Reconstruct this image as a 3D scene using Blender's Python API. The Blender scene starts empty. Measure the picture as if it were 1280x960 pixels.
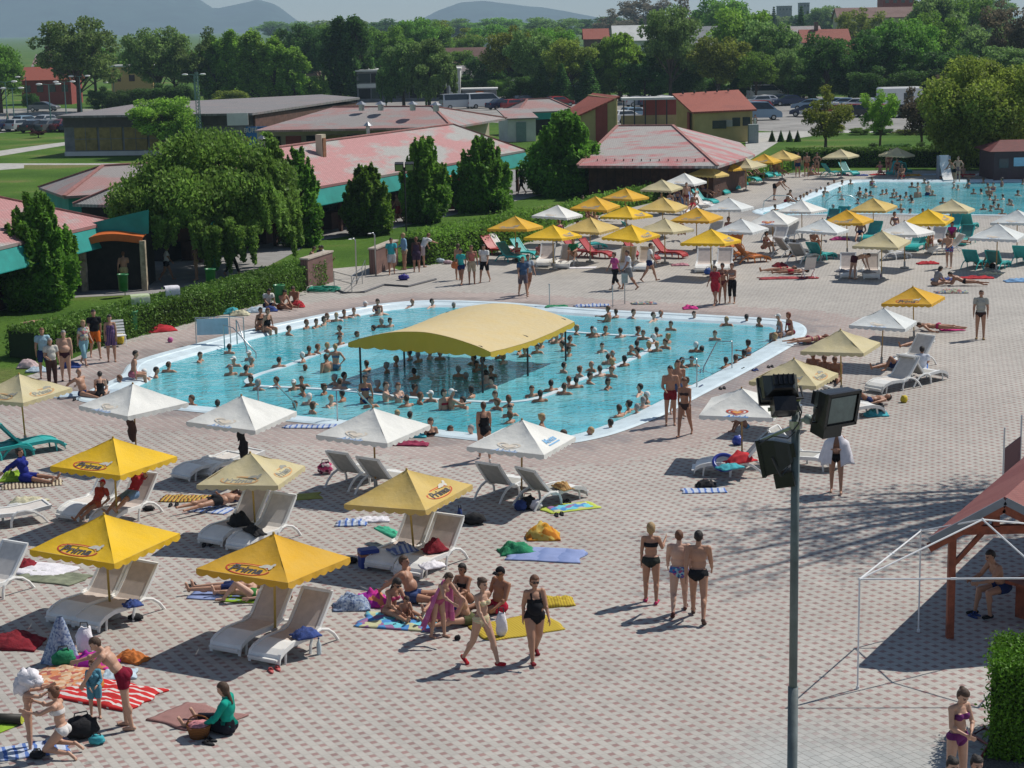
import bpy, bmesh, math, random
import numpy as np
from mathutils import Vector, Matrix, noise
R = math.radians
PI = math.pi
random.seed(7)
SC = bpy.context.scene
COL = SC.collection
# ------------------------------------------------------------------ camera
HC = 11.3; F = 2300.0; TH = R(11.07); ROLL = 0.02
cam_d = bpy.data.cameras.new('camera'); cam = bpy.data.objects.new('camera', cam_d); COL.objects.link(cam)
cam_d.sensor_width = 36; cam_d.lens = F/1280*36; cam_d.clip_start = .5; cam_d.clip_end = 30000
fwd = Vector((0, math.cos(TH), -math.sin(TH)))
r0 = Vector((1, 0, 0)); u0 = r0.cross(fwd)
# image down vector is tilted so that verticals run slightly to the right going down
RIGHT = (r0*math.cos(ROLL) - u0*math.sin(ROLL)).normalized()
UP = RIGHT.cross(fwd).normalized()
M3 = Matrix((RIGHT, UP, -fwd)).transposed()
cam.matrix_world = Matrix.Translation((0, 0, HC)) @ M3.to_4x4()
SC.camera = cam
def ray(px, py):
    return (fwd + RIGHT*((px-640)/F) + UP*(-(py-480)/F))
def G(px, py, z=0.0):
    """world point seen at photo pixel (px,py) on the horizontal plane at height z"""
    d = ray(px, py); t = (z-HC)/d.z
    return Vector((d.x*t, d.y*t, z))
def proj(p):
    v = Vector(p)-Vector((0, 0, HC)); zc = v.dot(fwd)
    return (640+F*v.dot(RIGHT)/zc, 480-F*v.dot(UP)/zc)
# ------------------------------------------------------------------ materials
MATS = {}
def nt_of(name):
    m = bpy.data.materials.new(name); m.use_nodes = True
    nt = m.node_tree; nt.nodes.clear()
    out = nt.nodes.new('ShaderNodeOutputMaterial')
    return m, nt, out
def lin(c):
    return tuple(c[:3])+(1,)
def mat(name, c, rough=.7, var=.12, scale=6.0, bump=.0, bscale=30., metal=0, spec=.4, transl=0, c2=None, objvar=0, hue=0):
    """procedural material: two-scale noise over a base colour"""
    if name in MATS: return MATS[name]
    m, nt, out = nt_of(name); N = nt.nodes.new; L = nt.links.new
    b = N('ShaderNodeBsdfPrincipled'); b.inputs['Roughness'].default_value = rough
    b.inputs['Metallic'].default_value = metal; b.inputs['Specular IOR Level'].default_value = spec
    tc = N('ShaderNodeTexCoord'); no = N('ShaderNodeTexNoise'); no.inputs['Scale'].default_value = scale; no.inputs['Detail'].default_value = 6
    no.inputs['Roughness'].default_value = .65
    L(tc.outputs['Object'], no.inputs['Vector'])
    mx = N('ShaderNodeMix'); mx.data_type = 'RGBA'
    if c2 is None: lo = [x*(1-var*1.6) for x in c]; hi = [min(1, x*(1+var)) for x in c]
    else: lo, hi = c, c2
    mx.inputs[6].default_value = lin(lo); mx.inputs[7].default_value = lin(hi)
    mr = N('ShaderNodeMapRange'); mr.inputs[1].default_value = .3; mr.inputs[2].default_value = .7
    L(no.outputs['Fac'], mr.inputs[0]); L(mr.outputs[0], mx.inputs[0])
    src = mx.outputs[2]
    if objvar or hue:
        oi = N('ShaderNodeObjectInfo'); hs = N('ShaderNodeHueSaturation')
        m1 = N('ShaderNodeMapRange'); m1.inputs[3].default_value = 1-objvar; m1.inputs[4].default_value = 1+objvar
        L(oi.outputs['Random'], m1.inputs[0]); L(m1.outputs[0], hs.inputs['Value'])
        m2 = N('ShaderNodeMapRange'); m2.inputs[3].default_value = .5-hue; m2.inputs[4].default_value = .5+hue
        ml = N('ShaderNodeMath'); ml.operation = 'MULTIPLY'; ml.inputs[1].default_value = 7.31
        fr = N('ShaderNodeMath'); fr.operation = 'FRACT'
        L(oi.outputs['Random'], ml.inputs[0]); L(ml.outputs[0], fr.inputs[0]); L(fr.outputs[0], m2.inputs[0]); L(m2.outputs[0], hs.inputs['Hue'])
        L(src, hs.inputs['Color']); src = hs.outputs[0]
    L(src, b.inputs['Base Color'])
    if bump:
        n2 = N('ShaderNodeTexNoise'); n2.inputs['Scale'].default_value = bscale; n2.inputs['Detail'].default_value = 4
        L(tc.outputs['Object'], n2.inputs['Vector'])
        bp = N('ShaderNodeBump'); bp.inputs['Strength'].default_value = bump; bp.inputs['Distance'].default_value = .03
        L(n2.outputs['Fac'], bp.inputs['Height']); L(bp.outputs[0], b.inputs['Normal'])
    sh = b.outputs[0]
    if transl:
        t = N('ShaderNodeBsdfTranslucent'); L(src, t.inputs[0]); ms = N('ShaderNodeMixShader'); ms.inputs[0].default_value = transl
        L(sh, ms.inputs[1]); L(t.outputs[0], ms.inputs[2]); sh = ms.outputs[0]
    L(sh, out.inputs[0]); MATS[name] = m
    return m
def stripes(name, cols, period=.1, axis=0, rough=.9, soft=False, wobble=.3):
    """woven stripes / simple printed patterns made of bands of colour"""
    if name in MATS: return MATS[name]
    m, nt, out = nt_of(name); N = nt.nodes.new; L = nt.links.new
    b = N('ShaderNodeBsdfPrincipled'); b.inputs['Roughness'].default_value = rough; b.inputs['Specular IOR Level'].default_value = .2
    tc = N('ShaderNodeTexCoord'); sp = N('ShaderNodeSeparateXYZ')
    no = N('ShaderNodeTexNoise'); no.inputs['Scale'].default_value = 4; L(tc.outputs['Object'], no.inputs['Vector'])
    L(tc.outputs['Object'], sp.inputs[0])
    a = N('ShaderNodeMath'); a.operation = 'MULTIPLY_ADD'; a.inputs[1].default_value = wobble*period*2; L(no.outputs['Fac'], a.inputs[0]); L(sp.outputs[axis], a.inputs[2])
    d = N('ShaderNodeMath'); d.operation = 'DIVIDE'; d.inputs[1].default_value = period; L(a.outputs[0], d.inputs[0])
    f = N('ShaderNodeMath'); f.operation = 'FRACT'; L(d.outputs[0], f.inputs[0])
    cr = N('ShaderNodeValToRGB'); cr.color_ramp.interpolation = 'LINEAR' if soft else 'CONSTANT'
    e = cr.color_ramp.elements
    e[0].position = 0; e[0].color = lin(cols[0]); e[1].position = 1/len(cols); e[1].color = lin(cols[1])
    for i in range(2, len(cols)):
        q = e.new(i/len(cols)); q.color = lin(cols[i])
    L(f.outputs[0], cr.inputs[0]); L(cr.outputs[0], b.inputs['Base Color']); L(b.outputs[0], out.inputs[0]); MATS[name] = m
    return m
def blotch(name, cols, scale=8, rough=.9):
    """printed cloth: voronoi blotches of several colours"""
    if name in MATS: return MATS[name]
    m, nt, out = nt_of(name); N = nt.nodes.new; L = nt.links.new
    b = N('ShaderNodeBsdfPrincipled'); b.inputs['Roughness'].default_value = rough; b.inputs['Specular IOR Level'].default_value = .2
    tc = N('ShaderNodeTexCoord'); v = N('ShaderNodeTexVoronoi'); v.inputs['Scale'].default_value = scale
    L(tc.outputs['Object'], v.inputs['Vector']); sp = N('ShaderNodeSeparateColor'); L(v.outputs['Color'], sp.inputs[0])
    cr = N('ShaderNodeValToRGB'); cr.color_ramp.interpolation = 'CONSTANT'; e = cr.color_ramp.elements
    e[0].position = 0; e[0].color = lin(cols[0]); e[1].position = 1/len(cols); e[1].color = lin(cols[1])
    for i in range(2, len(cols)):
        q = e.new(i/len(cols)); q.color = lin(cols[i])
    L(sp.outputs[0], cr.inputs[0]); L(cr.outputs[0], b.inputs['Base Color']); L(b.outputs[0], out.inputs[0]); MATS[name] = m
    return m
# ------------------------------------------------------------------ mesh builder
def frame(d):
    d = Vector(d).normalized(); a = Vector((0, 0, 1)) if abs(d.z) < .95 else Vector((1, 0, 0))
    x = d.cross(a).normalized(); y = d.cross(x).normalized(); return x, y, d
class MB:
    def __init__(s): s.v = []; s.f = []; s.m = []; s.mi = 0
    def face(s, idx): s.f.append(tuple(idx)); s.m.append(s.mi)
    def add(s, vs, fs):
        o = len(s.v); s.v += [tuple(p) for p in vs]
        for f in fs: s.face([i+o for i in f])
        return s
    def box(s, x0, x1, y0, y1, z0, z1):
        v = [(x, y, z) for z in (z0, z1) for (x, y) in ((x0, y0), (x1, y0), (x1, y1), (x0, y1))]
        return s.add(v, [(3, 2, 1, 0), (4, 5, 6, 7), (0, 1, 5, 4), (1, 2, 6, 5), (2, 3, 7, 6), (3, 0, 4, 7)])
    def bev(s, x0, x1, y0, y1, z0, z1, b=.01):
        """box with chamfered vertical and top edges"""
        def ring(i, z): return [(x0+i+b, y0+i, z), (x1-i-b, y0+i, z), (x1-i, y0+i+b, z), (x1-i, y1-i-b, z), (x1-i-b, y1-i, z), (x0+i+b, y1-i, z), (x0+i, y1-i-b, z), (x0+i, y0+i+b, z)]
        v = ring(0, z0)+ring(0, z1-b)+ring(b, z1)
        f = [tuple(range(7, -1, -1)), tuple(range(16, 24))]
        for k in (0, 8):
            for i in range(8): f.append((k+i, k+(i+1) % 8, k+8+(i+1) % 8, k+8+i))
        return s.add(v, f)
    def obox(s, c, ax, ay, az):
        c = Vector(c); ax, ay, az = Vector(ax), Vector(ay), Vector(az)
        v = [c+ax*i+ay*j+az*k for k in (-1, 1) for (i, j) in ((-1, -1), (1, -1), (1, 1), (-1, 1))]
        return s.add(v, [(3, 2, 1, 0), (4, 5, 6, 7), (0, 1, 5, 4), (1, 2, 6, 5), (2, 3, 7, 6), (3, 0, 4, 7)])
    def beam(s, p, q, w, h):
        p, q = Vector(p), Vector(q); d = q-p; x = d.cross(Vector((0, 0, 1)))
        x = x.normalized() if x.length > 1e-4 else Vector((1, 0, 0)); y = x.cross(d).normalized()
        return s.obox((p+q)/2, d/2, x*w/2, y*h/2)
    def tube(s, path, r, n=8, cap=True, sx=1, sy=1):
        path = [Vector(p) for p in path]; rs = r if isinstance(r, (list, tuple)) else [r]*len(path); o = len(s.v)
        up = None
        for i, p in enumerate(path):
            d = (path[min(i+1, len(path)-1)]-path[max(i-1, 0)])
            if up is None: x, y, _ = frame(d)
            else:
                dn = d.normalized(); x = (up-dn*up.dot(dn)); x = x.normalized() if x.length > 1e-5 else frame(d)[0]; y = dn.cross(x)
            up = x
            for k in range(n):
                a = 2*PI*k/n; s.v.append(tuple(p+x*(math.cos(a)*rs[i]*sx)+y*(math.sin(a)*rs[i]*sy)))
        for i in range(len(path)-1):
            for k in range(n): s.face((o+i*n+k, o+i*n+(k+1) % n, o+(i+1)*n+(k+1) % n, o+(i+1)*n+k))
        if cap: s.face([o+k for k in range(n-1, -1, -1)]); s.face([o+(len(path)-1)*n+k for k in range(n)])
        return s
    def cyl(s, p, q, r, r2=None, n=10): return s.tube([p, q], [r, r if r2 is None else r2], n)
    def ell(s, c, rx, ry, rz, n=12, m=8, rot=None, noise_amp=0, seed=0):
        vs = []; c = Vector(c)
        for j in range(m+1):
            t = PI*j/m
            for i in range(n):
                a = 2*PI*i/n; p = Vector((math.sin(t)*math.cos(a)*rx, math.sin(t)*math.sin(a)*ry, math.cos(t)*rz))
                if noise_amp: p *= 1+noise_amp*noise.noise(p*3/max(rx, ry, rz)+Vector((seed, 0, 0)))
                if rot is not None: p = rot @ p
                vs.append(c+p)
        fs = []
        for j in range(m):
            for i in range(n):
                a, b2, c2, d = j*n+i, j*n+(i+1) % n, (j+1)*n+(i+1) % n, (j+1)*n+i
                if j == 0: fs.append((a, d, c2))
                elif j == m-1: fs.append((a, d, b2))
                else: fs.append((a, d, c2, b2))
        return s.add(vs, fs)
    def lathe(s, prof, n=16, c=(0, 0, 0)):
        o = len(s.v)
        for (r, z) in prof:
            for k in range(n): a = 2*PI*k/n; s.v.append((c[0]+r*math.cos(a), c[1]+r*math.sin(a), c[2]+z))
        for i in range(len(prof)-1):
            for k in range(n): s.face((o+i*n+k, o+i*n+(k+1) % n, o+(i+1)*n+(k+1) % n, o+(i+1)*n+k))
        return s
    def prism(s, poly, z0, z1):
        n = len(poly); o = len(s.v)
        s.v += [(p[0], p[1], z0) for p in poly]+[(p[0], p[1], z1) for p in poly]
        s.face([o+i for i in range(n-1, -1, -1)]); s.face([o+n+i for i in range(n)])
        for i in range(n): s.face((o+i, o+(i+1) % n, o+n+(i+1) % n, o+n+i))
        return s
    def slab(s, pts, th):
        """thick plate under a 3D polygon"""
        n = len(pts); o = len(s.v); s.v += [tuple(p) for p in pts]+[(p[0], p[1], p[2]-th) for p in pts]
        s.face([o+i for i in range(n)]); s.face([o+n+i for i in range(n-1, -1, -1)])
        for i in range(n): s.face((o+i, o+n+i, o+n+(i+1) % n, o+(i+1) % n))
        return s
    def mesh(s, name, mats, smooth=False):
        me = bpy.data.meshes.new(name); me.from_pydata(s.v, [], s.f); mats = mats if isinstance(mats, (list, tuple)) else [mats]
        for m in mats: me.materials.append(m)
        if len(mats) > 1: me.polygons.foreach_set('material_index', s.m)
        if smooth: me.polygons.foreach_set('use_smooth', [True]*len(me.polygons))
        me.update(); return me
    def build(s, name, mats, parent=None, smooth=False):
        o = bpy.data.objects.new(name, s.mesh(name, mats, smooth)); COL.objects.link(o); o.parent = parent
        return o
def tag(o, label=None, cat=None, group=None, kind=None):
    if label: o['label'] = label
    if cat: o['category'] = cat
    if group: o['group'] = group
    if kind: o['kind'] = kind
    return o
def thing(name, label, cat, loc=(0, 0, 0), rz=0, group=None):
    o = bpy.data.objects.new(name, None); COL.objects.link(o); o.empty_display_size = .2
    o.location = loc; o.rotation_euler = (0, 0, rz); return tag(o, label, cat, group)
KIDS = {}
def kids(o):
    return [c for c in bpy.data.objects if c.parent == o]
def reg(root):
    """remember a finished thing's tree so that copies are quick"""
    KIDS[root.name] = [(c, kids(c)) for c in kids(root)]; return root
def copy_tree(root, loc, rz, label=None, group=None, scale=None):
    r = root.copy(); COL.objects.link(r); r.location = loc; r.rotation_euler = (0, 0, rz)
    if label: r['label'] = label
    if group: r['group'] = group
    if scale: r.scale = (scale,)*3
    for c, gs in KIDS[root.name]:
        k = c.copy(); COL.objects.link(k); k.parent = r
        for g in gs: g2 = g.copy(); COL.objects.link(g2); g2.parent = k
    return r
ORD = ['first', 'second', 'third', 'fourth', 'fifth', 'sixth', 'seventh', 'eighth', 'ninth', 'tenth', 'eleventh', 'twelfth', 'thirteenth', 'fourteenth', 'fifteenth', 'sixteenth', 'seventeenth', 'eighteenth', 'nineteenth', 'twentieth']
def ordn(i, n):
    if n == 1: return ''
    if i == 0: return 'leftmost '
    if i == n-1: return 'rightmost '
    if i < 20: return ORD[i]+' from the left '
    return ORD[n-1-i]+' from the right '
WHITE = mat('white_plastic', (.78, .78, .76), .35, .06, 3)
HAZE = 1.7e-4
# ------------------------------------------------------------------ ground
def catmull(pts, k=6, closed=True):
    out = []; n = len(pts)
    for i in range(n if closed else n-1):
        p0, p1, p2, p3 = [pts[(i+j) % n] if closed else pts[min(max(i+j, 0), n-1)] for j in (-1, 0, 1, 2)]
        for s in range(k):
            t = s/k
            out.append(tuple(.5*((2*p1[a])+(-p0[a]+p2[a])*t+(2*p0[a]-5*p1[a]+4*p2[a]-p3[a])*t*t+(-p0[a]+3*p1[a]-3*p2[a]+p3[a])*t**3) for a in (0, 1)))
    return out
def offset(poly, d):
    """move a counter-clockwise closed outline inward by d"""
    n = len(poly); out = []
    for i in range(n):
        a, b, c = Vector(poly[i-1]), Vector(poly[i]), Vector(poly[(i+1) % n]); e = ((c-a).normalized()); out.append((b.x-e.y*d, b.y+e.x*d))
    return out
def area(p): return sum(p[i-1][0]*p[i][1]-p[i][0]*p[i-1][1] for i in range(len(p)))/2
def ccw(p): return p if area(p) > 0 else p[::-1]
def sheet(name, poly, z, m, kind='structure', holes=()):
    bm = bmesh.new(); es = []
    for ring in [poly]+list(holes):
        vs = [bm.verts.new((p[0], p[1], z)) for p in ring]
        es += [bm.edges.new((vs[i-1], vs[i])) for i in range(len(vs))]
    bmesh.ops.triangle_fill(bm, use_beauty=True, use_dissolve=False, edges=es)
    for f in bm.faces:
        if f.normal.z < 0: f.normal_flip()
    me = bpy.data.meshes.new(name); bm.to_mesh(me); bm.free(); me.materials.append(m)
    o = bpy.data.objects.new(name, me); COL.objects.link(o); o['kind'] = kind; return o
px = lambda L, z=0: [tuple(G(a, b, z)[:2]) for a, b in L]
pool_out = ccw(catmull(px([(95, 500), (118, 485), (150, 470), (168, 452), (245, 430), (300, 415), (360, 402), (430, 388), (480, 380), (540, 376), (620, 378), (690, 383), (760, 388), (860, 393), (950, 398), (992, 402), (1008, 411), (1003, 424), (975, 442), (930, 467), (880, 493), (830, 519), (780, 539), (740, 550), (700, 556), (650, 557), (600, 552), (520, 543), (440, 535), (370, 528), (290, 520), (208, 512), (150, 508)]), 4))
pool_in = offset(pool_out, .95)
far_out = ccw(catmull(px([(940, 264), (970, 257), (1000, 246.5), (1022, 238), (1045, 229), (1075, 225), (1180, 225), (1300, 225), (1420, 226), (1440, 250), (1420, 272), (1280, 270), (1180, 269), (1080, 268), (1010, 269), (960, 270)]), 4))
far_in = offset(far_out, .5)
# grass sheet with the real hollow of the two pools cut out
def grass_mat():
    m, nt, out = nt_of('grass'); N = nt.nodes.new; L = nt.links.new
    b = N('ShaderNodeBsdfPrincipled'); b.inputs['Roughness'].default_value = 1; b.inputs['Specular IOR Level'].default_value = .1
    g = N('ShaderNodeNewGeometry'); n1 = N('ShaderNodeTexNoise'); n1.inputs['Scale'].default_value = .11; n1.inputs['Detail'].default_value = 5
    n2 = N('ShaderNodeTexNoise'); n2.inputs['Scale'].default_value = 5; n2.inputs['Detail'].default_value = 8; n2.inputs['Roughness'].default_value = .8
    L(g.outputs['Position'], n1.inputs[0]); L(g.outputs['Position'], n2.inputs[0])
    cr = N('ShaderNodeValToRGB'); e = cr.color_ramp.elements
    e[0].position = .38; e[0].color = (.055, .12, .018, 1); e[1].position = .68; e[1].color = (.19, .18, .07, 1)
    q = e.new(.54); q.color = (.085, .165, .025, 1)
    L(n1.outputs['Fac'], cr.inputs[0])
    mx = N('ShaderNodeMix'); mx.data_type = 'RGBA'; mx.blend_type = 'MULTIPLY'; mx.inputs[0].default_value = 1
    mr = N('ShaderNodeMapRange'); mr.inputs[1].default_value = .3; mr.inputs[2].default_value = .7; mr.inputs[3].default_value = .5; mr.inputs[4].default_value = 1.3
    L(n2.outputs['Fac'], mr.inputs[0]); L(cr.outputs[0], mx.inputs[6]); L(mr.outputs[0], mx.inputs[7]); L(mx.outputs[2], b.inputs['Base Color'])
    bp = N('ShaderNodeBump'); bp.inputs['Strength'].default_value = .8; bp.inputs['Distance'].default_value = .08; L(n2.outputs['Fac'], bp.inputs['Height']); L(bp.outputs[0], b.inputs['Normal'])
    L(b.outputs[0], out.inputs[0]); return m
GRASS = grass_mat()
ASPH = mat('asphalt', (.27, .26, .255), .9, .18, 1.2, .2, 40)
LOT = mat('car_park_surface', (.27, .26, .245), .9, .25, .3, .15, 30)
CONC = mat('concrete', (.42, .41, .38), .85, .2, 1.5, .2, 20)
big = [(-6000, -60), (6000, -60), (6000, 12000), (-6000, 12000)]
sheet('ground', big, -.02, GRASS, holes=[offset(pool_out, .3), offset(far_out, .2)])
# paving with the interlocking pattern
def paving_mat():
    m, nt, out = nt_of('paving'); N = nt.nodes.new; L = nt.links.new
    def mth(op, a, b=None, c=None):
        n = N('ShaderNodeMath'); n.operation = op
        for i, x in enumerate((a, b, c)):
            if x is None: continue
            if isinstance(x, (int, float)): n.inputs[i].default_value = x
            else: L(x, n.inputs[i])
        return n.outputs[0]
    b = N('ShaderNodeBsdfPrincipled'); b.inputs['Roughness'].default_value = .8; b.inputs['Specular IOR Level'].default_value = .3
    g = N('ShaderNodeNewGeometry'); sp = N('ShaderNodeSeparateXYZ'); L(g.outputs['Position'], sp.inputs[0]); X, Y = sp.outputs[0], sp.outputs[1]
    # axes of the lattice: A runs along -61 degrees, B along +29
    A = mth('ADD', mth('MULTIPLY', X, .485), mth('MULTIPLY', Y, -.875))
    B = mth('ADD', mth('MULTIPLY', X, .875), mth('MULTIPLY', Y, .485))
    row = mth('FLOOR', mth('DIVIDE', B, .249)); fb = mth('FRACT', mth('DIVIDE', B, .249))
    a2 = mth('SUBTRACT', A, mth('MULTIPLY', row, .184)); fa = mth('FRACT', mth('DIVIDE', a2, .229))
    ina = mth('LESS_THAN', fa, .48); inb = mth('LESS_THAN', fb, .44)
    red = mth('MULTIPLY', ina, inb)
    # joints of the light stones
    half = mth('GREATER_THAN', fb, .47)
    a3 = mth('FRACT', mth('ADD', fa, mth('MULTIPLY', half, .26)))
    j1 = mth('LESS_THAN', mth('ABSOLUTE', mth('SUBTRACT', a3, .02)), .03)
    j2 = mth('LESS_THAN', mth('ABSOLUTE', mth('SUBTRACT', fb, .47)), .024); j3 = mth('LESS_THAN', fb, .03)
    joint = mth('MINIMUM', mth('ADD', mth('ADD', j1, j2), j3), 1)
    # distance to the pool decides where the pattern turns red
    at = N('ShaderNodeAttribute'); at.attribute_name = 'zone'; at.attribute_type = 'GEOMETRY'
    zs = N('ShaderNodeSeparateColor'); L(at.outputs['Color'], zs.inputs[0])
    nz = N('ShaderNodeTexNoise'); nz.inputs['Scale'].default_value = 1.1; nz.inputs['Detail'].default_value = 4; L(g.outputs['Position'], nz.inputs[0])
    nb = N('ShaderNodeTexNoise'); nb.inputs['Scale'].default_value = .14; nb.inputs['Detail'].default_value = 7; nb.inputs['Roughness'].default_value = .6; L(g.outputs['Position'], nb.inputs[0])
    nf = N('ShaderNodeTexNoise'); nf.inputs['Scale'].default_value = 45; nf.inputs['Detail'].default_value = 4; L(g.outputs['Position'], nf.inputs[0])
    # per-stone tone
    cmb = N('ShaderNodeCombineXYZ'); L(row, cmb.inputs[0]); L(mth('FLOOR', mth('DIVIDE', a2, .229)), cmb.inputs[1]); L(half, cmb.inputs[2])
    wn = N('ShaderNodeTexWhiteNoise'); wn.noise_dimensions = '3D'; L(cmb.outputs[0], wn.inputs['Vector'])
    def ramp(fac, c1, c2, f0=0, f1=1):
        x = N('ShaderNodeMix'); x.data_type = 'RGBA'; mr = N('ShaderNodeMapRange'); mr.inputs[1].default_value = f0; mr.inputs[2].default_value = f1
        L(fac, mr.inputs[0]); L(mr.outputs[0], x.inputs[0])
        for i, c in ((6, c1), (7, c2)):
            if isinstance(c, tuple): x.inputs[i].default_value = lin(c)
            else: L(c, x.inputs[i])
        return x.outputs[2]
    grey = ramp(wn.outputs['Value'], (.37, .35, .32), (.425, .40, .365))
    pink = ramp(wn.outputs['Value'], (.25, .165, .155), (.32, .205, .19))
    dull = ramp(wn.outputs['Value'], (.255, .23, .21), (.30, .265, .24))
    redc = ramp(zs.outputs[1], pink, dull)           # far deck: browner, worn
    plain = ramp(red, grey, redc)
    inv = ramp(red, ramp(wn.outputs['Value'], (.33, .265, .245), (.38, .305, .28)), grey)
    pooled = mth('GREATER_THAN', mth('ADD', zs.outputs[0], mth('MULTIPLY', mth('SUBTRACT', wn.outputs['Value'], .5), .12)), .5)
    c = ramp(pooled, plain, inv)
    c = ramp(zs.outputs[2], c, ramp(wn.outputs['Value'], (.37, .38, .37), (.44, .445, .43)))
    c = ramp(mth('MULTIPLY', joint, mth('MULTIPLY_ADD', zs.outputs[2], .35, .40)), c, (.15, .14, .125))
    mul = N('ShaderNodeMix'); mul.data_type = 'RGBA'; mul.blend_type = 'MULTIPLY'; mul.inputs[0].default_value = 1; L(c, mul.inputs[6])
    tone = mth('MULTIPLY', mth('MULTIPLY_ADD', nz.outputs['Fac'], .28, .86), mth('MULTIPLY_ADD', nb.outputs['Fac'], .65, .69))
    tone = mth('MULTIPLY', tone, mth('MULTIPLY_ADD', nf.outputs['Fac'], .2, .9))
    # small dark stains
    st = N('ShaderNodeTexVoronoi'); st.inputs['Scale'].default_value = .75; L(g.outputs['Position'], st.inputs['Vector'])
    spot = mth('LESS_THAN', mth('ADD', st.outputs['Distance'], mth('MULTIPLY', nf.outputs['Fac'], .06)), .088)
    tone = mth('MULTIPLY', tone, mth('MULTIPLY_ADD', spot, -.3, 1))
    # wet patches by the pool: attribute alpha
    wet = N('ShaderNodeMapRange'); wet.inputs[1].default_value = .62; wet.inputs[2].default_value = .75
    L(mth('ADD', mth('MULTIPLY', at.outputs['Alpha'], .45), mth('MULTIPLY', nz.outputs['Fac'], .65)), wet.inputs[0])
    tone = mth('MULTIPLY', tone, mth('MULTIPLY_ADD', wet.outputs[0], -.22, 1))
    L(mth('MULTIPLY_ADD', wet.outputs[0], -.4, .82), b.inputs['Roughness'])
    L(tone, mul.inputs[7]); L(mul.outputs[2], b.inputs['Base Color'])
    bp = N('ShaderNodeBump'); bp.inputs['Strength'].default_value = .35; bp.inputs['Distance'].default_value = .006
    L(mth('ADD', mth('MULTIPLY', joint, -1), mth('MULTIPLY', nf.outputs['Fac'], .5)), bp.inputs['Height']); L(bp.outputs[0], b.inputs['Normal'])
    L(b.outputs[0], out.inputs[0]); return m
deck = px([(-150, 560), (-60, 512), (0, 480), (60, 462), (110, 440), (170, 418), (255, 394), (330, 376), (390, 356), (392, 338), (478, 330), (500, 338), (530, 331), (600, 322), (640, 308), (700, 283), (760, 266), (830, 250), (893, 237), (940, 226), (985, 216), (1100, 213), (1500, 214), (1700, 250)])
deck += [(60, 60), (60, 8), (-30, 8)]
deck = ccw(deck)
# fine grid over the deck so that the zones can be stored per vertex
def inside(p, poly):
    c = False; n = len(poly)
    for i in range(n):
        x1, y1 = poly[i-1]; x2, y2 = poly[i]
        if (y1 > p[1]) != (y2 > p[1]) and p[0] < (x2-x1)*(p[1]-y1)/(y2-y1)+x1: c = not c
    return c
def dist_poly(P, poly):
    P = np.asarray(P); A = np.array(poly); B = np.roll(A, -1, 0); best = np.full(len(P), 1e9)
    for a, b in zip(A, B):
        d = b-a; t = np.clip(((P-a)@d)/(d@d+1e-9), 0, 1); q = a+t[:, None]*d; best = np.minimum(best, np.hypot(*(P-q).T))
    return best
def make_deck():
    bm = bmesh.new(); es = []
    for ring in (deck, offset(pool_out, .25), offset(far_out, .15)):
        vs = [bm.verts.new((p[0], p[1], 0)) for p in ring]; es += [bm.edges.new((vs[i-1], vs[i])) for i in range(len(vs))]
    bmesh.ops.triangle_fill(bm, use_beauty=True, edges=es)
    for y in np.arange(10, 130, 1.0):
        bmesh.ops.bisect_plane(bm, geom=bm.verts[:]+bm.edges[:]+bm.faces[:], plane_co=(0, y, 0), plane_no=(0, 1, 0))
    for x in np.arange(-40, 60, 1.0):
        bmesh.ops.bisect_plane(bm, geom=bm.verts[:]+bm.edges[:]+bm.faces[:], plane_co=(x, 0, 0), plane_no=(1, 0, 0))
    for f in bm.faces:
        if f.normal.z < 0: f.normal_flip()
    me = bpy.data.meshes.new('paving'); bm.to_mesh(me); bm.free(); me.materials.append(paving_mat())
    P = np.array([v.co[:2] for v in me.vertices]); d = dist_poly(P, pool_out); df = dist_poly(P, far_out)
    at = me.color_attributes.new('zone', 'FLOAT_COLOR', 'POINT')
    cx, cy = G(1120, 960)[:2]; buf = []
    for p, dd, d2 in zip(P, d, df):
        zx, zy = proj((p[0], p[1], 0)) if p[1] > 14 else (640, 1500)
        r = min(1, max(0, 1-dd/5.2)) if dd < 12 else 0
        gg = min(1, max(0, (p[1]-52)/15))
        line = zy-(935-.10*(1180-zx)) if zx > 1000 else zy-(917+.12*(1000-zx))       # plain grey corner at the bottom right
        bl = min(1, max(0, (line+25)/40))*(1 if zx > 960 else max(0, (zx-860)/100))
        wt = max(0, 1-dd/3.5, 1-d2/5)
        buf += [r, gg, bl, wt]
    at.data.foreach_set('color', buf)
    o = bpy.data.objects.new('paving', me); COL.objects.link(o); o['kind'] = 'structure'
make_deck()
sheet('path', ccw(px([(-60, 400), (60, 376), (100, 371), (190, 367), (270, 351), (330, 335), (395, 301), (480, 288), (560, 270), (640, 252), (690, 240), (730, 228), (735, 205), (600, 215), (440, 262), (300, 290), (180, 318), (100, 335), (-60, 345)])), -.012, ASPH)
sheet('road', ccw(px([(-120, 172), (0, 166), (60, 160), (130, 156), (150, 137), (60, 135), (-120, 138)])), -.012, LOT)
sheet('car_park', ccw(px([(430, 128), (560, 120), (700, 118), (1000, 120), (1300, 128), (1400, 150), (1230, 164), (1000, 166), (940, 163), (800, 163), (560, 150)])), -.012, LOT)
sheet('footpath', ccw(px([(932, 203), (975, 176), (1040, 166), (1290, 165), (1290, 162.5), (1040, 163), (932, 166)])), -.008, CONC)
sheet('track', ccw(px([(-50, 195), (60, 180), (85, 177), (85, 181), (60, 185), (-50, 203)])), -.012, CONC)
sheet('garden_path', ccw(px([(-50, 216), (30, 210), (30, 206), (170, 206), (170, 204), (-50, 204)])), -.010, CONC)
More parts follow.
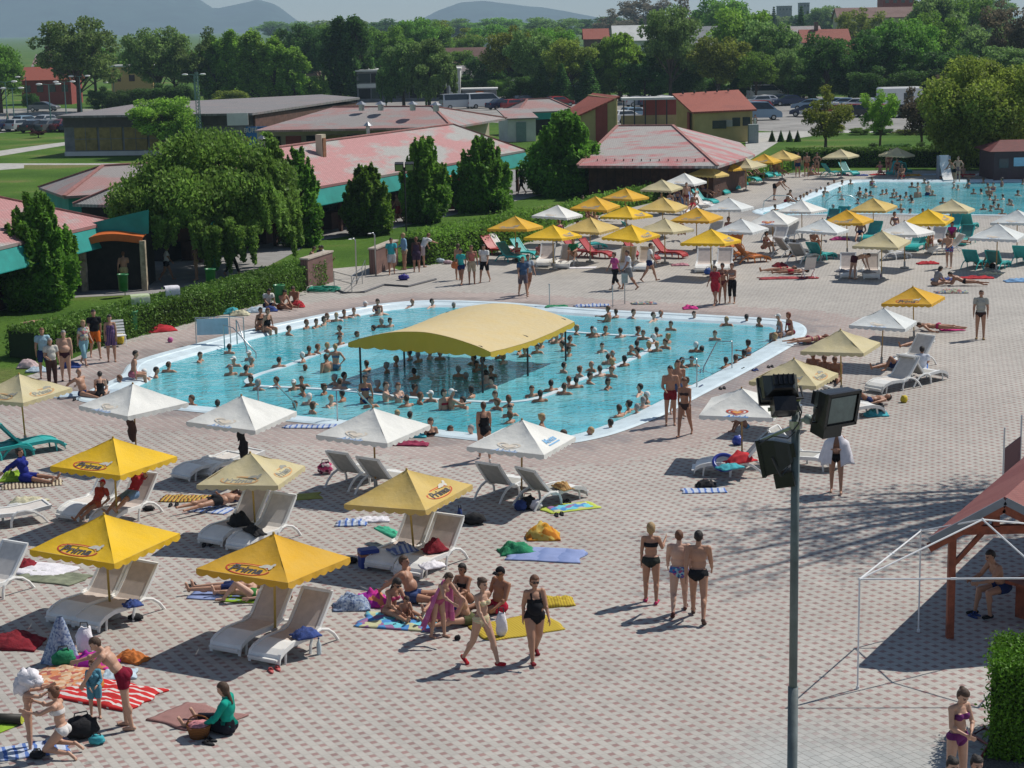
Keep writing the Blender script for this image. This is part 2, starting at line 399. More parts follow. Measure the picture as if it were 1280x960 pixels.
# ------------------------------------------------------------------ pools
COPING = mat('coping', (.60, .71, .76), .4, .10, 1.5, .1, 8)
def tile_mat():
    m, nt, out = nt_of('pool_tile'); N = nt.nodes.new; L = nt.links.new
    b = N('ShaderNodeBsdfPrincipled'); b.inputs['Roughness'].default_value = .4
    g = N('ShaderNodeNewGeometry'); n = N('ShaderNodeTexNoise'); n.inputs['Scale'].default_value = .35; n.inputs['Detail'].default_value = 4; L(g.outputs['Position'], n.inputs[0])
    cr = N('ShaderNodeValToRGB'); cr.color_ramp.elements[0].color = (.15, .52, .62, 1); cr.color_ramp.elements[1].color = (.32, .72, .80, 1)
    cr.color_ramp.elements[0].position = .3; cr.color_ramp.elements[1].position = .7
    L(n.outputs['Fac'], cr.inputs[0]); L(cr.outputs[0], b.inputs['Base Color']); L(b.outputs[0], out.inputs[0]); return m
def water_mat():
    m, nt, out = nt_of('water'); N = nt.nodes.new; L = nt.links.new
    g = N('ShaderNodeNewGeometry'); n = N('ShaderNodeTexNoise'); n.inputs['Scale'].default_value = 2.8; n.inputs['Detail'].default_value = 3; n.inputs['Distortion'].default_value = .8
    n2 = N('ShaderNodeTexNoise'); n2.inputs['Scale'].default_value = .45; n2.inputs['Detail'].default_value = 3; L(g.outputs['Position'], n2.inputs[0])
    L(g.outputs['Position'], n.inputs[0]); bp = N('ShaderNodeBump'); bp.inputs['Strength'].default_value = .6; bp.inputs['Distance'].default_value = .10
    L(n.outputs['Fac'], bp.inputs['Height'])
    tr = N('ShaderNodeBsdfTransparent'); tr.inputs[0].default_value = (.62, .93, .97, 1)
    df = N('ShaderNodeBsdfDiffuse'); mxc = N('ShaderNodeMix'); mxc.data_type = 'RGBA'; mxc.inputs[6].default_value = (.11, .66, .80, 1); mxc.inputs[7].default_value = (.30, .84, .94, 1)
    mr = N('ShaderNodeMapRange'); mr.inputs[1].default_value = .38; mr.inputs[2].default_value = .62; L(n2.outputs['Fac'], mr.inputs[0]); L(mr.outputs[0], mxc.inputs[0]); L(mxc.outputs[2], df.inputs[0]); L(bp.outputs[0], df.inputs['Normal'])  # paler noise patches: caustic light put into the water colour
    gl = N('ShaderNodeBsdfGlossy'); gl.inputs['Roughness'].default_value = .06; L(bp.outputs[0], gl.inputs['Normal'])
    m1 = N('ShaderNodeMixShader'); m1.inputs[0].default_value = .55; L(tr.outputs[0], m1.inputs[1]); L(df.outputs[0], m1.inputs[2])
    fr = N('ShaderNodeFresnel'); fr.inputs['IOR'].default_value = 1.33; L(bp.outputs[0], fr.inputs['Normal'])
    m2 = N('ShaderNodeMixShader'); L(fr.outputs[0], m2.inputs[0]); L(m1.outputs[0], m2.inputs[1]); L(gl.outputs[0], m2.inputs[2]); L(m2.outputs[0], out.inputs[0]); return m
TILE = tile_mat(); WATER = water_mat(); WZ = -.10
def pool(out, inn, name, cz):
    n = len(out); m = MB()
    inn2 = offset(inn, .18)
    rings = [[(p[0], p[1], .012) for p in out], [(p[0], p[1], .05) for p in offset(out, .1)], [(p[0], p[1], .045) for p in offset(out, .45*abs(cz))], [(p[0], p[1], .02) for p in offset(out, .48*abs(cz))], [(p[0], p[1], -.03) for p in inn], [(p[0], p[1], -.13) for p in inn2], [(p[0], p[1], -1.5) for p in inn2]]
    for r in rings: m.v += r
    for k in range(len(rings)-1):
        for i in range(n): m.mi = 0 if k < 5 else 1; m.face((k*n+i, k*n+(i+1) % n, (k+1)*n+(i+1) % n, (k+1)*n+i))
    o = m.build(name+'_basin', [COPING, TILE]); o['kind'] = 'structure'
    sheet(name+'_floor', inn2, -1.45, TILE)
    # water surface with a little real swell
    w = sheet(name+'_water', offset(inn, .16), WZ, WATER); w.name = 'water'
pool(pool_out, pool_in, 'pool', 1.0)
pool(far_out, far_in, 'far_pool', .5)
# seat wall inside the main pool
ringw = catmull(px([(305, 477), (320, 468), (350, 459), (385, 446), (420, 434), (470, 422), (560, 412), (640, 411), (705, 414), (762, 418), (800, 420), (822, 428), (812, 440), (760, 464), (722, 478), (690, 494), (644, 503.5), (571, 502), (500, 497), (423, 489), (350, 485), (318, 483)], WZ), 4)
def ring_wall():
    a = ccw(ringw); b = offset(a, .22); n = len(a); m = MB()
    m.v += [(p[0], p[1], -1.4) for p in a]+[(p[0], p[1], WZ+.025) for p in a]+[(p[0], p[1], WZ+.025) for p in b]+[(p[0], p[1], -1.4) for p in b]
    for k in range(3):
        for i in range(n): m.face((k*n+i, k*n+(i+1) % n, (k+1)*n+(i+1) % n, (k+1)*n+i))
    o = m.build('pool_seat_wall', COPING); tag(o, 'pale seat wall ringing the middle of the main pool at water level', 'pool wall')
ring_wall()
# ------------------------------------------------------------------ people
def dvec(p, a, s):
    p, a = R(p), R(a)
    return Vector((s*math.sin(a), math.cos(a)*math.sin(p), -math.cos(a)*math.cos(p)))
def capsule(m, p, q, r1, r2, fl=1.0, n=12, side=None):
    """tapered limb with rounded ends; fl flattens it across 'side'"""
    p, q = Vector(p), Vector(q); d = (q-p); L = d.length; dn = d.normalized()
    path, rs = [], []
    for t in (-1, -.8, -.45): path.append(p+dn*r1*t); rs.append(r1*math.sqrt(max(.0009, 1-t*t)))
    for t in (0, .25, .5, .75, 1): path.append(p+d*t); rs.append(r1+(r2-r1)*t)
    for t in (.45, .8, 1): path.append(q+dn*r2*t); rs.append(r2*math.sqrt(max(.0009, 1-t*t)))
    m.tube(path, rs, n, sx=1, sy=fl)
def pose(**k):
    d = dict(t=2, lat=0, hd=0, hy=0, ua=(4, 4), ab=(8, 8), fa=(12, 12), fb=(2, 2), th=(2, 2), tb=(3, 3), sh=(0, 0), ft=(90, 90), sq=0)
    d.update(k); return d
POSES = {
 'stand': pose(th=(3, -2), sh=(2, -4), ab=(10, 10)),
 'stand2': pose(th=(2, 2), sh=(-2, 0), ua=(-5, 8), fa=(20, 70), fb=(2, -20), ab=(14, 10), hy=20),
 'hips': pose(ua=(-15, -15), ab=(38, 38), fa=(25, 25), fb=(-38, -38)),
 'walk': pose(t=4, th=(24, -16), sh=(16, -34), ft=(100, 55), ua=(-22, 22), fa=(-8, 40), ab=(8, 8)),
 'walk2': pose(t=4, th=(-14, 22), sh=(-36, 12), ft=(55, 100), ua=(20, -18), fa=(38, -5), ab=(8, 8)),
 'wave': pose(th=(6, -4), sh=(2, -12), ua=(2, 30), fa=(8, 120), ab=(8, 14), fb=(4, 10)),
 'arms_front': pose(ua=(12, 12), fa=(70, 60), fb=(-30, -30), ab=(8, 8), hd=25, th=(4, -4), sh=(2, -8)),
 'bend': pose(t=62, hd=20, ua=(35, 35), fa=(60, 45), ab=(8, 8), th=(-6, 0), sh=(-8, -2)),
 'bend_deep': pose(t=80, hd=10, ua=(20, 10), fa=(30, 20), ab=(6, 6), th=(-10, -2), sh=(-10, -2)),
 'sit_legs': pose(t=-14, th=(92, 88), sh=(86, 84), ft=(150, 150), ua=(-56, -56), fa=(-50, -50), ab=(16, 16), tb=(8, 8)),
 'sit_knees': pose(t=12, th=(128, 122), sh=(28, 20), ft=(90, 90), ua=(40, 40), fa=(85, 85), fb=(-15, -15), tb=(8, 8)),
 'sit_bent': pose(t=22, hd=25, th=(98, 96), sh=(86, 84), ft=(150, 150), ua=(30, 30), fa=(60, 60), fb=(-18, -18), tb=(10, 10)),
 'sit_side': pose(t=-2, lat=-8, hd=15, th=(88, 88), sh=(86, 86), ft=(150, 150), ua=(30, 2), fa=(60, 20), ab=(10, 24), fb=(-10, 14), tb=(-18, 38)),
 'kneel': pose(t=8, hd=6, th=(42, 46), sh=(-82, -84), ft=(-50, -50), ua=(62, 70), fa=(100, 105), ab=(6, 6), tb=(8, 12)),
 'chair': pose(t=-38, th=(84, 78), sh=(66, 60), ft=(140, 135), ua=(-5, -5), fa=(55, 55), fb=(-20, -20), ab=(16, 16), tb=(7, 7)),
 'edge': pose(t=12, th=(88, 86), sh=(-2, 4), ft=(60, 60), ua=(-2, -2), fa=(8, 8), ab=(22, 22), tb=(9, 9)),
 'bench': pose(t=24, hd=10, th=(86, 82), sh=(-4, 8), ft=(88, 88), ua=(35, 35), fa=(80, 80), fb=(-18, -18), tb=(12, 12)),
 'supine': pose(t=-88, th=(89, 86), sh=(88, 84), ft=(165, 165), ua=(88, 90), fa=(88, 90), ab=(20, 24), fb=(14, 20), tb=(7, 9)),
 'supine_knee': pose(t=-88, th=(130, 89), sh=(40, 88), ft=(90, 165), ua=(88, -80), fa=(88, -60), ab=(22, 50), fb=(14, -60), tb=(5, 9)),
 'prone': pose(t=89, hd=-20, th=(-89, -90), sh=(-88, -86), ft=(-90, -90), ua=(-60, 84), fa=(-80, 95), ab=(30, 60), fb=(20, -60), tb=(8, 8)),
 'prone_elbow': pose(t=66, hd=-40, th=(-89, -90), sh=(-88, -70), ft=(-90, -90), ua=(15, 15), fa=(88, 88), ab=(14, 14), fb=(-20, -20), tb=(8, 8)),
 'crouch': pose(t=14, th=(78, 72), sh=(-30, -34), ua=(30, 26), fa=(62, 58), ab=(32, 34), fb=(16, 10)),
 'float': pose(t=8, th=(46, 38), sh=(-16, -22), ua=(40, 60), fa=(80, 86), ab=(36, 20), fb=(30, -20), hy=25),
 'arms_wide': pose(t=-8, th=(40, 50), sh=(10, 20), ua=(-8, -8), fa=(-2, -2), ab=(74, 74), fb=(78, 78), hd=-4),
 'arms_up': pose(t=0, ua=(100, 110), fa=(150, 160), ab=(30, 30), fb=(-20, -20)),
 'wrap': pose(ua=(16, 16), fa=(95, 95), fb=(-40, -40), ab=(16, 16), th=(8, -6), sh=(4, -16), ft=(90, 70)),
 'child': pose(ua=(14, 10), fa=(70, 50), fb=(-30, -20), th=(3, -3), sh=(0, -6), ab=(10, 10)),
 'holdout': pose(ua=(85, 80), fa=(110, 115), ab=(10, 10), fb=(-8, -8), hd=6),
}
def person_mesh(pz, sex='m', fat=0.0, child=False, voxel=.02, fingers=False):
    P = POSES[pz]; m = MB(); bones = {}
    f = sex == 'f'; k = 1+fat*.35
    t, lat = R(P['t']), R(P['lat']); U = Vector((math.sin(lat), math.sin(t)*math.cos(lat), math.cos(t)*math.cos(lat))).normalized()
    RX = Vector((math.cos(lat), 0, -math.sin(lat))); FR = U.cross(RX)*1.0     # front direction of the torso
    FR = -FR if FR.dot(Vector((0, math.cos(t), -math.sin(t)))) < 0 else FR
    Rm = Matrix((RX, FR, U)).transposed()
    hip = Vector((0, 0, .93)); neck = hip+U*.50; sh_c = hip+U*.465
    HW = .088 if not f else .09; SW = .180 if not f else .155
    def E(c, a, b, c3): m.ell(c, a, b, c3, 18, 12, Rm)
    E(hip+U*.015, (.162 if not f else .172)*(1+fat*.22), .105*k, .115)
    E(hip+U*.17+FR*(.012+.05*fat), (.138 if not f else .122)*(1+fat*.35), .092+.085*fat, .15)
    E(hip+U*.33, (.158 if not f else .138)*(1+fat*.2), .105+.03*fat, .165)
    E(hip+U*.43-FR*.005, (.15 if not f else .125), .085, .075)
    if f:
        for s in (-1, 1): m.ell(hip+U*.335+FR*.085+RX*s*.065, .058, .052+.01*fat, .058, 12, 8, Rm)
    else:
        for s in (-1, 1): m.ell(hip+U*.36+FR*.06+RX*s*.07, .075, .045, .06, 12, 8, Rm)
    for s in (-1, 1): m.ell(hip-U*.035-FR*.06+RX*s*.07, .085*(1+fat*.15), .075*(1+fat*.2), .085, 12, 8, Rm)
    bones['spine'] = (hip-U*.04, hip+U*.44, .13)
    # neck and head
    hy = R(P['hy']); ha = R(P['hd'])
    ht = t*.35+ha; HU = Vector((math.sin(lat)*.3, math.sin(ht), math.cos(ht))).normalized() if abs(P['t']) < 60 else (U+FR*math.sin(ha)*.6).normalized()
    HF = Vector((math.sin(hy), math.cos(hy)*math.cos(ht), -math.sin(ht)*math.cos(hy))).normalized() if abs(P['t']) < 60 else (FR-U*math.sin(ha)*.6).normalized()
    HF = (HF-HU*HF.dot(HU)).normalized(); HX = HF.cross(HU)
    Hm = Matrix((HX, HF, HU)).transposed(); hs = 1.22 if child else 1.0
    nb = neck-U*.03; hc = neck+U*.035+HU*.135*hs+HF*.018
    capsule(m, nb, hc-HU*.05, .056 if not f else .047, .05 if not f else .044)
    for s in (-1, 1): capsule(m, nb+U*.01+RX*s*.02, sh_c+RX*s*(SW-.03), .045, .05)
    def H(x, y, z): return hc+(HX*x+HF*y+HU*z)*hs
    m.ell(hc+HU*.018*hs, .076*hs, .094*hs, .104*hs, 18, 14, Hm); m.ell(H(0, .022, -.055), .056*hs, .066*hs, .066*hs, 14, 10, Hm)
    m.ell(H(0, .052, -.088), .026*hs, .026*hs, .022*hs, 10, 8, Hm)
    m.ell(H(0, .098, -.022), .013*hs, .022*hs, .026*hs, 10, 8, Hm); m.ell(H(0, .086, .022), .045*hs, .014*hs, .012*hs, 10, 6, Hm)
    m.ell(H(0, .086, -.058), .022*hs, .012*hs, .010*hs, 10, 6, Hm)
    for s in (-1, 1): m.ell(H(s*.078, -.004, -.012), .011*hs, .02*hs, .032*hs, 8, 6, Hm)
    bones['head'] = (hc-HU*.04, hc+HU*.06, .09)
    info = dict(hc=hc, Hm=Hm, hs=hs, hip=hip, U=U, FR=FR, RX=RX, Rm=Rm, SW=SW)
    # limbs
    armk = 1.0 if f else 1.18; legk = (1.12 if f else 1.08)*(1+fat*.22)
    for i, s in ((0, -1), (1, 1)):
        S = sh_c+RX*s*SW; D1 = dvec(P['ua'][i], P['ab'][i], s); el = S+D1*.285
        D2 = dvec(P['fa'][i], P['fb'][i], s); wr = el+D2*.245
        m.ell(S-U*.01, .056*armk, .056, .056, 12, 8)
        capsule(m, S, el, .05*armk*(1+fat*.25), .037*armk*(1+fat*.2)); capsule(m, el, wr, .038*armk, .0255*armk, .9)
        m.ell(el+D2*.06, .040*armk, .040*armk, .055, 10, 8)
        # hand: the palm faces the body
        nrm = RX*(-s); nrm = (nrm-D2*nrm.dot(D2)); nrm = nrm.normalized() if nrm.length > .1 else FR.copy()
        wd = D2.cross(nrm)*(-s); Hh = Matrix((wd, nrm, D2)).transposed()
        m.ell(wr+D2*.045, .041, .017, .052, 12, 8, Hh)
        if fingers:
            for q, (o, ln) in enumerate(((-.030, .060), (-.010, .074), (.010, .078), (.030, .070))):
                b0 = wr+D2*.078+wd*o; dd = (D2+wd*o*4).normalized(); b1 = b0+dd*ln*.55; dd2 = (dd+nrm*.55).normalized(); b2 = b1+dd2*ln*.5
                capsule(m, b0, b1, .0105, .0098, n=8); capsule(m, b1, b2, .0098, .0085, n=8)
            b0 = wr+D2*.03+wd*.034; b1 = b0+(wd*.75+D2*.7+nrm*.35).normalized()*.038; b2 = b1+(wd*.25+D2*.9+nrm*.35).normalized()*.03
            capsule(m, b0, b1, .0135, .0115, n=8); capsule(m, b1, b2, .0115, .0095, n=8)
        else:
            capsule(m, wr+D2*.07, wr+D2*.15+nrm*.02, .026, .016, .8, 8); capsule(m, wr+D2*.03+wd*.03, wr+D2*.085+wd*.058, .014, .012, n=8)
        bones['uarm%d' % i] = (S, el, .045); bones['farm%d' % i] = (el, wr, .03); bones['hand%d' % i] = (wr+D2*.03, wr+D2*.16, .035)
        info['hand%d' % i] = wr+D2*.09
        Hp = hip+RX*s*HW-U*.03; T1 = dvec(P['th'][i], P['tb'][i], s); kn = Hp+T1*.42
        T2 = dvec(P['sh'][i], P['tb'][i]*.3, s); an = kn+T2*.415; FD = dvec(P['ft'][i], 4, s)
        capsule(m, Hp, kn, .088*legk, .056*legk); capsule(m, kn, an, .055*legk, .036, 1)
        back = (FR-T2*FR.dot(T2)); back = -back.normalized() if back.length > .1 else -FR
        fdn = FD-T2*FD.dot(T2); back = -fdn.normalized() if fdn.length > .2 else back
        m.ell(kn+T2*.13+back*.02, .05*legk, .052*legk, .10, 12, 10, Matrix((back.cross(T2), back, T2)).transposed())
        heel = an+T2*.045-FD*.035; toe = an+T2*.050+FD*.135
        sole = FD.cross(T2); capsule(m, heel, toe, .035, .031, 1, 10); m.ell(toe, .046, .034, .024, 10, 8, Matrix((Vector((1, 0, 0)), FD, FD.cross(Vector((1, 0, 0))))).transposed())
        bones['thigh%d' % i] = (Hp, kn, .075); bones['shin%d' % i] = (kn, an, .05); bones['foot%d' % i] = (heel, toe, .04)
        info['foot%d' % i] = toe
    me = m.mesh('tmp', WHITE); o = bpy.data.objects.new('tmp', me); COL.objects.link(o)
    md = o.modifiers.new('r', 'REMESH'); md.mode = 'VOXEL'; md.voxel_size = voxel
    sm = o.modifiers.new('s', 'SMOOTH'); sm.iterations = 2 if fingers else 3; sm.factor = .5
    dg = bpy.context.evaluated_depsgraph_get(); out = bpy.data.meshes.new_from_object(o.evaluated_get(dg)); bpy.data.objects.remove(o); bpy.data.meshes.remove(me)
    n = len(out.vertices); co = np.empty(n*3); out.vertices.foreach_get('co', co); co = co.reshape(n, 3)
    z0 = co[:, 2].min(); co[:, 2] -= z0
    info['shift'] = -z0
    for b in bones: bones[b] = (bones[b][0]-Vector((0, 0, z0)), bones[b][1]-Vector((0, 0, z0)), bones[b][2])
    out.vertices.foreach_set('co', co.reshape(-1))
    names = list(bones); D = np.empty((len(names), n)); T = np.empty((len(names), n))
    for j, b in enumerate(names):
        a, q, r = bones[b]; a = np.array(a); q = np.array(q); d = q-a; tt = ((co-a)@d)/(d@d); tc = np.clip(tt, 0, 1); D[j] = np.linalg.norm(co-(a+tc[:, None]*d), axis=1)-r; T[j] = tt
    w = D.argmin(0); info.update(names=names, w=w, T=T, co=co, zmin=0)
    nr = np.empty(n*3); out.vertices.foreach_get('normal', nr); info['nr'] = nr.reshape(n, 3)
    for key in ('hc', 'hip'): info[key] = info[key]-Vector((0, 0, z0))
    for key in ('hand0', 'hand1', 'foot0', 'foot1'): info[key] = info[key]-Vector((0, 0, z0))
    out.polygons.foreach_set('use_smooth', [True]*len(out.polygons)); out.name = 'person'
    out.materials.clear()
    for q in range(3): out.materials.append(SKIN[0])
    # dark eyes and the mouth are small patches of the same body
    if voxel < .014:
        q = np.array(info['Hm']); loc = (co-np.array(info['hc']))@q/hs
        fcs = []
        cen = np.empty(len(out.polygons)*3); out.polygons.foreach_get('center', cen); cen = (cen.reshape(-1, 3)-np.array(info['hc']))@q/hs
        mi = np.zeros(len(out.polygons), int)
        eye = (np.abs(np.abs(cen[:, 0])-.031) < .013) & (np.abs(cen[:, 2]-.004) < .009) & (cen[:, 1] > .05)
        brow = (np.abs(np.abs(cen[:, 0])-.032) < .019) & (np.abs(cen[:, 2]-.026) < .006) & (cen[:, 1] > .05)
        lip = (np.abs(cen[:, 0]) < .022) & (np.abs(cen[:, 2]+.060) < .008) & (cen[:, 1] > .06)
        mi[eye | brow] = 1; mi[lip] = 2; out.polygons.foreach_set('material_index', mi)
    info['mesh'] = out; return info
SKINC = [(.50, .29, .20), (.42, .225, .145), (.34, .165, .10), (.56, .35, .26), (.27, .125, .075)]
def skin_mat(name, c):
    m = mat(name, c, .5, .10, 5, spec=.35); nt = m.node_tree; b = [n for n in nt.nodes if n.type == 'BSDF_PRINCIPLED'][0]
    return m
SKIN = [skin_mat('skin_%d' % i, c) for i, c in enumerate(SKINC)]
EYE = mat('eye_dark', (.03, .02, .018), .3); LIP = mat('lips', (.32, .11, .09), .5)
HAIRC = {'dark': (.022, .015, .012), 'brown': (.075, .038, .02), 'blond': (.42, .28, .13), 'grey': (.30, .29, .28), 'red': (.20, .05, .02), 'auburn': (.16, .065, .03)}
HAIR = {k: mat('hair_'+k, c, .55, .35, 60, .5, 90, spec=.4) for k, c in HAIRC.items()}
TPL = {}
def template(pz, sex='m', fat=0.0, child=False, hi=False):
    key = (pz, sex, fat, child, hi)
    if key not in TPL: TPL[key] = person_mesh(pz, sex, fat, child, .0095 if hi else .0225, hi); TPL[key]['g'] = {}
    return TPL[key]
def garment(T, kind):
    """cloth lying a few millimetres off the body, cut from the body's own surface"""
    if kind in T['g']: return T['g'][kind]
    nm, w, TT, co, nr = T['names'], T['w'], T['T'], T['co'], T['nr']; n = len(co)
    is_ = lambda p: np.array([nm[i].startswith(p) for i in range(len(nm))])[w]
    tv = TT[w, np.arange(n)]
    hip = np.array(T['hip']); U = np.array(T['U']); s = (co-hip)@U; front = (co-hip)@np.array(T['FR']); side = np.abs((co-hip)@np.array(T['RX']))
    sp, th = is_('spine'), is_('thigh'); off = .008
    body = sp | is_('uarm') & (side < T['SW']+.0)
    if kind in ('briefs', 'bikini_bottom'): mk = (sp & (s < .075)) | (th & (tv < (.10 if kind == 'briefs' else .02)+.0))
    elif kind == 'trunks': mk = (sp & (s < .10)) | (th & (tv < .45)); off = .014
    elif kind == 'shorts': mk = (sp & (s < .11)) | (th & (tv < .85)); off = .018
    elif kind == 'trousers': mk = (sp & (s < .11)) | th | (is_('shin') & (tv < .93)); off = .018
    elif kind == 'capri': mk = (sp & (s < .11)) | th | (is_('shin') & (tv < .5)); off = .016
    elif kind == 'bikini_top': mk = body & (s > .285) & (s < .385)
    elif kind == 'swimsuit': mk = (sp & (s < .36) ) | (th & (tv < .10)) | (sp & (s < .47) & (np.abs(side-.085) < .022)) | (is_('uarm') & (s < .30) & (side < .14)); off = .007
    elif kind == 'tshirt': mk = (sp & (s > .02)) | (is_('uarm') & (tv < .62)); off = .02
    elif kind == 'longshirt': mk = (sp & (s > -.02)) | is_('uarm') | (is_('farm') & (tv < .95)); off = .018
    elif kind == 'vest': mk = (sp & (s > .02) & (s < .44)) | (is_('uarm') & (side < .16) & (tv < .2)); off = .016
    elif kind == 'dress': mk = (sp & (s < .42)) | (th & (tv < .75)); off = .03
    elif kind == 'shoes': mk = is_('foot'); off = .008
    me = T['mesh']; nf = len(me.polygons); ls = np.empty(nf*4, int)
    polys = [tuple(p.vertices) for p in me.polygons]; keep = [p for p in polys if all(mk[v] for v in p)]
    vs = sorted({v for p in keep for v in p}); ix = {v: i for i, v in enumerate(vs)}
    q = MB(); q.v = [tuple(co[v]+nr[v]*off) for v in vs]; q.f = [tuple(ix[v] for v in p) for p in keep]; q.m = [0]*len(q.f)
    g = q.mesh(kind, WHITE, True)
    # smooth the cut edge
    bm = bmesh.new(); bm.from_mesh(g); bmesh.ops.smooth_vert(bm, verts=[v for v in bm.verts if v.is_boundary], factor=.5, use_axis_x=True, use_axis_y=True, use_axis_z=True)
    bmesh.ops.smooth_vert(bm, verts=[v for v in bm.verts if v.is_boundary], factor=.5, use_axis_x=True, use_axis_y=True, use_axis_z=True)
    if kind == 'dress':
        pass
    bm.to_mesh(g); bm.free(); T['g'][kind] = g; return g
def hair_mesh(T, style):
    key = 'hair_'+style
    if key in T['g']: return T['g'][key]
    m = MB(); hc, Hm, hs = T['hc'], T['Hm'], T['hs']
    X, Fw, Z = Hm.col[0], Hm.col[1], Hm.col[2]; X, Fw, Z = [Vector((Hm[0][i], Hm[1][i], Hm[2][i])) for i in range(3)]
    P = lambda x, y, z: hc+(X*x+Fw*y+Z*z)*hs
    thick = {'short': .010, 'cap': .012, 'bald': .004}.get(style, .018)
    n, k = 20, 14; vs = []
    for j in range(k+1):
        a = PI*j/k
        for i in range(n):
            b = 2*PI*i/n; d = Vector((math.sin(a)*math.cos(b), math.sin(a)*math.sin(b), math.cos(a)))
            x, y, z = d.x*(.077+thick), d.y*(.094+thick), d.z*(.103+thick)+.020
            if style != 'cap':
                q = 1+.05*noise.noise(Vector((d.x*5, d.y*5, d.z*5))); x *= q; z = (z-.02)*q+.02
            hair_line = .050 if y > .02 else (.0 if y > -.02 else -.045)
            if style == 'bald' and z > .05: x *= .8; y *= .8; z = .05
            if z < hair_line-(.0 if style in ('short', 'cap', 'bald') else .04*(y < .03)):
                f = .80; x *= f; y = y*f-.006; z = max(z, hair_line-.09)
            vs.append(P(x, y-.006, z))
    fs = [(j*n+i, (j+1)*n+i, (j+1)*n+(i+1) % n, j*n+(i+1) % n) for j in range(k) for i in range(n)]
    m.add(vs, fs)
    if style == 'bob':
        m.ell(P(0, -.035, -.02), .088*hs, .072*hs, .10*hs, 16, 10, Hm, .12)
    if style == 'long':
        m.ell(P(0, -.035, -.02), .086*hs, .07*hs, .11*hs, 16, 10, Hm, .1); capsule(m, P(0, -.06, -.05), P(0, -.085, -.26), .062, .035, .6)
    if style == 'bun': m.ell(P(0, -.09, .085), .042, .042, .038, 10, 8)
    if style == 'pony': capsule(m, P(0, -.10, .05), P(0, -.14, -.12), .028, .014)
    if style == 'cap':
        m.add([P(x, y, z) for (x, y, z) in ((-.06, .09, .06), (.06, .09, .06), (.045, .165, .045), (-.045, .165, .045), (-.06, .09, .07), (.06, .09, .07), (.045, .165, .055), (-.045, .165, .055))], [(0, 1, 2, 3), (4, 7, 6, 5), (0, 4, 5, 1), (1, 5, 6, 2), (2, 6, 7, 3), (3, 7, 4, 0)])
    if style == 'hat':
        m.lathe([(.17, .0), (.17, .012), (.10, .03), (.095, .11), (.05, .13), (0.001, .13)], 16, tuple(P(0, 0, .03)))
    g = m.mesh('hair', WHITE, True); T['g'][key] = g; return g
CM = {}
def cmat(c):
    """cloth material: a colour tuple or a ready material"""
    if not isinstance(c, tuple): return c
    key = tuple(round(x, 3) for x in c)
    if key not in CM: CM[key] = mat('cloth_%d' % len(CM), c, .9, .14, 5, .25, 14, spec=.15, transl=.05)
    return CM[key]
def put(name, me, parent, m):
    o = bpy.data.objects.new(name, me); COL.objects.link(o); o.parent = parent
    if m is not None:
        o.material_slots[0].link = 'OBJECT'; o.material_slots[0].material = m
    return o
NP = [0]
def person(loc, yaw, pz='stand', sex='m', fat=0.0, child=False, hi=False, h=1.75, skin=0, hair=('short', 'dark'), wear=(), label='', group=None, shoes=None, glasses=False, roll=0):
    """yaw: direction the person faces, degrees from +X (90 = away from the camera)"""
    T = template(pz, sex, fat, child, hi)
    o = bpy.data.objects.new('person', T['mesh']); COL.objects.link(o)
    for i, mm in enumerate((SKIN[skin], EYE, LIP)):
        o.material_slots[i].link = 'OBJECT'; o.material_slots[i].material = mm
    o.location = loc; o.rotation_euler = (0, 0, R(yaw-90)); s = h/1.75; o.scale = (s, s, s)
    tag(o, label, 'person', group)
    st, hcol = hair
    if st: 
        hm = HAIR[hcol] if isinstance(hcol, str) else cmat(hcol)
        put('cap' if st in ('cap', 'hat') else 'hair', hair_mesh(T, st), o, hm)
        if st in ('cap', 'hat'): put('hair', hair_mesh(T, 'bald'), o, HAIR['brown'])
    for g, c in wear:
        nm = {'briefs': 'swim_briefs', 'trunks': 'swim_trunks', 'longshirt': 'long_sleeved_top'}.get(g, g)
        put(nm, garment(T, g), o, cmat(c))
    if shoes: put('sandals', garment(T, 'shoes'), o, cmat(shoes))
    if glasses:
        if 'gl' not in T['g']:
            m = MB(); hc, Hm, hs = T['hc'], T['Hm'], T['hs']; X, Fw, Z = [Vector((Hm[0][i], Hm[1][i], Hm[2][i])) for i in range(3)]
            for s2 in (-1, 1):
                m.ell(hc+(X*s2*.033+Fw*.094+Z*.004)*hs, .030, .012, .022, 10, 6, Hm)
                m.beam(hc+X*s2*.062+Fw*.085+Z*.01, hc+X*s2*.082+Fw*.0+Z*.01, .006, .008)
            m.beam(hc-X*.01+Fw*.104+Z*.01, hc+X*.01+Fw*.104+Z*.01, .006, .006); T['g']['gl'] = m.mesh('sunglasses', EYE)
        put('sunglasses', T['g']['gl'], o, EYE)
    return o
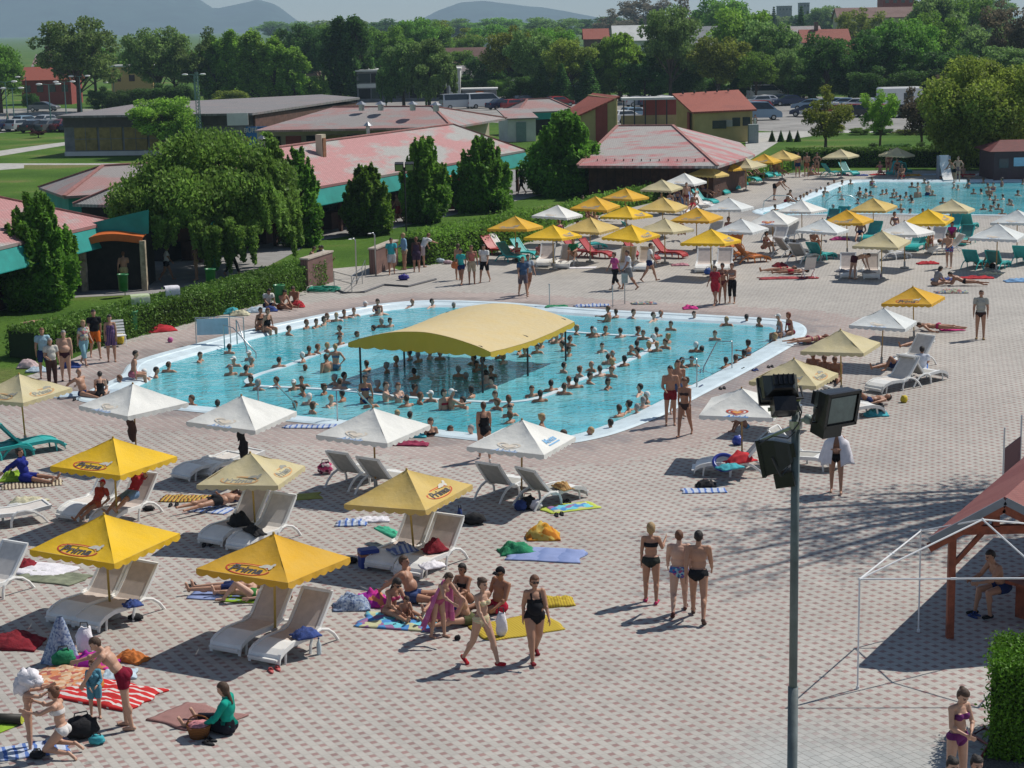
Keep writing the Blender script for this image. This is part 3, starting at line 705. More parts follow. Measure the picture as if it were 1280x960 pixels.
# ------------------------------------------------------------------ parasols
WOOD = mat('pole_wood', (.42, .25, .09), .5, .15, 8); BRASS = mat('pole_brass', (.50, .33, .07), .45, .1, 8)
DARK = mat('dark_metal', (.03, .03, .032), .4, .1, 8); STEEL = mat('steel', (.45, .46, .47), .3, .08, 6, metal=.9)
def cloth_fade(name, c, fade, amt=.5):
    """canvas with sun-bleached and dusty patches"""
    m, nt, out = nt_of(name); N = nt.nodes.new; L = nt.links.new
    b = N('ShaderNodeBsdfPrincipled'); b.inputs['Roughness'].default_value = .85; b.inputs['Specular IOR Level'].default_value = .2
    tc = N('ShaderNodeTexCoord'); oi = N('ShaderNodeObjectInfo'); ad = N('ShaderNodeVectorMath'); ad.operation = 'ADD'
    ms = N('ShaderNodeMath'); ms.operation = 'MULTIPLY'; ms.inputs[1].default_value = 40; L(oi.outputs['Random'], ms.inputs[0])
    L(tc.outputs['Object'], ad.inputs[0]); L(ms.outputs[0], ad.inputs[1])
    no = N('ShaderNodeTexNoise'); no.inputs['Scale'].default_value = 1.6; no.inputs['Detail'].default_value = 7; no.inputs['Roughness'].default_value = .65; L(ad.outputs[0], no.inputs[0])
    mr = N('ShaderNodeMapRange'); mr.inputs[1].default_value = .35; mr.inputs[2].default_value = .75; mr.inputs[4].default_value = amt
    L(no.outputs['Fac'], mr.inputs[0]); mx = N('ShaderNodeMix'); mx.data_type = 'RGBA'; mx.inputs[6].default_value = lin(c); mx.inputs[7].default_value = lin(fade); L(mr.outputs[0], mx.inputs[0])
    wv = N('ShaderNodeTexNoise'); wv.inputs['Scale'].default_value = 5; wv.inputs['Detail'].default_value = 3; L(ad.outputs[0], wv.inputs[0])
    bp = N('ShaderNodeBump'); bp.inputs['Strength'].default_value = .35; bp.inputs['Distance'].default_value = .05; L(wv.outputs['Fac'], bp.inputs['Height']); L(bp.outputs[0], b.inputs['Normal'])
    t = N('ShaderNodeBsdfTranslucent'); L(mx.outputs[2], b.inputs['Base Color']); L(mx.outputs[2], t.inputs[0]); s = N('ShaderNodeMixShader'); s.inputs[0].default_value = .13
    L(b.outputs[0], s.inputs[1]); L(t.outputs[0], s.inputs[2]); L(s.outputs[0], out.inputs[0]); return m
CLOTH = {'yellow': cloth_fade('canvas_yellow', (.70, .39, .03), (.64, .46, .15), .4), 'bright': cloth_fade('canvas_bright', (.80, .50, .025), (.72, .55, .14), .3),
         'tan': cloth_fade('canvas_tan', (.66, .47, .14), (.62, .5, .25), .6), 'cream': cloth_fade('canvas_cream', (.60, .52, .30), (.58, .53, .38), .7),
         'white': cloth_fade('canvas_white', (.80, .80, .76), (.66, .66, .62), .6), 'palewhite': cloth_fade('canvas_pale', (.70, .73, .72), (.60, .62, .62), .6)}
INK = {'grey': mat('ink_grey', (.07, .07, .08), .8), 'red': mat('ink_red', (.50, .06, .03), .8), 'blue': mat('ink_blue', (.05, .20, .50), .8),
       'faint': mat('ink_faint', (.30, .30, .26), .8), 'faintred': mat('ink_faint_red', (.56, .32, .14), .8), 'paleblue': mat('ink_pale_blue', (.20, .42, .66), .8), 'pale': mat('ink_pale', (.62, .60, .52), .8), 'orange': mat('ink_orange', (.75, .38, .10), .8), 'faintblue': mat('ink_faint_blue', (.26, .38, .58), .8), 'faintorange': mat('ink_faint_orange', (.74, .66, .55), .8)}
HSIDE = 1.02; ZA, ZR = 2.12, 1.56
def canopy_z(x, y):
    r = min(1, max(abs(x), abs(y))/HSIDE); t = min(abs(x), abs(y))/max(abs(x), abs(y), 1e-6)
    return ZA-(ZA-ZR)*(r**.93)-.07*math.sin(PI*min(r, 1))*(1-t**2)
def canopy_mesh(wr=0, seed=0):
    m = MB(); n = 12; rr = 8
    for k in range(4):
        a = PI/2*k; ca, sa = math.cos(a), math.sin(a); o = len(m.v)
        for j in range(rr+1):
            r = j/rr
            for i in range(n+1):
                t = -1+2*i/n; x, y = r*HSIDE*t, -r*HSIDE; z = canopy_z(x, y)
                z += (.02+wr)*noise.noise(Vector((x*2.3+seed, y*2.3+k*7, 1)))*math.sin(PI*r)
                m.v.append((x*ca-y*sa, x*sa+y*ca, z))
        for j in range(rr):
            for i in range(n):
                q = o+j*(n+1)+i
                if j == 0: m.face((q, q+n+1, q+n+2))
                else: m.face((q, q+n+1, q+n+2, q+1))
        # scalloped valance
        nn = 48; o = len(m.v)
        for i in range(nn+1):
            t = -1+2*i/nn; x = HSIDE*t; sc = .085+.045*abs(math.sin(PI*8*(t+1)/2)); out = 1.004+.02*noise.noise(Vector((t*4, k, seed)))
            for dz, oo in ((0.0, 1.0), (sc, out)):
                X, Y = x*oo, -HSIDE*oo; m.v.append((X*ca-Y*sa, X*sa+Y*ca, canopy_z(x, HSIDE)-dz-.002))
        for i in range(nn): q = o+i*2; m.face((q, q+1, q+3, q+2))
    return m
def text_mesh(txt, size, shear=.25, bold=.0):
    c = bpy.data.curves.new('t', 'FONT'); c.body = txt; c.size = size; c.shear = shear; c.align_x = 'CENTER'; c.align_y = 'CENTER'; c.offset = bold; c.resolution_u = 3
    o = bpy.data.objects.new('t', c); COL.objects.link(o); dg = bpy.context.evaluated_depsgraph_get(); me = bpy.data.meshes.new_from_object(o.evaluated_get(dg))
    bm = bmesh.new(); bm.from_mesh(me); bmesh.ops.subdivide_edges(bm, edges=[e for e in bm.edges if e.calc_length() > size*.3], cuts=2); bm.to_mesh(me); bm.free()
    v = [tuple(x.co[:2]) for x in me.vertices]; f = [tuple(p.vertices) for p in me.polygons]; bpy.data.objects.remove(o); bpy.data.meshes.remove(me); return v, f
def on_panel(m, pts, faces, k, v0, h=.010, mi=0):
    """lay a flat drawing (u along the rim, v up the slope) onto canopy panel k"""
    SL = math.hypot(HSIDE, ZA-ZR); a = PI/2*k; ca, sa = math.cos(a), math.sin(a); m.mi = mi; out = []
    S_ = 1.3
    for (u, v) in pts:
        u *= S_; v *= S_
        y = -HSIDE*(1-(v+v0)/SL); x = u; z = canopy_z(x, y)+h*.9; y -= h*.4; out.append((x*ca-y*sa, x*sa+y*ca, z))
    m.add(out, faces)
def ringpts(a, b, w, n=36, arc=1.0, rot=0):
    pts = []; 
    for i in range(n+1):
        t = 2*PI*arc*i/n+rot
        for q in (0, w): pts.append(((a-q)*math.cos(t), (b-q)*math.sin(t)))
    return pts, [(2*i, 2*i+1, 2*i+3, 2*i+2) for i in range(n)]
def discpts(cx, cy, a, b, n=16): return [(cx+a*math.cos(2*PI*i/n), cy+b*math.sin(2*PI*i/n)) for i in range(n)], [tuple(range(n))]
_txt = {}
def txt(t, s, sh=.25, b=0):
    if (t, s, sh, b) not in _txt: _txt[(t, s, sh, b)] = text_mesh(t, s, sh, b)
    return _txt[(t, s, sh, b)]
def prima(m, k, v0, faint=False):
    c = (3, 4) if faint else (0, 1)
    p, f = ringpts(.37, .145, .028, arc=.93, rot=.5); on_panel(m, p, f, k, v0, .008, c[1])
    p, f = ringpts(.335, .125, .016, arc=.9, rot=3.6); on_panel(m, p, f, k, v0, .009, c[1] if faint else 5)
    v, f = txt('Prima', .235, .22, .006); on_panel(m, [(x-.02, y-.01) for x, y in v], f, k, v0, .013, c[0])
    for q in ((.24, .12, .075, .04), (.33, .10, .035, .05), (.36, .15, .03, .028), (.18, .105, .05, .02)):
        p, f = discpts(*q); on_panel(m, p, f, k, v0, .011, 2 if not faint else 3)
def heart(m, k, v0, faint=False):
    for s, s2, mi in ((1.0, .80, 1), (.60, .40, 1), (.40, .0, 5)):
        pts = []
        for i in range(41):
            t = 2*PI*i/40
            for q in (s, s2): pts.append((.21*q*(math.sin(t)**3)*1.15, .014*q*(13*math.cos(t)-5*math.cos(2*t)-2*math.cos(3*t)-math.cos(4*t))*.62))
        on_panel(m, pts, [(2*i, 2*i+1, 2*i+3, 2*i+2) for i in range(40)], k, v0+.13, .010, 7 if faint else mi)
    v, f = txt('Algida', .21, .35, .004); on_panel(m, [(x, y-.11) for x, y in v], f, k, v0, .012, 6 if not faint else 8)
def bluebox(m, k, v0):
    v, f = txt('Motta', .2, .3, .006); on_panel(m, [(x, y+.03) for x, y in v], f, k, v0, .012, 9)
    on_panel(m, [(-.25, -.11), (.25, -.11), (.25, -.075), (-.25, -.075)], [(0, 1, 2, 3)], k, v0, .012, 9)
INKS = [INK['grey'], INK['red'], INK['pale'], INK['faint'], INK['faintred'], INK['orange'], INK['blue'], INK['faintorange'], INK['faintblue'], INK['paleblue'], CLOTH['white']]
def parasol(color, logos=(), pole=BRASS, wr=0, seed=0):
    root = thing('parasol', '', 'parasol')
    c = canopy_mesh(wr, seed).build('canopy', CLOTH[color], root, True)
    if logos:
        m = MB()
        for kind, k, v0 in logos: {'prima': lambda: prima(m, k, v0), 'primaf': lambda: prima(m, k, v0, True), 'algida': lambda: heart(m, k, v0), 'algidaf': lambda: heart(m, k, v0, True), 'box': lambda: bluebox(m, k, v0)}[kind]()
        m.build('logo', INKS, c)
    p = MB(); p.cyl((0, 0, 0), (0, 0, ZA-.06), .024, n=10); p.build('pole', pole, root, True)
    p = MB(); p.lathe([(.001, .0), (.20, .0), (.21, .03), (.19, .06), (.07, .075), (.045, .09), (.045, .30), (.03, .31), (.001, .31)], 18); p.build('base', CONC, root, True)
    p = MB(); p.lathe([(.001, ZA+.035), (.02, ZA+.03), (.03, ZA), (.02, ZA-.015)], 10); p.build('finial', pole, root)
    for k in range(4):
        a = PI/4+PI/2*k; p = MB(); d = Vector((math.cos(a), math.sin(a), 0)); q = d*HSIDE*1.40; p.beam(Vector((0, 0, ZA-.05)), Vector((q.x, q.y, ZR-.02)), .018, .022)
        p.beam(Vector((0, 0, ZA-.42)), d*.72+Vector((0, 0, canopy_z(.5, .5)-.05)), .014, .018); p.build('rib', WOOD, root)
    return reg(root)
# ------------------------------------------------------------------ sun loungers
PROF = [(-.97, .10), (-.93, .22), (-.80, .29), (-.55, .345), (-.2, .33), (.05, .315), (.18, .335), (.27, .40), (.45, .60), (.62, .80), (.74, .95)]
def strip(pts, w, th, y0=0):
    m = MB()
    n = len(pts)
    for (x, z) in pts:
        for y in (-w/2, w/2):
            m.v += [(x, y+y0, z), (x, y+y0, z-th)]
    for i in range(n-1):
        a = i*4; b = a+4; m.face((a, a+2, b+2, b)); m.face((a+1, b+1, b+3, a+3)); m.face((a, b, b+1, a+1)); m.face((a+2, a+3, b+3, b+2))
    m.face((0, 1, 3, 2)); a = (n-1)*4; m.face((a, a+2, a+3, a+1)); return m
def lounger(frame_m, cloth_m, flat=False):
    root = thing('sun_lounger', '', 'sun lounger'); P = PROF if not flat else PROF[:6]+[(.25, .32), (.5, .33), (.72, .36), (.9, .38)]
    smooth = []
    for i in range(len(P)-1):
        for s in range(3): t = s/3; smooth.append((P[i][0]*(1-t)+P[i+1][0]*t, P[i][1]*(1-t)+P[i+1][1]*t))
    smooth.append(P[-1]); cut = [i for i, q in enumerate(smooth) if q[0] >= .17][0]
    ft = [i for i, q in enumerate(smooth) if q[0] >= -.52][0]; strip([(x, z+.004) for x, z in smooth[:ft+1]], .60, .03).build('foot_panel', frame_m, root); strip(smooth[ft:cut+1], .62, .02).build('seat', cloth_m, root); strip(smooth[cut:], .62, .02).build('backrest', cloth_m, root)
    for s in (-1, 1):
        strip([(x, z+.025) for x, z in smooth], .065, .09, s*.33).build('side_rail', frame_m, root)
        arch = [(-.06, 0), (-.05, .14), (.00, .27), (.12, .35), (.30, .36), (.50, .30), (.68, .17), (.82, 0)]
        m = MB(); m.tube([(x, s*.375, z) for x, z in arch], [.026]*8, 6, sx=1, sy=1.3); m.build('arch_leg', frame_m, root)
        m = MB(); m.tube([(-.70, s*.30, .30), (-.73, s*.31, .12), (-.74, s*.31, 0)], [.032, .026, .022], 6); m.build('leg', frame_m, root)
    m = MB(); x, z = P[-1]; m.beam((x+.01, -.35, z), (x+.01, .35, z), .05, .05); m.build('top_bar', frame_m, root); m = MB(); m.beam((-.97, -.33, .15), (-.97, .33, .15), .12, .03); m.build('foot_bar', frame_m, root)
    return reg(root)
MESHW = mat('sling_white', (.64, .60, .56), .7, .08, 8); MESHP = mat('sling_beige', (.58, .50, .45), .7, .08, 8)
TEALF = mat('teal_plastic', (.03, .42, .40), .35, .08, 4); TEALS = mat('teal_sling', (.05, .36, .36), .6, .1, 8); TEALD = mat('teal_sling_dark', (.06, .22, .21), .7, .1, 8)
REDF = mat('red_plastic', (.38, .03, .03), .4, .1, 4); ORF = mat('orange_plastic', (.62, .20, .04), .4, .1, 4); GREYS = mat('grey_sling', (.40, .39, .36), .7, .1, 8); BLUES = mat('blue_sling', (.12, .22, .42), .7, .1, 8)
LG = {'white': lounger(WHITE, MESHW), 'beige': lounger(WHITE, MESHP), 'teal': lounger(TEALF, TEALS), 'tealdark': lounger(TEALF, TEALD), 'red': lounger(REDF, REDF), 'orange': lounger(ORF, ORF), 'grey': lounger(WHITE, GREYS), 'blue': lounger(WHITE, BLUES), 'flat': lounger(WHITE, MESHW, True)}
PRO = list(LG.values())
def place_lounger(kind, px_, py_, head, label, group=None, sc=1.0):
    p = G(px_, py_); return copy_tree(LG[kind], p, R(head), label, group, sc)
# ------------------------------------------------------------------ small things
def towel(p, sx, sy, rz, m, label, crumple=.02, cat='towel', name='towel', group=None, seed=0, heap=0, z=.004):
    n = 18; me = MB()
    for side in (0, 1):
        for j in range(n+1):
            for i in range(n+1):
                u, v = i/n*2-1, j/n*2-1
                w2 = 1+.15*noise.noise(Vector((u*1.5+seed, v*1.5, 3))); x, y = u*sx/2*w2+.04*crumple*20*noise.noise(Vector((v*2, seed, 5)))*sx, v*sy/2*w2
                ed = max(0, 1-max(abs(u), abs(v))**4); h = crumple*(.5+abs(noise.noise(Vector((u*2.6+seed, v*2.6, 0)))*2.4)+.5*abs(noise.noise(Vector((u*6, v*6, seed)))))*(.35+.65*ed)
                h += heap*max(0, 1-(u*u+v*v))**.8*(1+.35*noise.noise(Vector((u*2.5, v*2.5, seed+9))))
                me.v.append((x, y, h+.012 if side == 0 else 0))
    N1 = (n+1)**2
    for j in range(n):
        for i in range(n):
            q = j*(n+1)+i; me.face((q, q+1, q+n+2, q+n+1)); me.face((N1+q, N1+q+n+1, N1+q+n+2, N1+q+1))
    for i in range(n):
        for a, b in ((i, i+1), (n*(n+1)+i+1, n*(n+1)+i), ((i+1)*(n+1), i*(n+1)), (i*(n+1)+n, (i+1)*(n+1)+n)): me.face((b, a, a+N1, b+N1))
    o = me.build(name, m, None, True); o.location = (p[0], p[1], p[2]+z if len(p) > 2 else z); o.rotation_euler = (0, 0, R(rz)); tag(o, label, cat, group); return o
def bag(p, w, d, h, m, label, rz=0, handles=True, cat='bag', name='bag', group=None, seed=1):
    o = thing(name, label, cat, p, R(rz), group); b = MB(); b.ell((0, 0, h*.46), w/2, d/2, h*.5, 16, 10, noise_amp=.35, seed=seed)
    b.v = [(x, y, max(0, z)) for x, y, z in b.v]; b.build('bag_body', m, o, True)
    if handles:
        b = MB(); b.tube([(-w*.25, 0, h*.8), (-w*.18, 0, h*1.15), (w*.18, 0, h*1.15), (w*.25, 0, h*.8)], .012, 6); b.build('handle', DARK, o)
    return o
def sandals(p, m, label, rz=0, group=None):
    o = thing('sandals', label, 'sandals', p, R(rz), group)
    for s in (-1, 1):
        b = MB(); c = Vector((s*.07, s*.03, 0)); pts = [(c.x+.045*math.cos(t)*(1+.15*math.sin(t)), c.y+.13*math.sin(t)) for t in [2*PI*i/14 for i in range(14)]]; b.prism(pts, 0, .022)
        b.tube([(c.x-.045, c.y+.02, .015), (c.x-.02, c.y+.05, .055), (c.x+.02, c.y+.05, .055), (c.x+.045, c.y+.02, .015)], .014, 6); b.build('sandal', m, o, True)
    return o
def bin_(p, label, h=.9, group=None, rz=0):
    o = thing('litter_bin', label, 'litter bin', p, R(rz), group); G1 = mat('bin_green', (.03, .20, .07), .4, .15, 3); b = MB()
    b.lathe([(.001, .25), (.17, .25), (.19, .3), (.23, h-.06), (.25, h-.05), (.25, h), (.225, h), (.2, .35), (.001, .33)], 18); b.build('bucket', G1, o, True)
    b = MB(); b.cyl((0, .26, 0), (0, .26, h), .022); b.build('post', STEEL, o); return o
# ------------------------------------------------------------------ trees
LEAF = {}
def leaf_mat(name, c, transl=.5):
    if name in LEAF: return LEAF[name]
    m, nt, out = nt_of('leaves_'+name); N = nt.nodes.new; L = nt.links.new
    g = N('ShaderNodeNewGeometry'); oi = N('ShaderNodeObjectInfo'); no = N('ShaderNodeTexNoise'); no.inputs['Scale'].default_value = .5; L(g.outputs['Position'], no.inputs[0])
    hs = N('ShaderNodeHueSaturation'); hs.inputs['Color'].default_value = lin(c)
    def mr(src, a, b, lo=0, hi=1):
        x = N('ShaderNodeMapRange'); x.inputs[1].default_value = lo; x.inputs[2].default_value = hi; x.inputs[3].default_value = a; x.inputs[4].default_value = b; L(src, x.inputs[0]); return x.outputs[0]
    v = N('ShaderNodeMath'); v.operation = 'MULTIPLY'; L(mr(g.outputs['Random Per Island'], .65, 1.5), v.inputs[0]); L(mr(no.outputs['Fac'], .7, 1.3, .3, .7), v.inputs[1])
    v2 = N('ShaderNodeMath'); v2.operation = 'MULTIPLY'; L(v.outputs[0], v2.inputs[0]); L(mr(oi.outputs['Random'], .8, 1.2), v2.inputs[1])
    L(v2.outputs[0], hs.inputs['Value']); L(mr(oi.outputs['Random'], .487, .513), hs.inputs['Hue'])
    d = N('ShaderNodeBsdfPrincipled'); d.inputs['Roughness'].default_value = .6; d.inputs['Specular IOR Level'].default_value = .25; t = N('ShaderNodeBsdfTranslucent'); L(hs.outputs[0], d.inputs['Base Color']); L(hs.outputs[0], t.inputs[0])
    s = N('ShaderNodeMixShader'); s.inputs[0].default_value = transl; L(d.outputs[0], s.inputs[1]); L(t.outputs[0], s.inputs[2]); L(s.outputs[0], out.inputs[0]); LEAF[name] = m; return m
BARK = mat('bark', (.10, .075, .055), .95, .3, 6, .5, 20)
def quads_mesh(name, C, S, A, Bv, m):
    """leaf mesh from arrays: centres, sizes, two in-plane axes (pointed leaf clumps)"""
    n = len(C); V = np.empty((n*4, 3)); S = S[:, None]
    V[0::4] = C-A*S; V[1::4] = C-Bv*S*.55; V[2::4] = C+A*S; V[3::4] = C+Bv*S*.55
    me = bpy.data.meshes.new(name); me.vertices.add(n*4); me.vertices.foreach_set('co', V.reshape(-1)); me.loops.add(n*4); me.loops.foreach_set('vertex_index', np.arange(n*4, dtype=np.int32))
    me.polygons.add(n); me.polygons.foreach_set('loop_start', np.arange(0, n*4, 4, dtype=np.int32)); me.materials.append(m); me.update(calc_edges=True); return me
def rnd_axes(rg, n, droop=0):
    a = rg.normal(size=(n, 3)); a[:, 2] -= droop*1.5; a /= np.linalg.norm(a, axis=1)[:, None]; b = rg.normal(size=(n, 3)); b = np.cross(a, b); b /= np.linalg.norm(b, axis=1)[:, None]; return a, b
def crown(rg, blobs, per, leaf, droop=0, fill=.45):
    C = []
    for (c, r) in blobs:
        k = int(per*(r[0]*r[1]+r[0]*r[2]*2)/3/ .5)+20; d = rg.normal(size=(k, 3)); d /= np.linalg.norm(d, axis=1)[:, None]
        rad = rg.uniform(fill, 1.35, size=(k, 1))**.75; C.append(np.array(c)+d*rad*np.array(r))
    C = np.concatenate(C); n = len(C); a, b = rnd_axes(rg, n, droop); return C, rg.uniform(.6, 1.3, n)*leaf, a, b
def make_tree(name, kind, seed, m, h=10, w=6, leaf=.16, per=90):
    """h, w: height and width in metres; returns the thing (crown, trunk, limbs)"""
    rg = np.random.default_rng(seed); rnd = random.Random(seed); root = thing(name, '', 'tree'); blobs = []; limbs = []
    if kind == 'round':
        tz = h*.25; cz = h*.60; R0 = w/2
        for i in range(74):
            a = rnd.uniform(0, 2*PI); e = rnd.uniform(-.85, 1); rr = math.sqrt(1-e*e*.9); q = rnd.uniform(.4, 1.0)
            c = Vector((math.cos(a)*rr*R0*q, math.sin(a)*rr*R0*q, cz+e*h*.36*q)); s = R0*rnd.uniform(.13, .26); blobs.append((c, (s, s, s*.8)))
            if i % 4 == 0: limbs.append(c)
    elif kind == 'cone':
        tz = h*.08
        prof = lambda t: (.62+.38*min(1, t/.28)) if t < .28 else max(.04, (1-(t-.28)/.74))**.72
        for i in range(190):
            t = rnd.random()**1.05; a = rnd.uniform(0, 2*PI); rr = w/2*prof(t)*rnd.uniform(.05, 1)**.5*rnd.uniform(.8, 1.04); c = Vector((math.cos(a)*rr, math.sin(a)*rr, h*(.05+.86*t)))
            s = w*rnd.uniform(.06, .13)*(1.1-t*.5); blobs.append((c, (s, s, s*1.25)))
            if i % 8 == 0: limbs.append(c)
        for i in range(48):   # upright shoots that break the outline
            t = rnd.uniform(.35, 1); a = rnd.uniform(0, 2*PI); rr = w/2*prof(t)*.9; b = Vector((math.cos(a)*rr, math.sin(a)*rr, h*(.1+.8*t)))
            for k in range(4): blobs.append((b+Vector((math.cos(a)*.06*k, math.sin(a)*.06*k, k*h*.036)), (.055*(4-k)*w/5, .055*(4-k)*w/5, h*.035)))
    elif kind == 'poplar':
        tz = h*.15
        for i in range(95):
            t = rnd.random(); a = rnd.uniform(0, 2*PI); rr = w/2*(math.sin(PI*min(1, .12+t*.88))**.6)*rnd.uniform(.3, 1.05); c = Vector((math.cos(a)*rr, math.sin(a)*rr, h*(.10+.88*t))); s = w*rnd.uniform(.08, .14)
            blobs.append((c, (s, s, s*1.6)))
            if i % 5 == 0: limbs.append(c)
    elif kind == 'willow':
        tz = h*.3
        for i in range(34):
            a = rnd.uniform(0, 2*PI); e = rnd.uniform(0, 1); q = rnd.uniform(.4, .92); rr = math.cos(e*1.3)*w/2*q; c = Vector((math.cos(a)*rr, math.sin(a)*rr, h*(.50+.40*e))); s = w*rnd.uniform(.09, .15); blobs.append((c, (s, s, s*.7)))
            limbs.append(c) if i % 3 == 0 else None
        for i in range(520):
            a = rnd.uniform(0, 2*PI); q = rnd.uniform(.12, 1.0)**.6; z0 = h*(.40+.50*math.sqrt(max(0, 1-q*q))*rnd.uniform(.55, 1)); z0 *= .84+.6*noise.noise(Vector((math.cos(a)*q*2.2, math.sin(a)*q*2.2, seed))); L = h*rnd.uniform(.02, .15)*(.4+q)
            for k in range(6):
                s = w*.021*(1.3-k*.16); blobs.append((Vector((math.cos(a)*w/2*(q+.01*k), math.sin(a)*w/2*(q+.01*k), z0-L*k/5)), (s, s, L/6)))
    elif kind == 'bush':
        tz = h*.05
        for i in range(50):
            a = rnd.uniform(0, 2*PI); e = rnd.uniform(-1, 1); rr = math.sqrt(1-e*e*.85); q = rnd.uniform(.4, .9); c = Vector((math.cos(a)*rr*w/2*q, math.sin(a)*rr*w/2*q, h*.48+e*h*.42*q)); s = w*rnd.uniform(.08, .14); blobs.append((c, (s, s, s)))
            if i % 8 == 0: limbs.append(c)
    elif kind == 'sparse':
        tz = h*.12
        for i in range(9): a = 2*PI*i/9+rnd.uniform(-.2, .2); q = rnd.uniform(.4, .9); limbs.append(Vector((math.cos(a)*w/2*q, math.sin(a)*w/2*q, h*rnd.uniform(.6, .95))))
        for l in list(limbs):
            for k in range(7): c = l*rnd.uniform(.55, 1.05)+Vector((rnd.gauss(0, .4), rnd.gauss(0, .4), rnd.gauss(0, .3))); s = w*rnd.uniform(.06, .11); blobs.append((c, (s, s, s*.7)))
    elif kind == 'fir':
        tz = h*.05; 
        for i in range(20):
            t = i/20; n = 7
            for k in range(n): a = 2*PI*k/n+i; rr = w/2*(1-t)*.75; s = w*.16*(1-t)+.12; blobs.append((Vector((math.cos(a)*rr, math.sin(a)*rr, h*(.08+.9*t))), (s, s, s*.45)))
    C, S, A, B = crown(rg, blobs, per, leaf, .8 if kind == 'willow' else 0)
    me = quads_mesh('crown', C, S, A, B, m); o = bpy.data.objects.new('crown', me); COL.objects.link(o); o.parent = root
    t = MB(); r0 = max(.06, h*.022); top = Vector((rnd.uniform(-.2, .2), rnd.uniform(-.2, .2), h*.82 if kind in ('cone', 'poplar', 'fir') else h*.5)); t.tube([(0, 0, -.1), (rnd.uniform(-.1, .1)*h*.1, 0, tz), top*.7, top], [r0*1.25, r0, r0*.6, r0*.25], 9)
    for l in limbs:
        z0 = min(l.z*.7, top.z*.9); z0 = max(z0*rnd.uniform(.5, .9), tz*.6); st = top*(z0/top.z); mid = (st+l)/2+Vector((0, 0, -.08*h*.5 if kind == 'willow' else .02*h)); t.tube([st, mid, l], [r0*.42, r0*.25, r0*.08], 6, cap=False)
    t.build('trunk', BARK, root, True)
    return reg(root), h
def hedge(name, path, w, h, label, m, seed=0, leaf=.05, dens=420, rag=.06, cat='hedge'):
    """clipped hedge along a ground path: dark core plus leaf shell"""
    root = thing(name, label, cat, (path[0][0], path[0][1], 0)); o0 = Vector((path[0][0], path[0][1], 0)); rg = np.random.default_rng(seed); core = MB(); Cs = []
    for a, b in zip(path[:-1], path[1:]):
        a, b = Vector((a[0], a[1], 0))-o0, Vector((b[0], b[1], 0))-o0; d = (b-a); L = d.length; d.normalize(); s = Vector((-d.y, d.x, 0))
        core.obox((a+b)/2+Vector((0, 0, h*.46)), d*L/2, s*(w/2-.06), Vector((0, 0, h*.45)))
        area_ = L*(w+2*h); n = int(area_*dens); u = rg.uniform(-.02, 1.02, n); q = rg.uniform(0, w+2*h, n)
        X = np.where(q < h, -w/2, np.where(q < h+w, q-h-w/2, w/2)); Z = np.where(q < h, q, np.where(q < h+w, h, w+2*h-q))
        P = np.array(a)+np.outer(u*L, np.array(d))+np.outer(X, np.array(s)); P[:, 2] = Z
        bump = np.array([noise.noise(Vector(p)*.9) for p in P[::12]]).repeat(12)[:n] if n > 12 else np.zeros(n)
        P += rg.normal(size=(n, 3))*rag; P[:, 2] += bump[:n]*.12*(Z > h*.9); P[:, 2] = np.maximum(P[:, 2], .02); Cs.append(P)
    C = np.concatenate(Cs); n = len(C); A, B = rnd_axes(rg, n); o = bpy.data.objects.new('foliage', quads_mesh('foliage', C, rg.uniform(.6, 1.3, n)*leaf, A, B, m)); COL.objects.link(o); o.parent = root
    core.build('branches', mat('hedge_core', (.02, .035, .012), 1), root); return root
def at(px_, py_, Y):
    d = ray(px_, py_); t = Y/d.y; return Vector((d.x*t, Y, HC+d.z*t))
# ------------------------------------------------------------------ hills
def hills(name, prof, Y0, c, seed):
    m = MB(); xs = np.linspace(prof[0][0], prof[-1][0], 260); n = 24
    for x in xs:
        y = np.interp(x, [p[0] for p in prof], [p[1] for p in prof]); top = at(x, y, Y0); H = top.z
        for j in range(n+1):
            v = j/n; Y = Y0-1600+v*2400; s = math.sin(PI*min(1, v*1.0)**.9); X = top.x*Y/Y0 if Y < Y0 else top.x
            m.v.append((X, Y, -1+(H+1)*max(0, s)**1.1*(1+.22*noise.noise(Vector((X*.002, Y*.003, seed)))+.07*noise.noise(Vector((X*.01, Y*.01, seed))))))
    for i in range(259):
        for j in range(n): q = i*(n+1)+j; m.face((q, q+n+1, q+n+2, q+1))
    o = m.build('hills', c, None, True); o['kind'] = 'structure'
HM = mat('hill_forest', (.03, .055, .04), 1, .6, .012, 0)
hills('hills', [(-1500, 30), (-1000, 12), (-700, 20), (-350, -4), (-140, -14), (60, -16), (200, -10), (240, -1), (268, 14), (290, 11), (322, 4), (345, 11), (372, 28), (410, 38), (480, 41)], 7800, HM, 1)
hills('hills', [(470, 40), (520, 28), (545, 16), (575, 6), (605, 4), (640, 7), (700, 14), (750, 23), (800, 32), (900, 36), (1300, 30), (1700, 10), (2200, 28)], 8000, HM, 5)
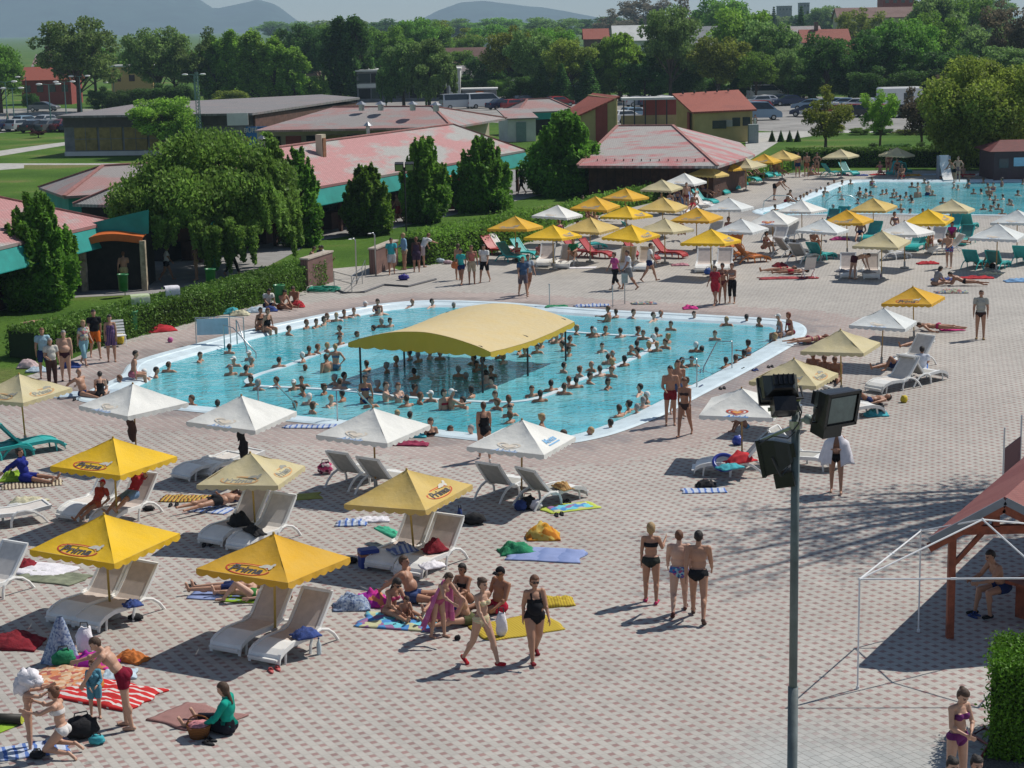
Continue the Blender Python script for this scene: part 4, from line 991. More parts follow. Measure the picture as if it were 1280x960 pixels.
# ------------------------------------------------------------------ building materials
def roof_mat(name, c1, c2, scale=.35, patch=.18, cover=.5, tile=.32, rough=.75):
    m, nt, out = nt_of(name); N = nt.nodes.new; L = nt.links.new
    b = N('ShaderNodeBsdfPrincipled'); b.inputs['Roughness'].default_value = rough; tc = N('ShaderNodeTexCoord')
    mp = N('ShaderNodeMapping'); L(tc.outputs['Object'], mp.inputs[0]); mp.inputs['Scale'].default_value = (1, 2.6, 2.6)
    no = N('ShaderNodeTexNoise'); no.inputs['Scale'].default_value = patch; no.inputs['Detail'].default_value = 7; no.inputs['Roughness'].default_value = .62; L(mp.outputs[0], no.inputs[0])
    mr = N('ShaderNodeMapRange'); mr.inputs[1].default_value = cover-.045; mr.inputs[2].default_value = cover+.045; L(no.outputs['Fac'], mr.inputs[0])
    mx = N('ShaderNodeMix'); mx.data_type = 'RGBA'; mx.inputs[6].default_value = lin(c1); mx.inputs[7].default_value = lin(c2); L(mr.outputs[0], mx.inputs[0])
    br = N('ShaderNodeTexBrick'); br.inputs['Scale'].default_value = 1/tile; br.inputs['Mortar Size'].default_value = .06; br.inputs['Color1'].default_value = (1.05, 1.05, 1.05, 1); br.inputs['Color2'].default_value = (.88, .88, .88, 1); br.inputs['Mortar'].default_value = (.6, .6, .6, 1)
    L(tc.outputs['Object'], br.inputs['Vector']); mu = N('ShaderNodeMix'); mu.data_type = 'RGBA'; mu.blend_type = 'MULTIPLY'; mu.inputs[0].default_value = 1; L(mx.outputs[2], mu.inputs[6]); L(br.outputs['Color'], mu.inputs[7])
    L(mu.outputs[2], b.inputs['Base Color']); bp = N('ShaderNodeBump'); bp.inputs['Strength'].default_value = .5; bp.inputs['Distance'].default_value = .04; L(br.outputs['Color'], bp.inputs['Height']); L(bp.outputs[0], b.inputs['Normal']); L(b.outputs[0], out.inputs[0]); return m
PINK = roof_mat('roof_pink_worn', (.52, .25, .245), (.42, .41, .39), cover=.52, tile=.42); PINK2 = roof_mat('roof_pink_pale', (.44, .25, .235), (.36, .33, .32), cover=.48)
GREYR = roof_mat('roof_grey', (.25, .235, .235), (.30, .25, .245), cover=.55, tile=1.0); REDR = roof_mat('roof_red', (.36, .085, .05), (.30, .07, .045), cover=.6, tile=.4)
BROWNR = roof_mat('roof_brown', (.20, .10, .08), (.24, .13, .11), cover=.5, tile=.5); GAZR = roof_mat('roof_shingle', (.24, .055, .05), (.29, .085, .075), cover=.5, tile=.14)
TEALW = mat('teal_awning', (.015, .27, .24), .6, .15, 1.2); ORA = mat('orange_awning', (.55, .12, .015), .6, .15, 2); BRW = mat('brown_boards', (.075, .032, .022), .8, .3, 3, .3, 8)
DKI = mat('dark_interior', (.02, .018, .017), .9, .4, 2); YEL = mat('yellow_render', (.42, .33, .15), .9, .10, .8, .1, 10); CRE = mat('cream_render', (.52, .46, .34), .9, .12, 1)  # dark interior: shade inside the open fronts put into a near-black colour
PANY = mat('yellow_panels', (.28, .21, .07), .8, .25, 2); GRW = mat('grey_wall', (.20, .20, .21), .9, .2, 1); WHR = mat('white_render', (.62, .62, .60), .9, .08, 1); GLZ = mat('glass_dark', (.03, .04, .05), .12, .2, 3, spec=.6)
RDW = mat('red_render', (.28, .06, .05), .85, .1, 2); WOODR = mat('red_wood', (.26, .065, .03), .6, .3, 5, .2, 20); BRICK = roof_mat('brick', (.30, .17, .14), (.24, .13, .11), tile=.24, cover=.5, patch=1.0); CAPS = mat('stone_cap', (.42, .36, .30), .8, .2, 4)
def V2(a): return Vector((a[0], a[1]))
def wall_ring(pts, z0, name, m, parent, th=.2, tops=None):
    """vertical walls under a list of ground points; tops gives the height over each point"""
    b = MB(); n = len(pts); cx = sum(p[0] for p in pts)/n; cy = sum(p[1] for p in pts)/n
    for i in range(n):
        p, q = pts[i], pts[(i+1) % n]; tp, tq = tops[i], tops[(i+1) % n]; d = (V2(q)-V2(p)).normalized(); nn = Vector((-d.y, d.x)); 
        if (V2((cx, cy))-V2(p)).dot(nn) < 0: nn = -nn
        a, c = V2(p)+nn*th, V2(q)+nn*th
        o = len(b.v); b.v += [(p[0], p[1], z0), (q[0], q[1], z0), (q[0], q[1], tq), (p[0], p[1], tp), (a.x, a.y, z0), (c.x, c.y, z0), (c.x, c.y, tq), (a.x, a.y, tp)]
        for f in ((0, 1, 2, 3), (5, 4, 7, 6), (3, 2, 6, 7), (0, 3, 7, 4), (1, 5, 6, 2)): b.face([o+k for k in f])
    return b.build(name, m, parent)
def local_frame(E1, E2):
    d = (V2(E2)-V2(E1)); L = d.length; ang = math.atan2(d.y, d.x); return L, ang
def hip_roof(root, L, W, ze, zr, il, ir, m, oh=0, name='roof', th=.14):
    """front eave along local x at y=0; ridge above the middle"""
    h = W/2; P = [(-oh, -oh, ze), (L+oh, -oh, ze), (L+oh, W+oh, ze), (-oh, W+oh, ze), (il, h, zr), (L-ir, h, zr)]
    b = MB(); b.v = P+[(x, y, z-th) for x, y, z in P]
    fs = [(0, 1, 5, 4), (1, 2, 5), (2, 3, 4, 5), (3, 0, 4)]
    for f in fs: b.face(f); b.face([i+6 for i in reversed(f)])
    for i in range(4): j = (i+1) % 4; b.face((i, i+6, j+6, j))
    r = b.build(name, m, root); b = MB()
    for a, c in ((4, 5), (0, 4), (1, 5), (3, 4), (2, 5)):
        p, q = Vector(P[a]), Vector(P[c]); b.beam(p+Vector((0, 0, .03)), q+Vector((0, 0, .03)), .22, .07)
    b.build('ridge_cap', mat('ridge_tiles', (.36, .17, .15), .8, .2, 3), r); return r
# --- the long pavilion with the teal fascia
E1, E2 = G(250, 259, 2.8), G(657, 187.5, 2.8); L, ang = local_frame(E1, E2)
def pavilion(label, E1, L, ang, W, ze, zr, il, ir, roofm, cols=9, fascia=.82, name='market_pavilion', orange=None, back=2.2):
    t = thing(name, label, 'building', (E1[0], E1[1], 0), ang); hip_roof(t, L, W, ze, zr, il, ir, roofm)
    b = MB(); b.slab([(0, .02, ze-.16), (L, .02, ze-.16), (L, -.30, ze-.16-fascia), (0, -.30, ze-.16-fascia)], .04); b.slab([(L+.02, 0, ze-.16), (L+.02, W, ze-.16), (L+.3, W, ze-.16-fascia), (L+.3, 0, ze-.16-fascia)], .04)
    b.build('fascia', TEALW, t)
    b = MB(); b.box(.3, L-.3, back, W-.3, 0, ze-.2); b.build('wall', DKI, t)  # solid near-black block; the shade of the open front is in its colour
    for i in range(cols):
        x = .5+(L-1)*i/(cols-1); b = MB(); b.box(x-.09, x+.09, .35, .53, 0, ze-.18); b.build('column', BRW, t)
    for i in range(cols-1):
        x = .5+(L-1)*(i+.5)/(cols-1); b = MB(); w_ = (L-1)/(cols-1)*.36; b.box(x-w_, x+w_, back-.07, back-.004, .9, 2.1); b.build('shop_window', GLZ if i % 3 else BRW, t)
        b = MB(); b.box(x-w_, x+w_, back-.9, back-.3, 0, .95); b.build('counter', BRW, t)
    return t
pav = pavilion('long market pavilion with worn pink tile roof and teal fascia behind the row of bushes', E1, L, ang, 7.6, 2.8, 4.75, 3.6, 3.6, PINK, 12)
lx = lambda x, y, z: (G(x, y, z).xy-E1.xy).dot(V2((math.cos(ang), math.sin(ang)))); c_ = lx(397, 192, 4.2); b = MB(); b.box(c_-.25, c_+.25, 2.4, 2.8, 3.6, 5.3); b.build('chimney', CRE, pav); b = MB(); b.box(c_-.17, c_+.17, 2.35, 2.398, 4.0, 5.1); b.build('chimney_panel', mat('rust', (.25, .12, .06), .9, .3, 5), pav)
for x in (lx(453, 164, 4.9), lx(356, 181, 4.9)): b = MB(); b.lathe([(.12, 4.2), (.12, 5.2), (.3, 5.25), (.02, 5.5)], 10, (x, 4.6, 0)); b.build('roof_vent', STEEL, pav)
# --- left pavilion
C1, C0 = G(141, 276, 2.9), G(-60, 322, 2.9); L1, a1 = local_frame(C0, C1)
p2 = pavilion('left market pavilion with pink roof, teal fascia and orange arched awning', C0, L1, a1, 9.5, 2.9, 4.7, 4, 4.5, PINK, 5)
t = thing('orange_awning', 'curved orange awning over the dark shop front beside the big bush', 'awning', G(140, 363)); O = t.location.copy(); n = 16; b = MB(); U = []
for i in range(n+1): u = i/n; U.append(at(99+79*u, 304-8*math.sin(PI*u**.75)-8*u, O.y-.6+.6*u)-O)
for p, q in zip(U[:-1], U[1:]): b.slab([p+Vector((0, 1.2, .08)), q+Vector((0, 1.2, .08)), q, p], .05); b.slab([p, q, q-Vector((0, .03, .27)), p-Vector((0, .03, .27))], .04)
b.build('cloth', ORA, t); b = MB(); Y_ = O.y+.55; b.v = [tuple(at(x, y, Y_+d)-O) for d in (0, .1) for x, y in ((95, 305), (186, 292), (186, 262), (95, 283))]; [b.face(f) for f in ((0, 1, 2, 3), (5, 4, 7, 6), (0, 4, 5, 1), (3, 2, 6, 7), (0, 3, 7, 4), (1, 5, 6, 2))]; b.build('fascia', TEALW, t); b = MB(); b.box(U[0].x+.1, U[-1].x-.1, .2, 3, 0, 2.3); b.build('interior_shade', DKI, t)  # last box is added as the dim shop interior, its shade painted near-black
for u in (U[0], U[-1]): b = MB(); b.box(u.x-.12, u.x+.12, -.2, .1, 0, 2.2); b.build('stone_pier', mat('stone', (.40, .33, .24), .9, .35, 4, .5, 6), t)
t = thing('link_roof', 'small pink roof between the two market pavilions behind the willow', 'building', G(84, 305), R(25)); hip_roof(t, 12, 7, 2.6, 3.9, 3, 3, PINK2, name='roof'); b = MB(); b.box(.3, 11.7, .4, 6.7, 0, 2.5); b.build('wall', TEALW, t)
# --- grey-roofed market hall behind
t = thing('market_hall', 'low market hall with grey-pink roof and dark front behind the long pavilion', 'building', (0, 0, 0)); z = 3.0; zr = 4.5
P = [G(318, 163, z), G(566, 158.5, z), G(633, 147.5, z), at(520, 140, 172), G(416, 134, zr), G(541, 133, zr), at(400, 137, 170)]; P[3].z = z; P[6].z = z
b = MB(); b.v = [tuple(p) for p in P]+[(p.x, p.y, p.z-.18) for p in P]
for f in ((0, 1, 5, 4), (1, 2, 5), (2, 3, 5), (3, 6, 4, 5), (6, 0, 4)): b.face(f); b.face([i+7 for i in reversed(f)])
for i, j in ((0, 1), (1, 2), (2, 3), (3, 6), (6, 0)): b.face((i, i+7, j+7, j))
r_ = b.build('roof', PINK2, t)
b = MB(); 
for a_, c_ in ((5, 1), (4, 5), (5, 2)): b.beam(P[a_]+Vector((0, 0, .04)), P[c_]+Vector((0, 0, .04)), .25, .08)
b.build('ridge_cap', MATS['ridge_tiles'], r_)
g = [(-21.3, 158), (-6.3, 158.5), (-1.6, 168), (-5, 171), (-20, 171)]; wall_ring(g, 0, 'wall', CRE, t, .2, [2.75]*5)
for i in range(8):
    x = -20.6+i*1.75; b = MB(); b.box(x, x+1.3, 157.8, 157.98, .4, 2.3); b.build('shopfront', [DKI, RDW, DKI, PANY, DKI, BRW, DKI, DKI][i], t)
for x in (452, 476, 516, 545):
    p = G(x, 136 if x < 540 else 137, 4.45); b = MB(); b.lathe([(.25, 0), (.25, .5), (.5, .52), (.03, .8)], 10, (p.x, p.y, 4.3)); b.build('roof_vent', STEEL, t)
# --- long flat-roofed building at the left
t = thing('warehouse', 'long low building with flat grey roof and yellow window panels at the car park', 'building', (0, 0, 0))
A_ = [G(82, 195), None, None, None]; A = A_[0]; Bp = at(316, 150, 171); Bp.z = 0; Cp = at(446, 130, 195); Cp.z = 0; Dp = at(400, 130, 206); Dp.z = 0; Ep = Vector((A.x+4, A.y+18, 0))
ring = [A, Bp, Cp, Dp, Ep]; cen = sum(ring, Vector((0, 0, 0)))/5; zt = 3.55
wall_ring(ring, 0, 'wall', GRW, t, .25, [zt]*5)
b = MB(); b.slab([(cen.x+(p.x-cen.x)*1.03, cen.y+(p.y-cen.y)*1.03-.6, zt+.22+(.0 if i < 2 else .3)) for i, p in enumerate(ring)], .2); b.build('roof', GREYR, t)
dv = (Bp-A); Lw = dv.length; dn = dv.normalized(); nn = Vector((dn.y, -dn.x, 0))
b = MB(); b.beam(A+nn*.1+Vector((0, 0, 3.1)), Bp+nn*.1+Vector((0, 0, 3.1)), .18, .85); b.build('fascia', mat('fascia_dark', (.09, .08, .08), .8, .2, 2), t)
b = MB(); b.beam(A+nn*.12+Vector((0, 0, .2)), A+nn*.12+dn*12+Vector((0, 0, .2)), .2, .4); b.build('plinth', WHR, t)
for i in range(4): b = MB(); c = A+dn*(2.1+i*2.4)+nn*.06+Vector((0, 0, 1.55)); b.obox(c, dn*1.08, nn*.05, Vector((0, 0, 1.05))); q = b.build('window_panel', PANY, t); b = MB(); b.obox(c+nn*.06, dn*1.08, nn*.012, Vector((0, 0, .03))); b.obox(c+nn*.06, dn*.03, nn*.012, Vector((0, 0, 1.05))); b.build('mullion', GRW, q)
b = MB(); b.obox(A+dn*10.0+nn*.16+Vector((0, 0, 1.1)), dn*.6, nn*.05, Vector((0, 0, .75))); b.build('door', mat('pale_blue_door', (.35, .42, .48), .6), t)
for i, (x, c, w_) in enumerate(((16, GRW, 1.2), (19, INK['blue'], 1.6), (22.5, DKI, 1.5))): b = MB(); b.obox(A+dn*x+nn*.1+Vector((0, 0, 1.4)), dn*w_, nn*.06, Vector((0, 0, 1.1))); b.build('shutter', c, t)
dv2 = (Cp-Bp); dn2 = dv2.normalized(); nn2 = Vector((dn2.y, -dn2.x, 0)); b = MB(); b.beam(Bp+nn2*.15+Vector((0, 0, 2.6)), Cp+nn2*.15+Vector((0, 0, 2.6)), .2, 1.9); b.build('side_boards', mat('boards_brown', (.13, .065, .05), .8, .3, 3), t)
def flat_text(txt_, size, c, dirx, up, m, name, parent, shear=0, bold=.01):
    v, f = text_mesh(txt_, size, shear, bold); b = MB(); b.add([Vector(c)+Vector(dirx)*x+Vector(up)*y for x, y in v], f); return b.build(name, m, parent)
flat_text('DRINK', .95, A+dn*16.6+nn*.24+Vector((0, 0, 1.25)), dn, (0, 0, 1), mat('sign_yellow', (.6, .5, .03), .7), 'lettering', t)
flat_text('BÜFÉ', .6, A+dn*17.9+nn*.24+Vector((0, 0, 2.15)), dn, (0, 0, 1), WHR, 'lettering', t)
b = MB(); c = at(297, 149, 168); b.obox(c, Vector((.95, 0, 0)), Vector((0, .05, 0)), Vector((0, 0, .55))); q = b.build('sign_board', WHR, t)
# --- brown pavilion in the middle
t = thing('round_pavilion', 'brown-walled pavilion with worn pink and grey hipped tile roof behind the parasols', 'building', (0, 0, 0)); ze, zr = 2.2, 4.1
P = [G(722, 207, ze), G(897, 207.5, ze), G(903, 196, ze)+Vector((2.4, 1.5, 0)), G(925, 178, ze), at(760, 170, 150), G(772, 157.5, zr), G(841, 157, zr)]; P[4].z = ze
b = MB(); b.v = [tuple(p) for p in P]+[(p.x, p.y, p.z-.16) for p in P]
for f in ((0, 1, 6, 5), (1, 2, 6), (2, 3, 6), (3, 4, 5, 6), (4, 0, 5)): b.face(f); b.face([i+7 for i in reversed(f)])
for i, j in ((0, 1), (1, 2), (2, 3), (3, 4), (4, 0)): b.face((i, i+7, j+7, j))
r_ = b.build('roof', roof_mat('roof_pavilion', (.52, .20, .20), (.44, .41, .39), cover=.47, patch=.25, tile=.5), t); b = MB()
for a_, c_ in ((6, 1), (5, 6), (5, 0)): b.beam(P[a_]+Vector((0, 0, .04)), P[c_]+Vector((0, 0, .04)), .2, .08)
b.build('ridge_cap', MATS['ridge_tiles'], r_)
cen = sum((Vector(p) for p in P[:5]), Vector((0, 0, 0)))/5; ring = [(cen.x+(p.x-cen.x)*.90, cen.y+(p.y-cen.y)*.90) for p in P[:5]]; wall_ring(ring, 0, 'wall', BRW, t, .2, [ze-.12]*5)
for k in (0, 1):
    b = MB(); p, q = ring[0], ring[1]; 
    for i in range(1, 14): c = V2(p).lerp(V2(q), i/14); b.box(c.x-.03, c.x+.03, c.y-.05, c.y-.004, .1+k*1.25, 1.3+k*1.25)
    b.build('batten', mat('batten', (.05, .02, .015), .8), t)
# --- the two yellow houses and the shelter between them
def shed_house(name, label, R4, m, wallm, oh=.3):
    t = thing(name, label, 'building', (0, 0, 0)); b = MB(); b.slab([tuple(p) for p in R4], .16); r = b.build('roof', m, t); cen = sum((Vector(p) for p in R4), Vector((0, 0, 0)))/4
    ring = [(cen.x+(p.x-cen.x)*.9, cen.y+(p.y-cen.y)*.9) for p in R4]; tops = [cen.z+(p.z-cen.z)*.9-.1 for p in R4]; wall_ring(ring, 0, 'wall', wallm, t, .2, tops); return t, ring, tops
zlo, zhi = 3.0, 4.6; a0 = G(865, 140, zlo); b0 = G(946, 136.5, zlo); c0 = at(923, 112, b0.y+6.0); d0 = at(840, 117, a0.y+6.3)
t, ring, tops = shed_house('yellow_house', 'larger yellow house with red tile roof to the right of the shelter', [a0, b0, c0, d0], REDR, YEL)
for q, (u, w_, z0, z1) in enumerate(((.36, 1.0, 1.35, 2.1), (.70, .45, 1.5, 2.3), (.88, .42, 1.5, 2.3))):
    c = V2(ring[0]).lerp(V2(ring[1]), u); b = MB(); b.box(c.x-w_, c.x+w_, c.y-.14, c.y-.02, z0, z1); b.build('window', GLZ, t)
c = V2(ring[0]).lerp(V2(ring[1]), .56); b = MB(); b.box(c.x-.45, c.x+.45, c.y-.4, c.y-.02, 1.5, 2.1); b.build('air_conditioner', mat('ac_unit', (.3, .3, .29), .5), t)
for u in (.03,): c = V2(ring[3]).lerp(V2(ring[0]), .72); b = MB(); b.box(c.x-.14, c.x-.02, c.y-.9, c.y+.9, 0, 2.9); b.build('red_panel', RDW, t)
for i in range(5): c = Vector(d0).lerp(Vector(c0), .15+.17*i)+Vector((0, -.8, .02)); b = MB(); b.lathe([(.09, -.1), (.09, .18), (.02, .2)], 8, c); b.build('roof_vent', DARK, t)
a0 = G(704, 141.5, 3.0); b0 = G(723, 144, 3.0); c0 = G(775, 120, 4.7); d0 = G(741, 116, 4.7)
t = thing('yellow_house', 'smaller yellow house with steep red lean-to roof left of the shelter', 'building', (0, 0, 0)); b = MB(); b.slab([tuple(p) for p in (a0, b0, c0, d0)], .16); b.build('roof', REDR, t)
ring = [(a0.x+.4, a0.y+.2), (b0.x+.3, b0.y+.15), (c0.x-.3, c0.y+.1), (d0.x-.3, d0.y-.2)]; wall_ring(ring, 0, 'wall', YEL, t, .2, [2.95, 2.98, 4.5, 4.55])
p, q = V2(ring[1]), V2(ring[2]); b = MB(); pa, pb = p.lerp(q, .40), p.lerp(q, .74); d = (q-p).normalized(); nn = Vector((d.y, -d.x))*.05
b.v = [(pa.x+nn.x, pa.y+nn.y, 0), (pb.x+nn.x, pb.y+nn.y, 0), (pb.x+nn.x, pb.y+nn.y, 4.05), (pa.x+nn.x, pa.y+nn.y, 3.55)]; b.face((0, 1, 2, 3)); b.build('red_panel', RDW, t)
t = thing('shelter', 'flat white-roofed shelter with red panels between the two yellow houses', 'building', G(778, 160)); o0 = G(778, 160); o1 = G(846, 158); LL = (o1-o0).length
b = MB(); b.box(0, LL, 0, 2.6, 2.95, 3.2); b.build('roof', WHR, t); b = MB(); b.box(0, LL, 2.3, 2.5, 0, 1.2); b.build('low_wall', YEL, t); b = MB(); b.box(LL*.4, LL, 2.32, 2.48, 1.2, 2.9); b.build('red_wall', RDW, t)
for i in range(6): b = MB(); x = .1+(LL-.25)*i/5; b.box(x, x+.14, .1, .24, 0, 2.95); b.build('post', DARK, t)
# --- two-storey white building among the trees
t = thing('office_block', 'two-storey white building with dark window bands half hidden by trees', 'building', at(447, 135, 285)*1.0); t.location.z = 0; o0 = t.location; wd = (at(576, 100, 285)-at(447, 100, 285)).x
b = MB(); b.box(0, wd, 0, 9, 0, 4.6); b.build('wall', GRW, t); b = MB(); b.box(wd-1.7, wd+.05, -.12, 8.9, 0, 4.6); b.box(0, wd-1.8, -.1, 0, 2.15, 2.75); b.build('white_wall', WHR, t); b = MB(); b.box(-.2, wd+.2, -.3, 9.2, 4.6, 4.85); b.build('roof', WHR, t)
for k, (z0, z1) in enumerate(((.5, 2.0), (2.9, 4.3))):
    for i in range(7): b = MB(); x = .3+(wd-2.2)*i/7; b.box(x, x+(wd-2.2)/7-.18, -.06, .02, z0, z1); b.build('window', GLZ if (i+k) % 2 else DKI, t)
t = thing('garage', 'small white-roofed garage with orange door right of the office block', 'building', (at(578, 120, 262).x, 262, 0)); b = MB(); b.box(0, 4.8, 0, 4, 0, 2.3); b.build('wall', GRW, t); b = MB(); b.box(-.2, 5, -.3, 4, 2.3, 2.5); b.build('roof', WHR, t); b = MB(); b.box(1.9, 3.0, -.08, 0, .2, 2.1); b.build('door', ORA, t)
# --- pink roofs of the small stalls right of the hall
t = thing('stall', 'pink-roofed stall with teal sides between the hall and the yellow house', 'building', G(648, 170), R(20)); L_ = 6.5; hip_roof(t, L_, 5, 2.4, 3.6, 2, 2, PINK2); b = MB(); b.box(.4, L_-.4, .4, 4.6, 0, 2.3); b.build('wall', DKI, t); b = MB(); b.box(.1, L_-.1, .05, .25, 1.6, 2.3); b.build('fascia', TEALW, t)
t = thing('stall', 'pale stall with pink lean-to roof beside the end of the market hall', 'building', G(634, 178), R(15)); b = MB(); b.slab([(0, 0, 2.3), (3.2, 0, 2.3), (3.2, 4, 3.1), (0, 4, 3.1)], .12); b.build('roof', PINK2, t); b = MB(); b.box(.2, 3, .3, 3.9, 0, 2.25); b.build('wall', WHR, t); b = MB(); b.box(1.0, 2.0, .22, .3, 0, 1.9); b.build('door', mat('grey_green', (.2, .28, .27), .7), t)
# --- houses beyond the trees
def house(label, x0, x1, yb, ye, yr, Y, wallm, roofm, flat=False, floors=1, chim=False, nwin=3):
    a, c = at(x0, ye, Y), at(x1, ye, Y); zr = at(x0, yr, Y+4).z; t = thing('house', label, 'house', (a.x, Y, 0)); L_ = c.x-a.x; ze = a.z; W = 8
    b = MB(); b.box(0, L_, 0, W, -.1, ze)
    if not flat: b.v += [(0, 0, ze), (0, W, ze), (0, W/2, zr-.1), (L_, 0, ze), (L_, W, ze), (L_, W/2, zr-.1)]; n0 = len(b.v)-6; b.face((n0, n0+1, n0+2)); b.face((n0+3, n0+5, n0+4))
    b.build('wall', wallm, t); b = MB()
    if flat: b.box(-.2, L_+.2, -.2, W+.2, ze, ze+.3)
    else:
        for s in (0, 1):
            y0 = -.5 if s == 0 else W+.5; z0 = ze-.2; pts = [(-.4, y0, z0), (L_+.4, y0, z0), (L_+.4, W/2, zr), (-.4, W/2, zr)]; b.slab(pts if s == 0 else pts[::-1], .15)
    r = b.build('roof', roofm, t)
    if chim: b = MB(); b.box(L_*.3, L_*.3+.8, W/2-.4, W/2+.4, zr-1, zr+1.6); b.build('chimney', BRICK, r)
    for k in range(floors):
        for i in range(nwin):
            b = MB(); x = L_*(i+.5)/nwin; zc = ze*(k+.62)/floors; b.box(x-.5, x+.5, -.08, .02, zc-.55, zc+.55); b.build('window', GLZ, t)
    return t
house('long house with orange tile roof and dark red walls behind the left car park', 26, 88, 125, 99, 84, 300, RDW, REDR, nwin=4)
house('house with pale roof and brick chimney behind the orange-roofed one at far left', 42, 76, 110, 82, 68, 370, BRICK, PINK2, chim=True)
house('yellow flat-roofed building left of the poplars', 138, 190, 120, 84, 84, 330, mat('ochre_wall', (.55, .36, .15), .9), WHR, True, 1)
house('long house with brown roof behind the office block', 548, 606, 110, 80, 60, 400, CRE, BROWNR)
house('grey gabled house right behind the office block', 556, 598, 110, 97, 82, 330, GRW, GREYR, nwin=2)
house('pale flat-roofed building left of the yellow-green tree', 592, 632, 90, 50, 47, 470, WHR, WHR, True)
house('peach-walled house between the dark trees', 444, 478, 110, 74, 62, 340, mat('peach_wall', (.48, .28, .19), .9), REDR, nwin=2)
house('small house with orange roof above the trees in the middle', 731, 760, 80, 48, 36, 430, BROWNR, REDR, nwin=2)
house('tall white gabled house behind the light green tree', 768, 820, 90, 50, 32, 390, WHR, WHR, nwin=4)
house('house with pale grey roof above the shelter', 866, 908, 95, 58, 33, 390, WHR, roof_mat('roof_pale', (.42, .43, .44), (.36, .37, .38), tile=.6), nwin=2)
house('low house with pink-red roof left of the dark spruce', 984, 1026, 70, 42, 33, 430, WHR, PINK2, nwin=3)
house('long house with dark red roof at the top right', 1004, 1062, 80, 52, 37, 400, CRE, REDR, chim=True, nwin=4)
house('house with orange roof behind the dark bushes on the right', 1058, 1098, 95, 72, 55, 330, BRICK, REDR, nwin=2)
house('red-brown block of flats rising over the trees on the right', 1104, 1144, 60, -9, -9, 520, RDW, BROWNR, True, 3, nwin=4)
house('long building with brown roof below the block of flats', 1048, 1150, 60, 22, 10, 480, CRE, BROWNR, nwin=6)
house('distant grey block of flats on the horizon', 973, 990, 30, 8, 8, 1100, GRW, GRW, True, 4, nwin=4)
house('distant tower block on the horizon right of the grey one', 1000, 1012, 30, 4, 4, 1150, GRW, GRW, True, 5, nwin=3)
house('peach house peeping through the trees at far right', 1193, 1206, 60, 24, 18, 400, MATS['peach_wall'], BROWNR, nwin=1)
house('pale tower block at the top right corner', 1232, 1243, 40, -12, -12, 700, WHR, WHR, True, 5, nwin=2)
house('small brick house in the trees left of the dark poplars', 380, 396, 100, 78, 68, 380, BRICK, BROWNR, nwin=1)
# brown kiosk at the far pool
t = thing('kiosk', 'small dark brown kiosk with white sign beside the far pool', 'kiosk', G(1242, 225.5)); b = MB(); b.box(0, 5, 0, 4, 0, 2.0); b.build('wall', mat('kiosk_brown', (.07, .035, .04), .7, .2, 3), t)
b = MB(); b.v = [(-.4, -.4, 2.0), (5.4, -.4, 2.0), (5.4, 4.4, 2.0), (-.4, 4.4, 2.0), (.9, 2, 2.65), (4.1, 2, 2.65)]
for f in ((0, 1, 5, 4), (1, 2, 5), (2, 3, 4, 5), (3, 0, 4), (3, 2, 1, 0)): b.face(f)
b.build('roof', mat('kiosk_roof', (.13, .03, .03), .7, .2, 3), t)
b = MB(); b.box(1.35, 2.9, -.05, -.004, .95, 1.55); b.build('sign_board', mat('sign_lightblue', (.30, .48, .62), .5), t); b = MB(); b.box(.35, 1.0, -.04, -.004, .85, 1.5); b.build('window', GLZ, t)
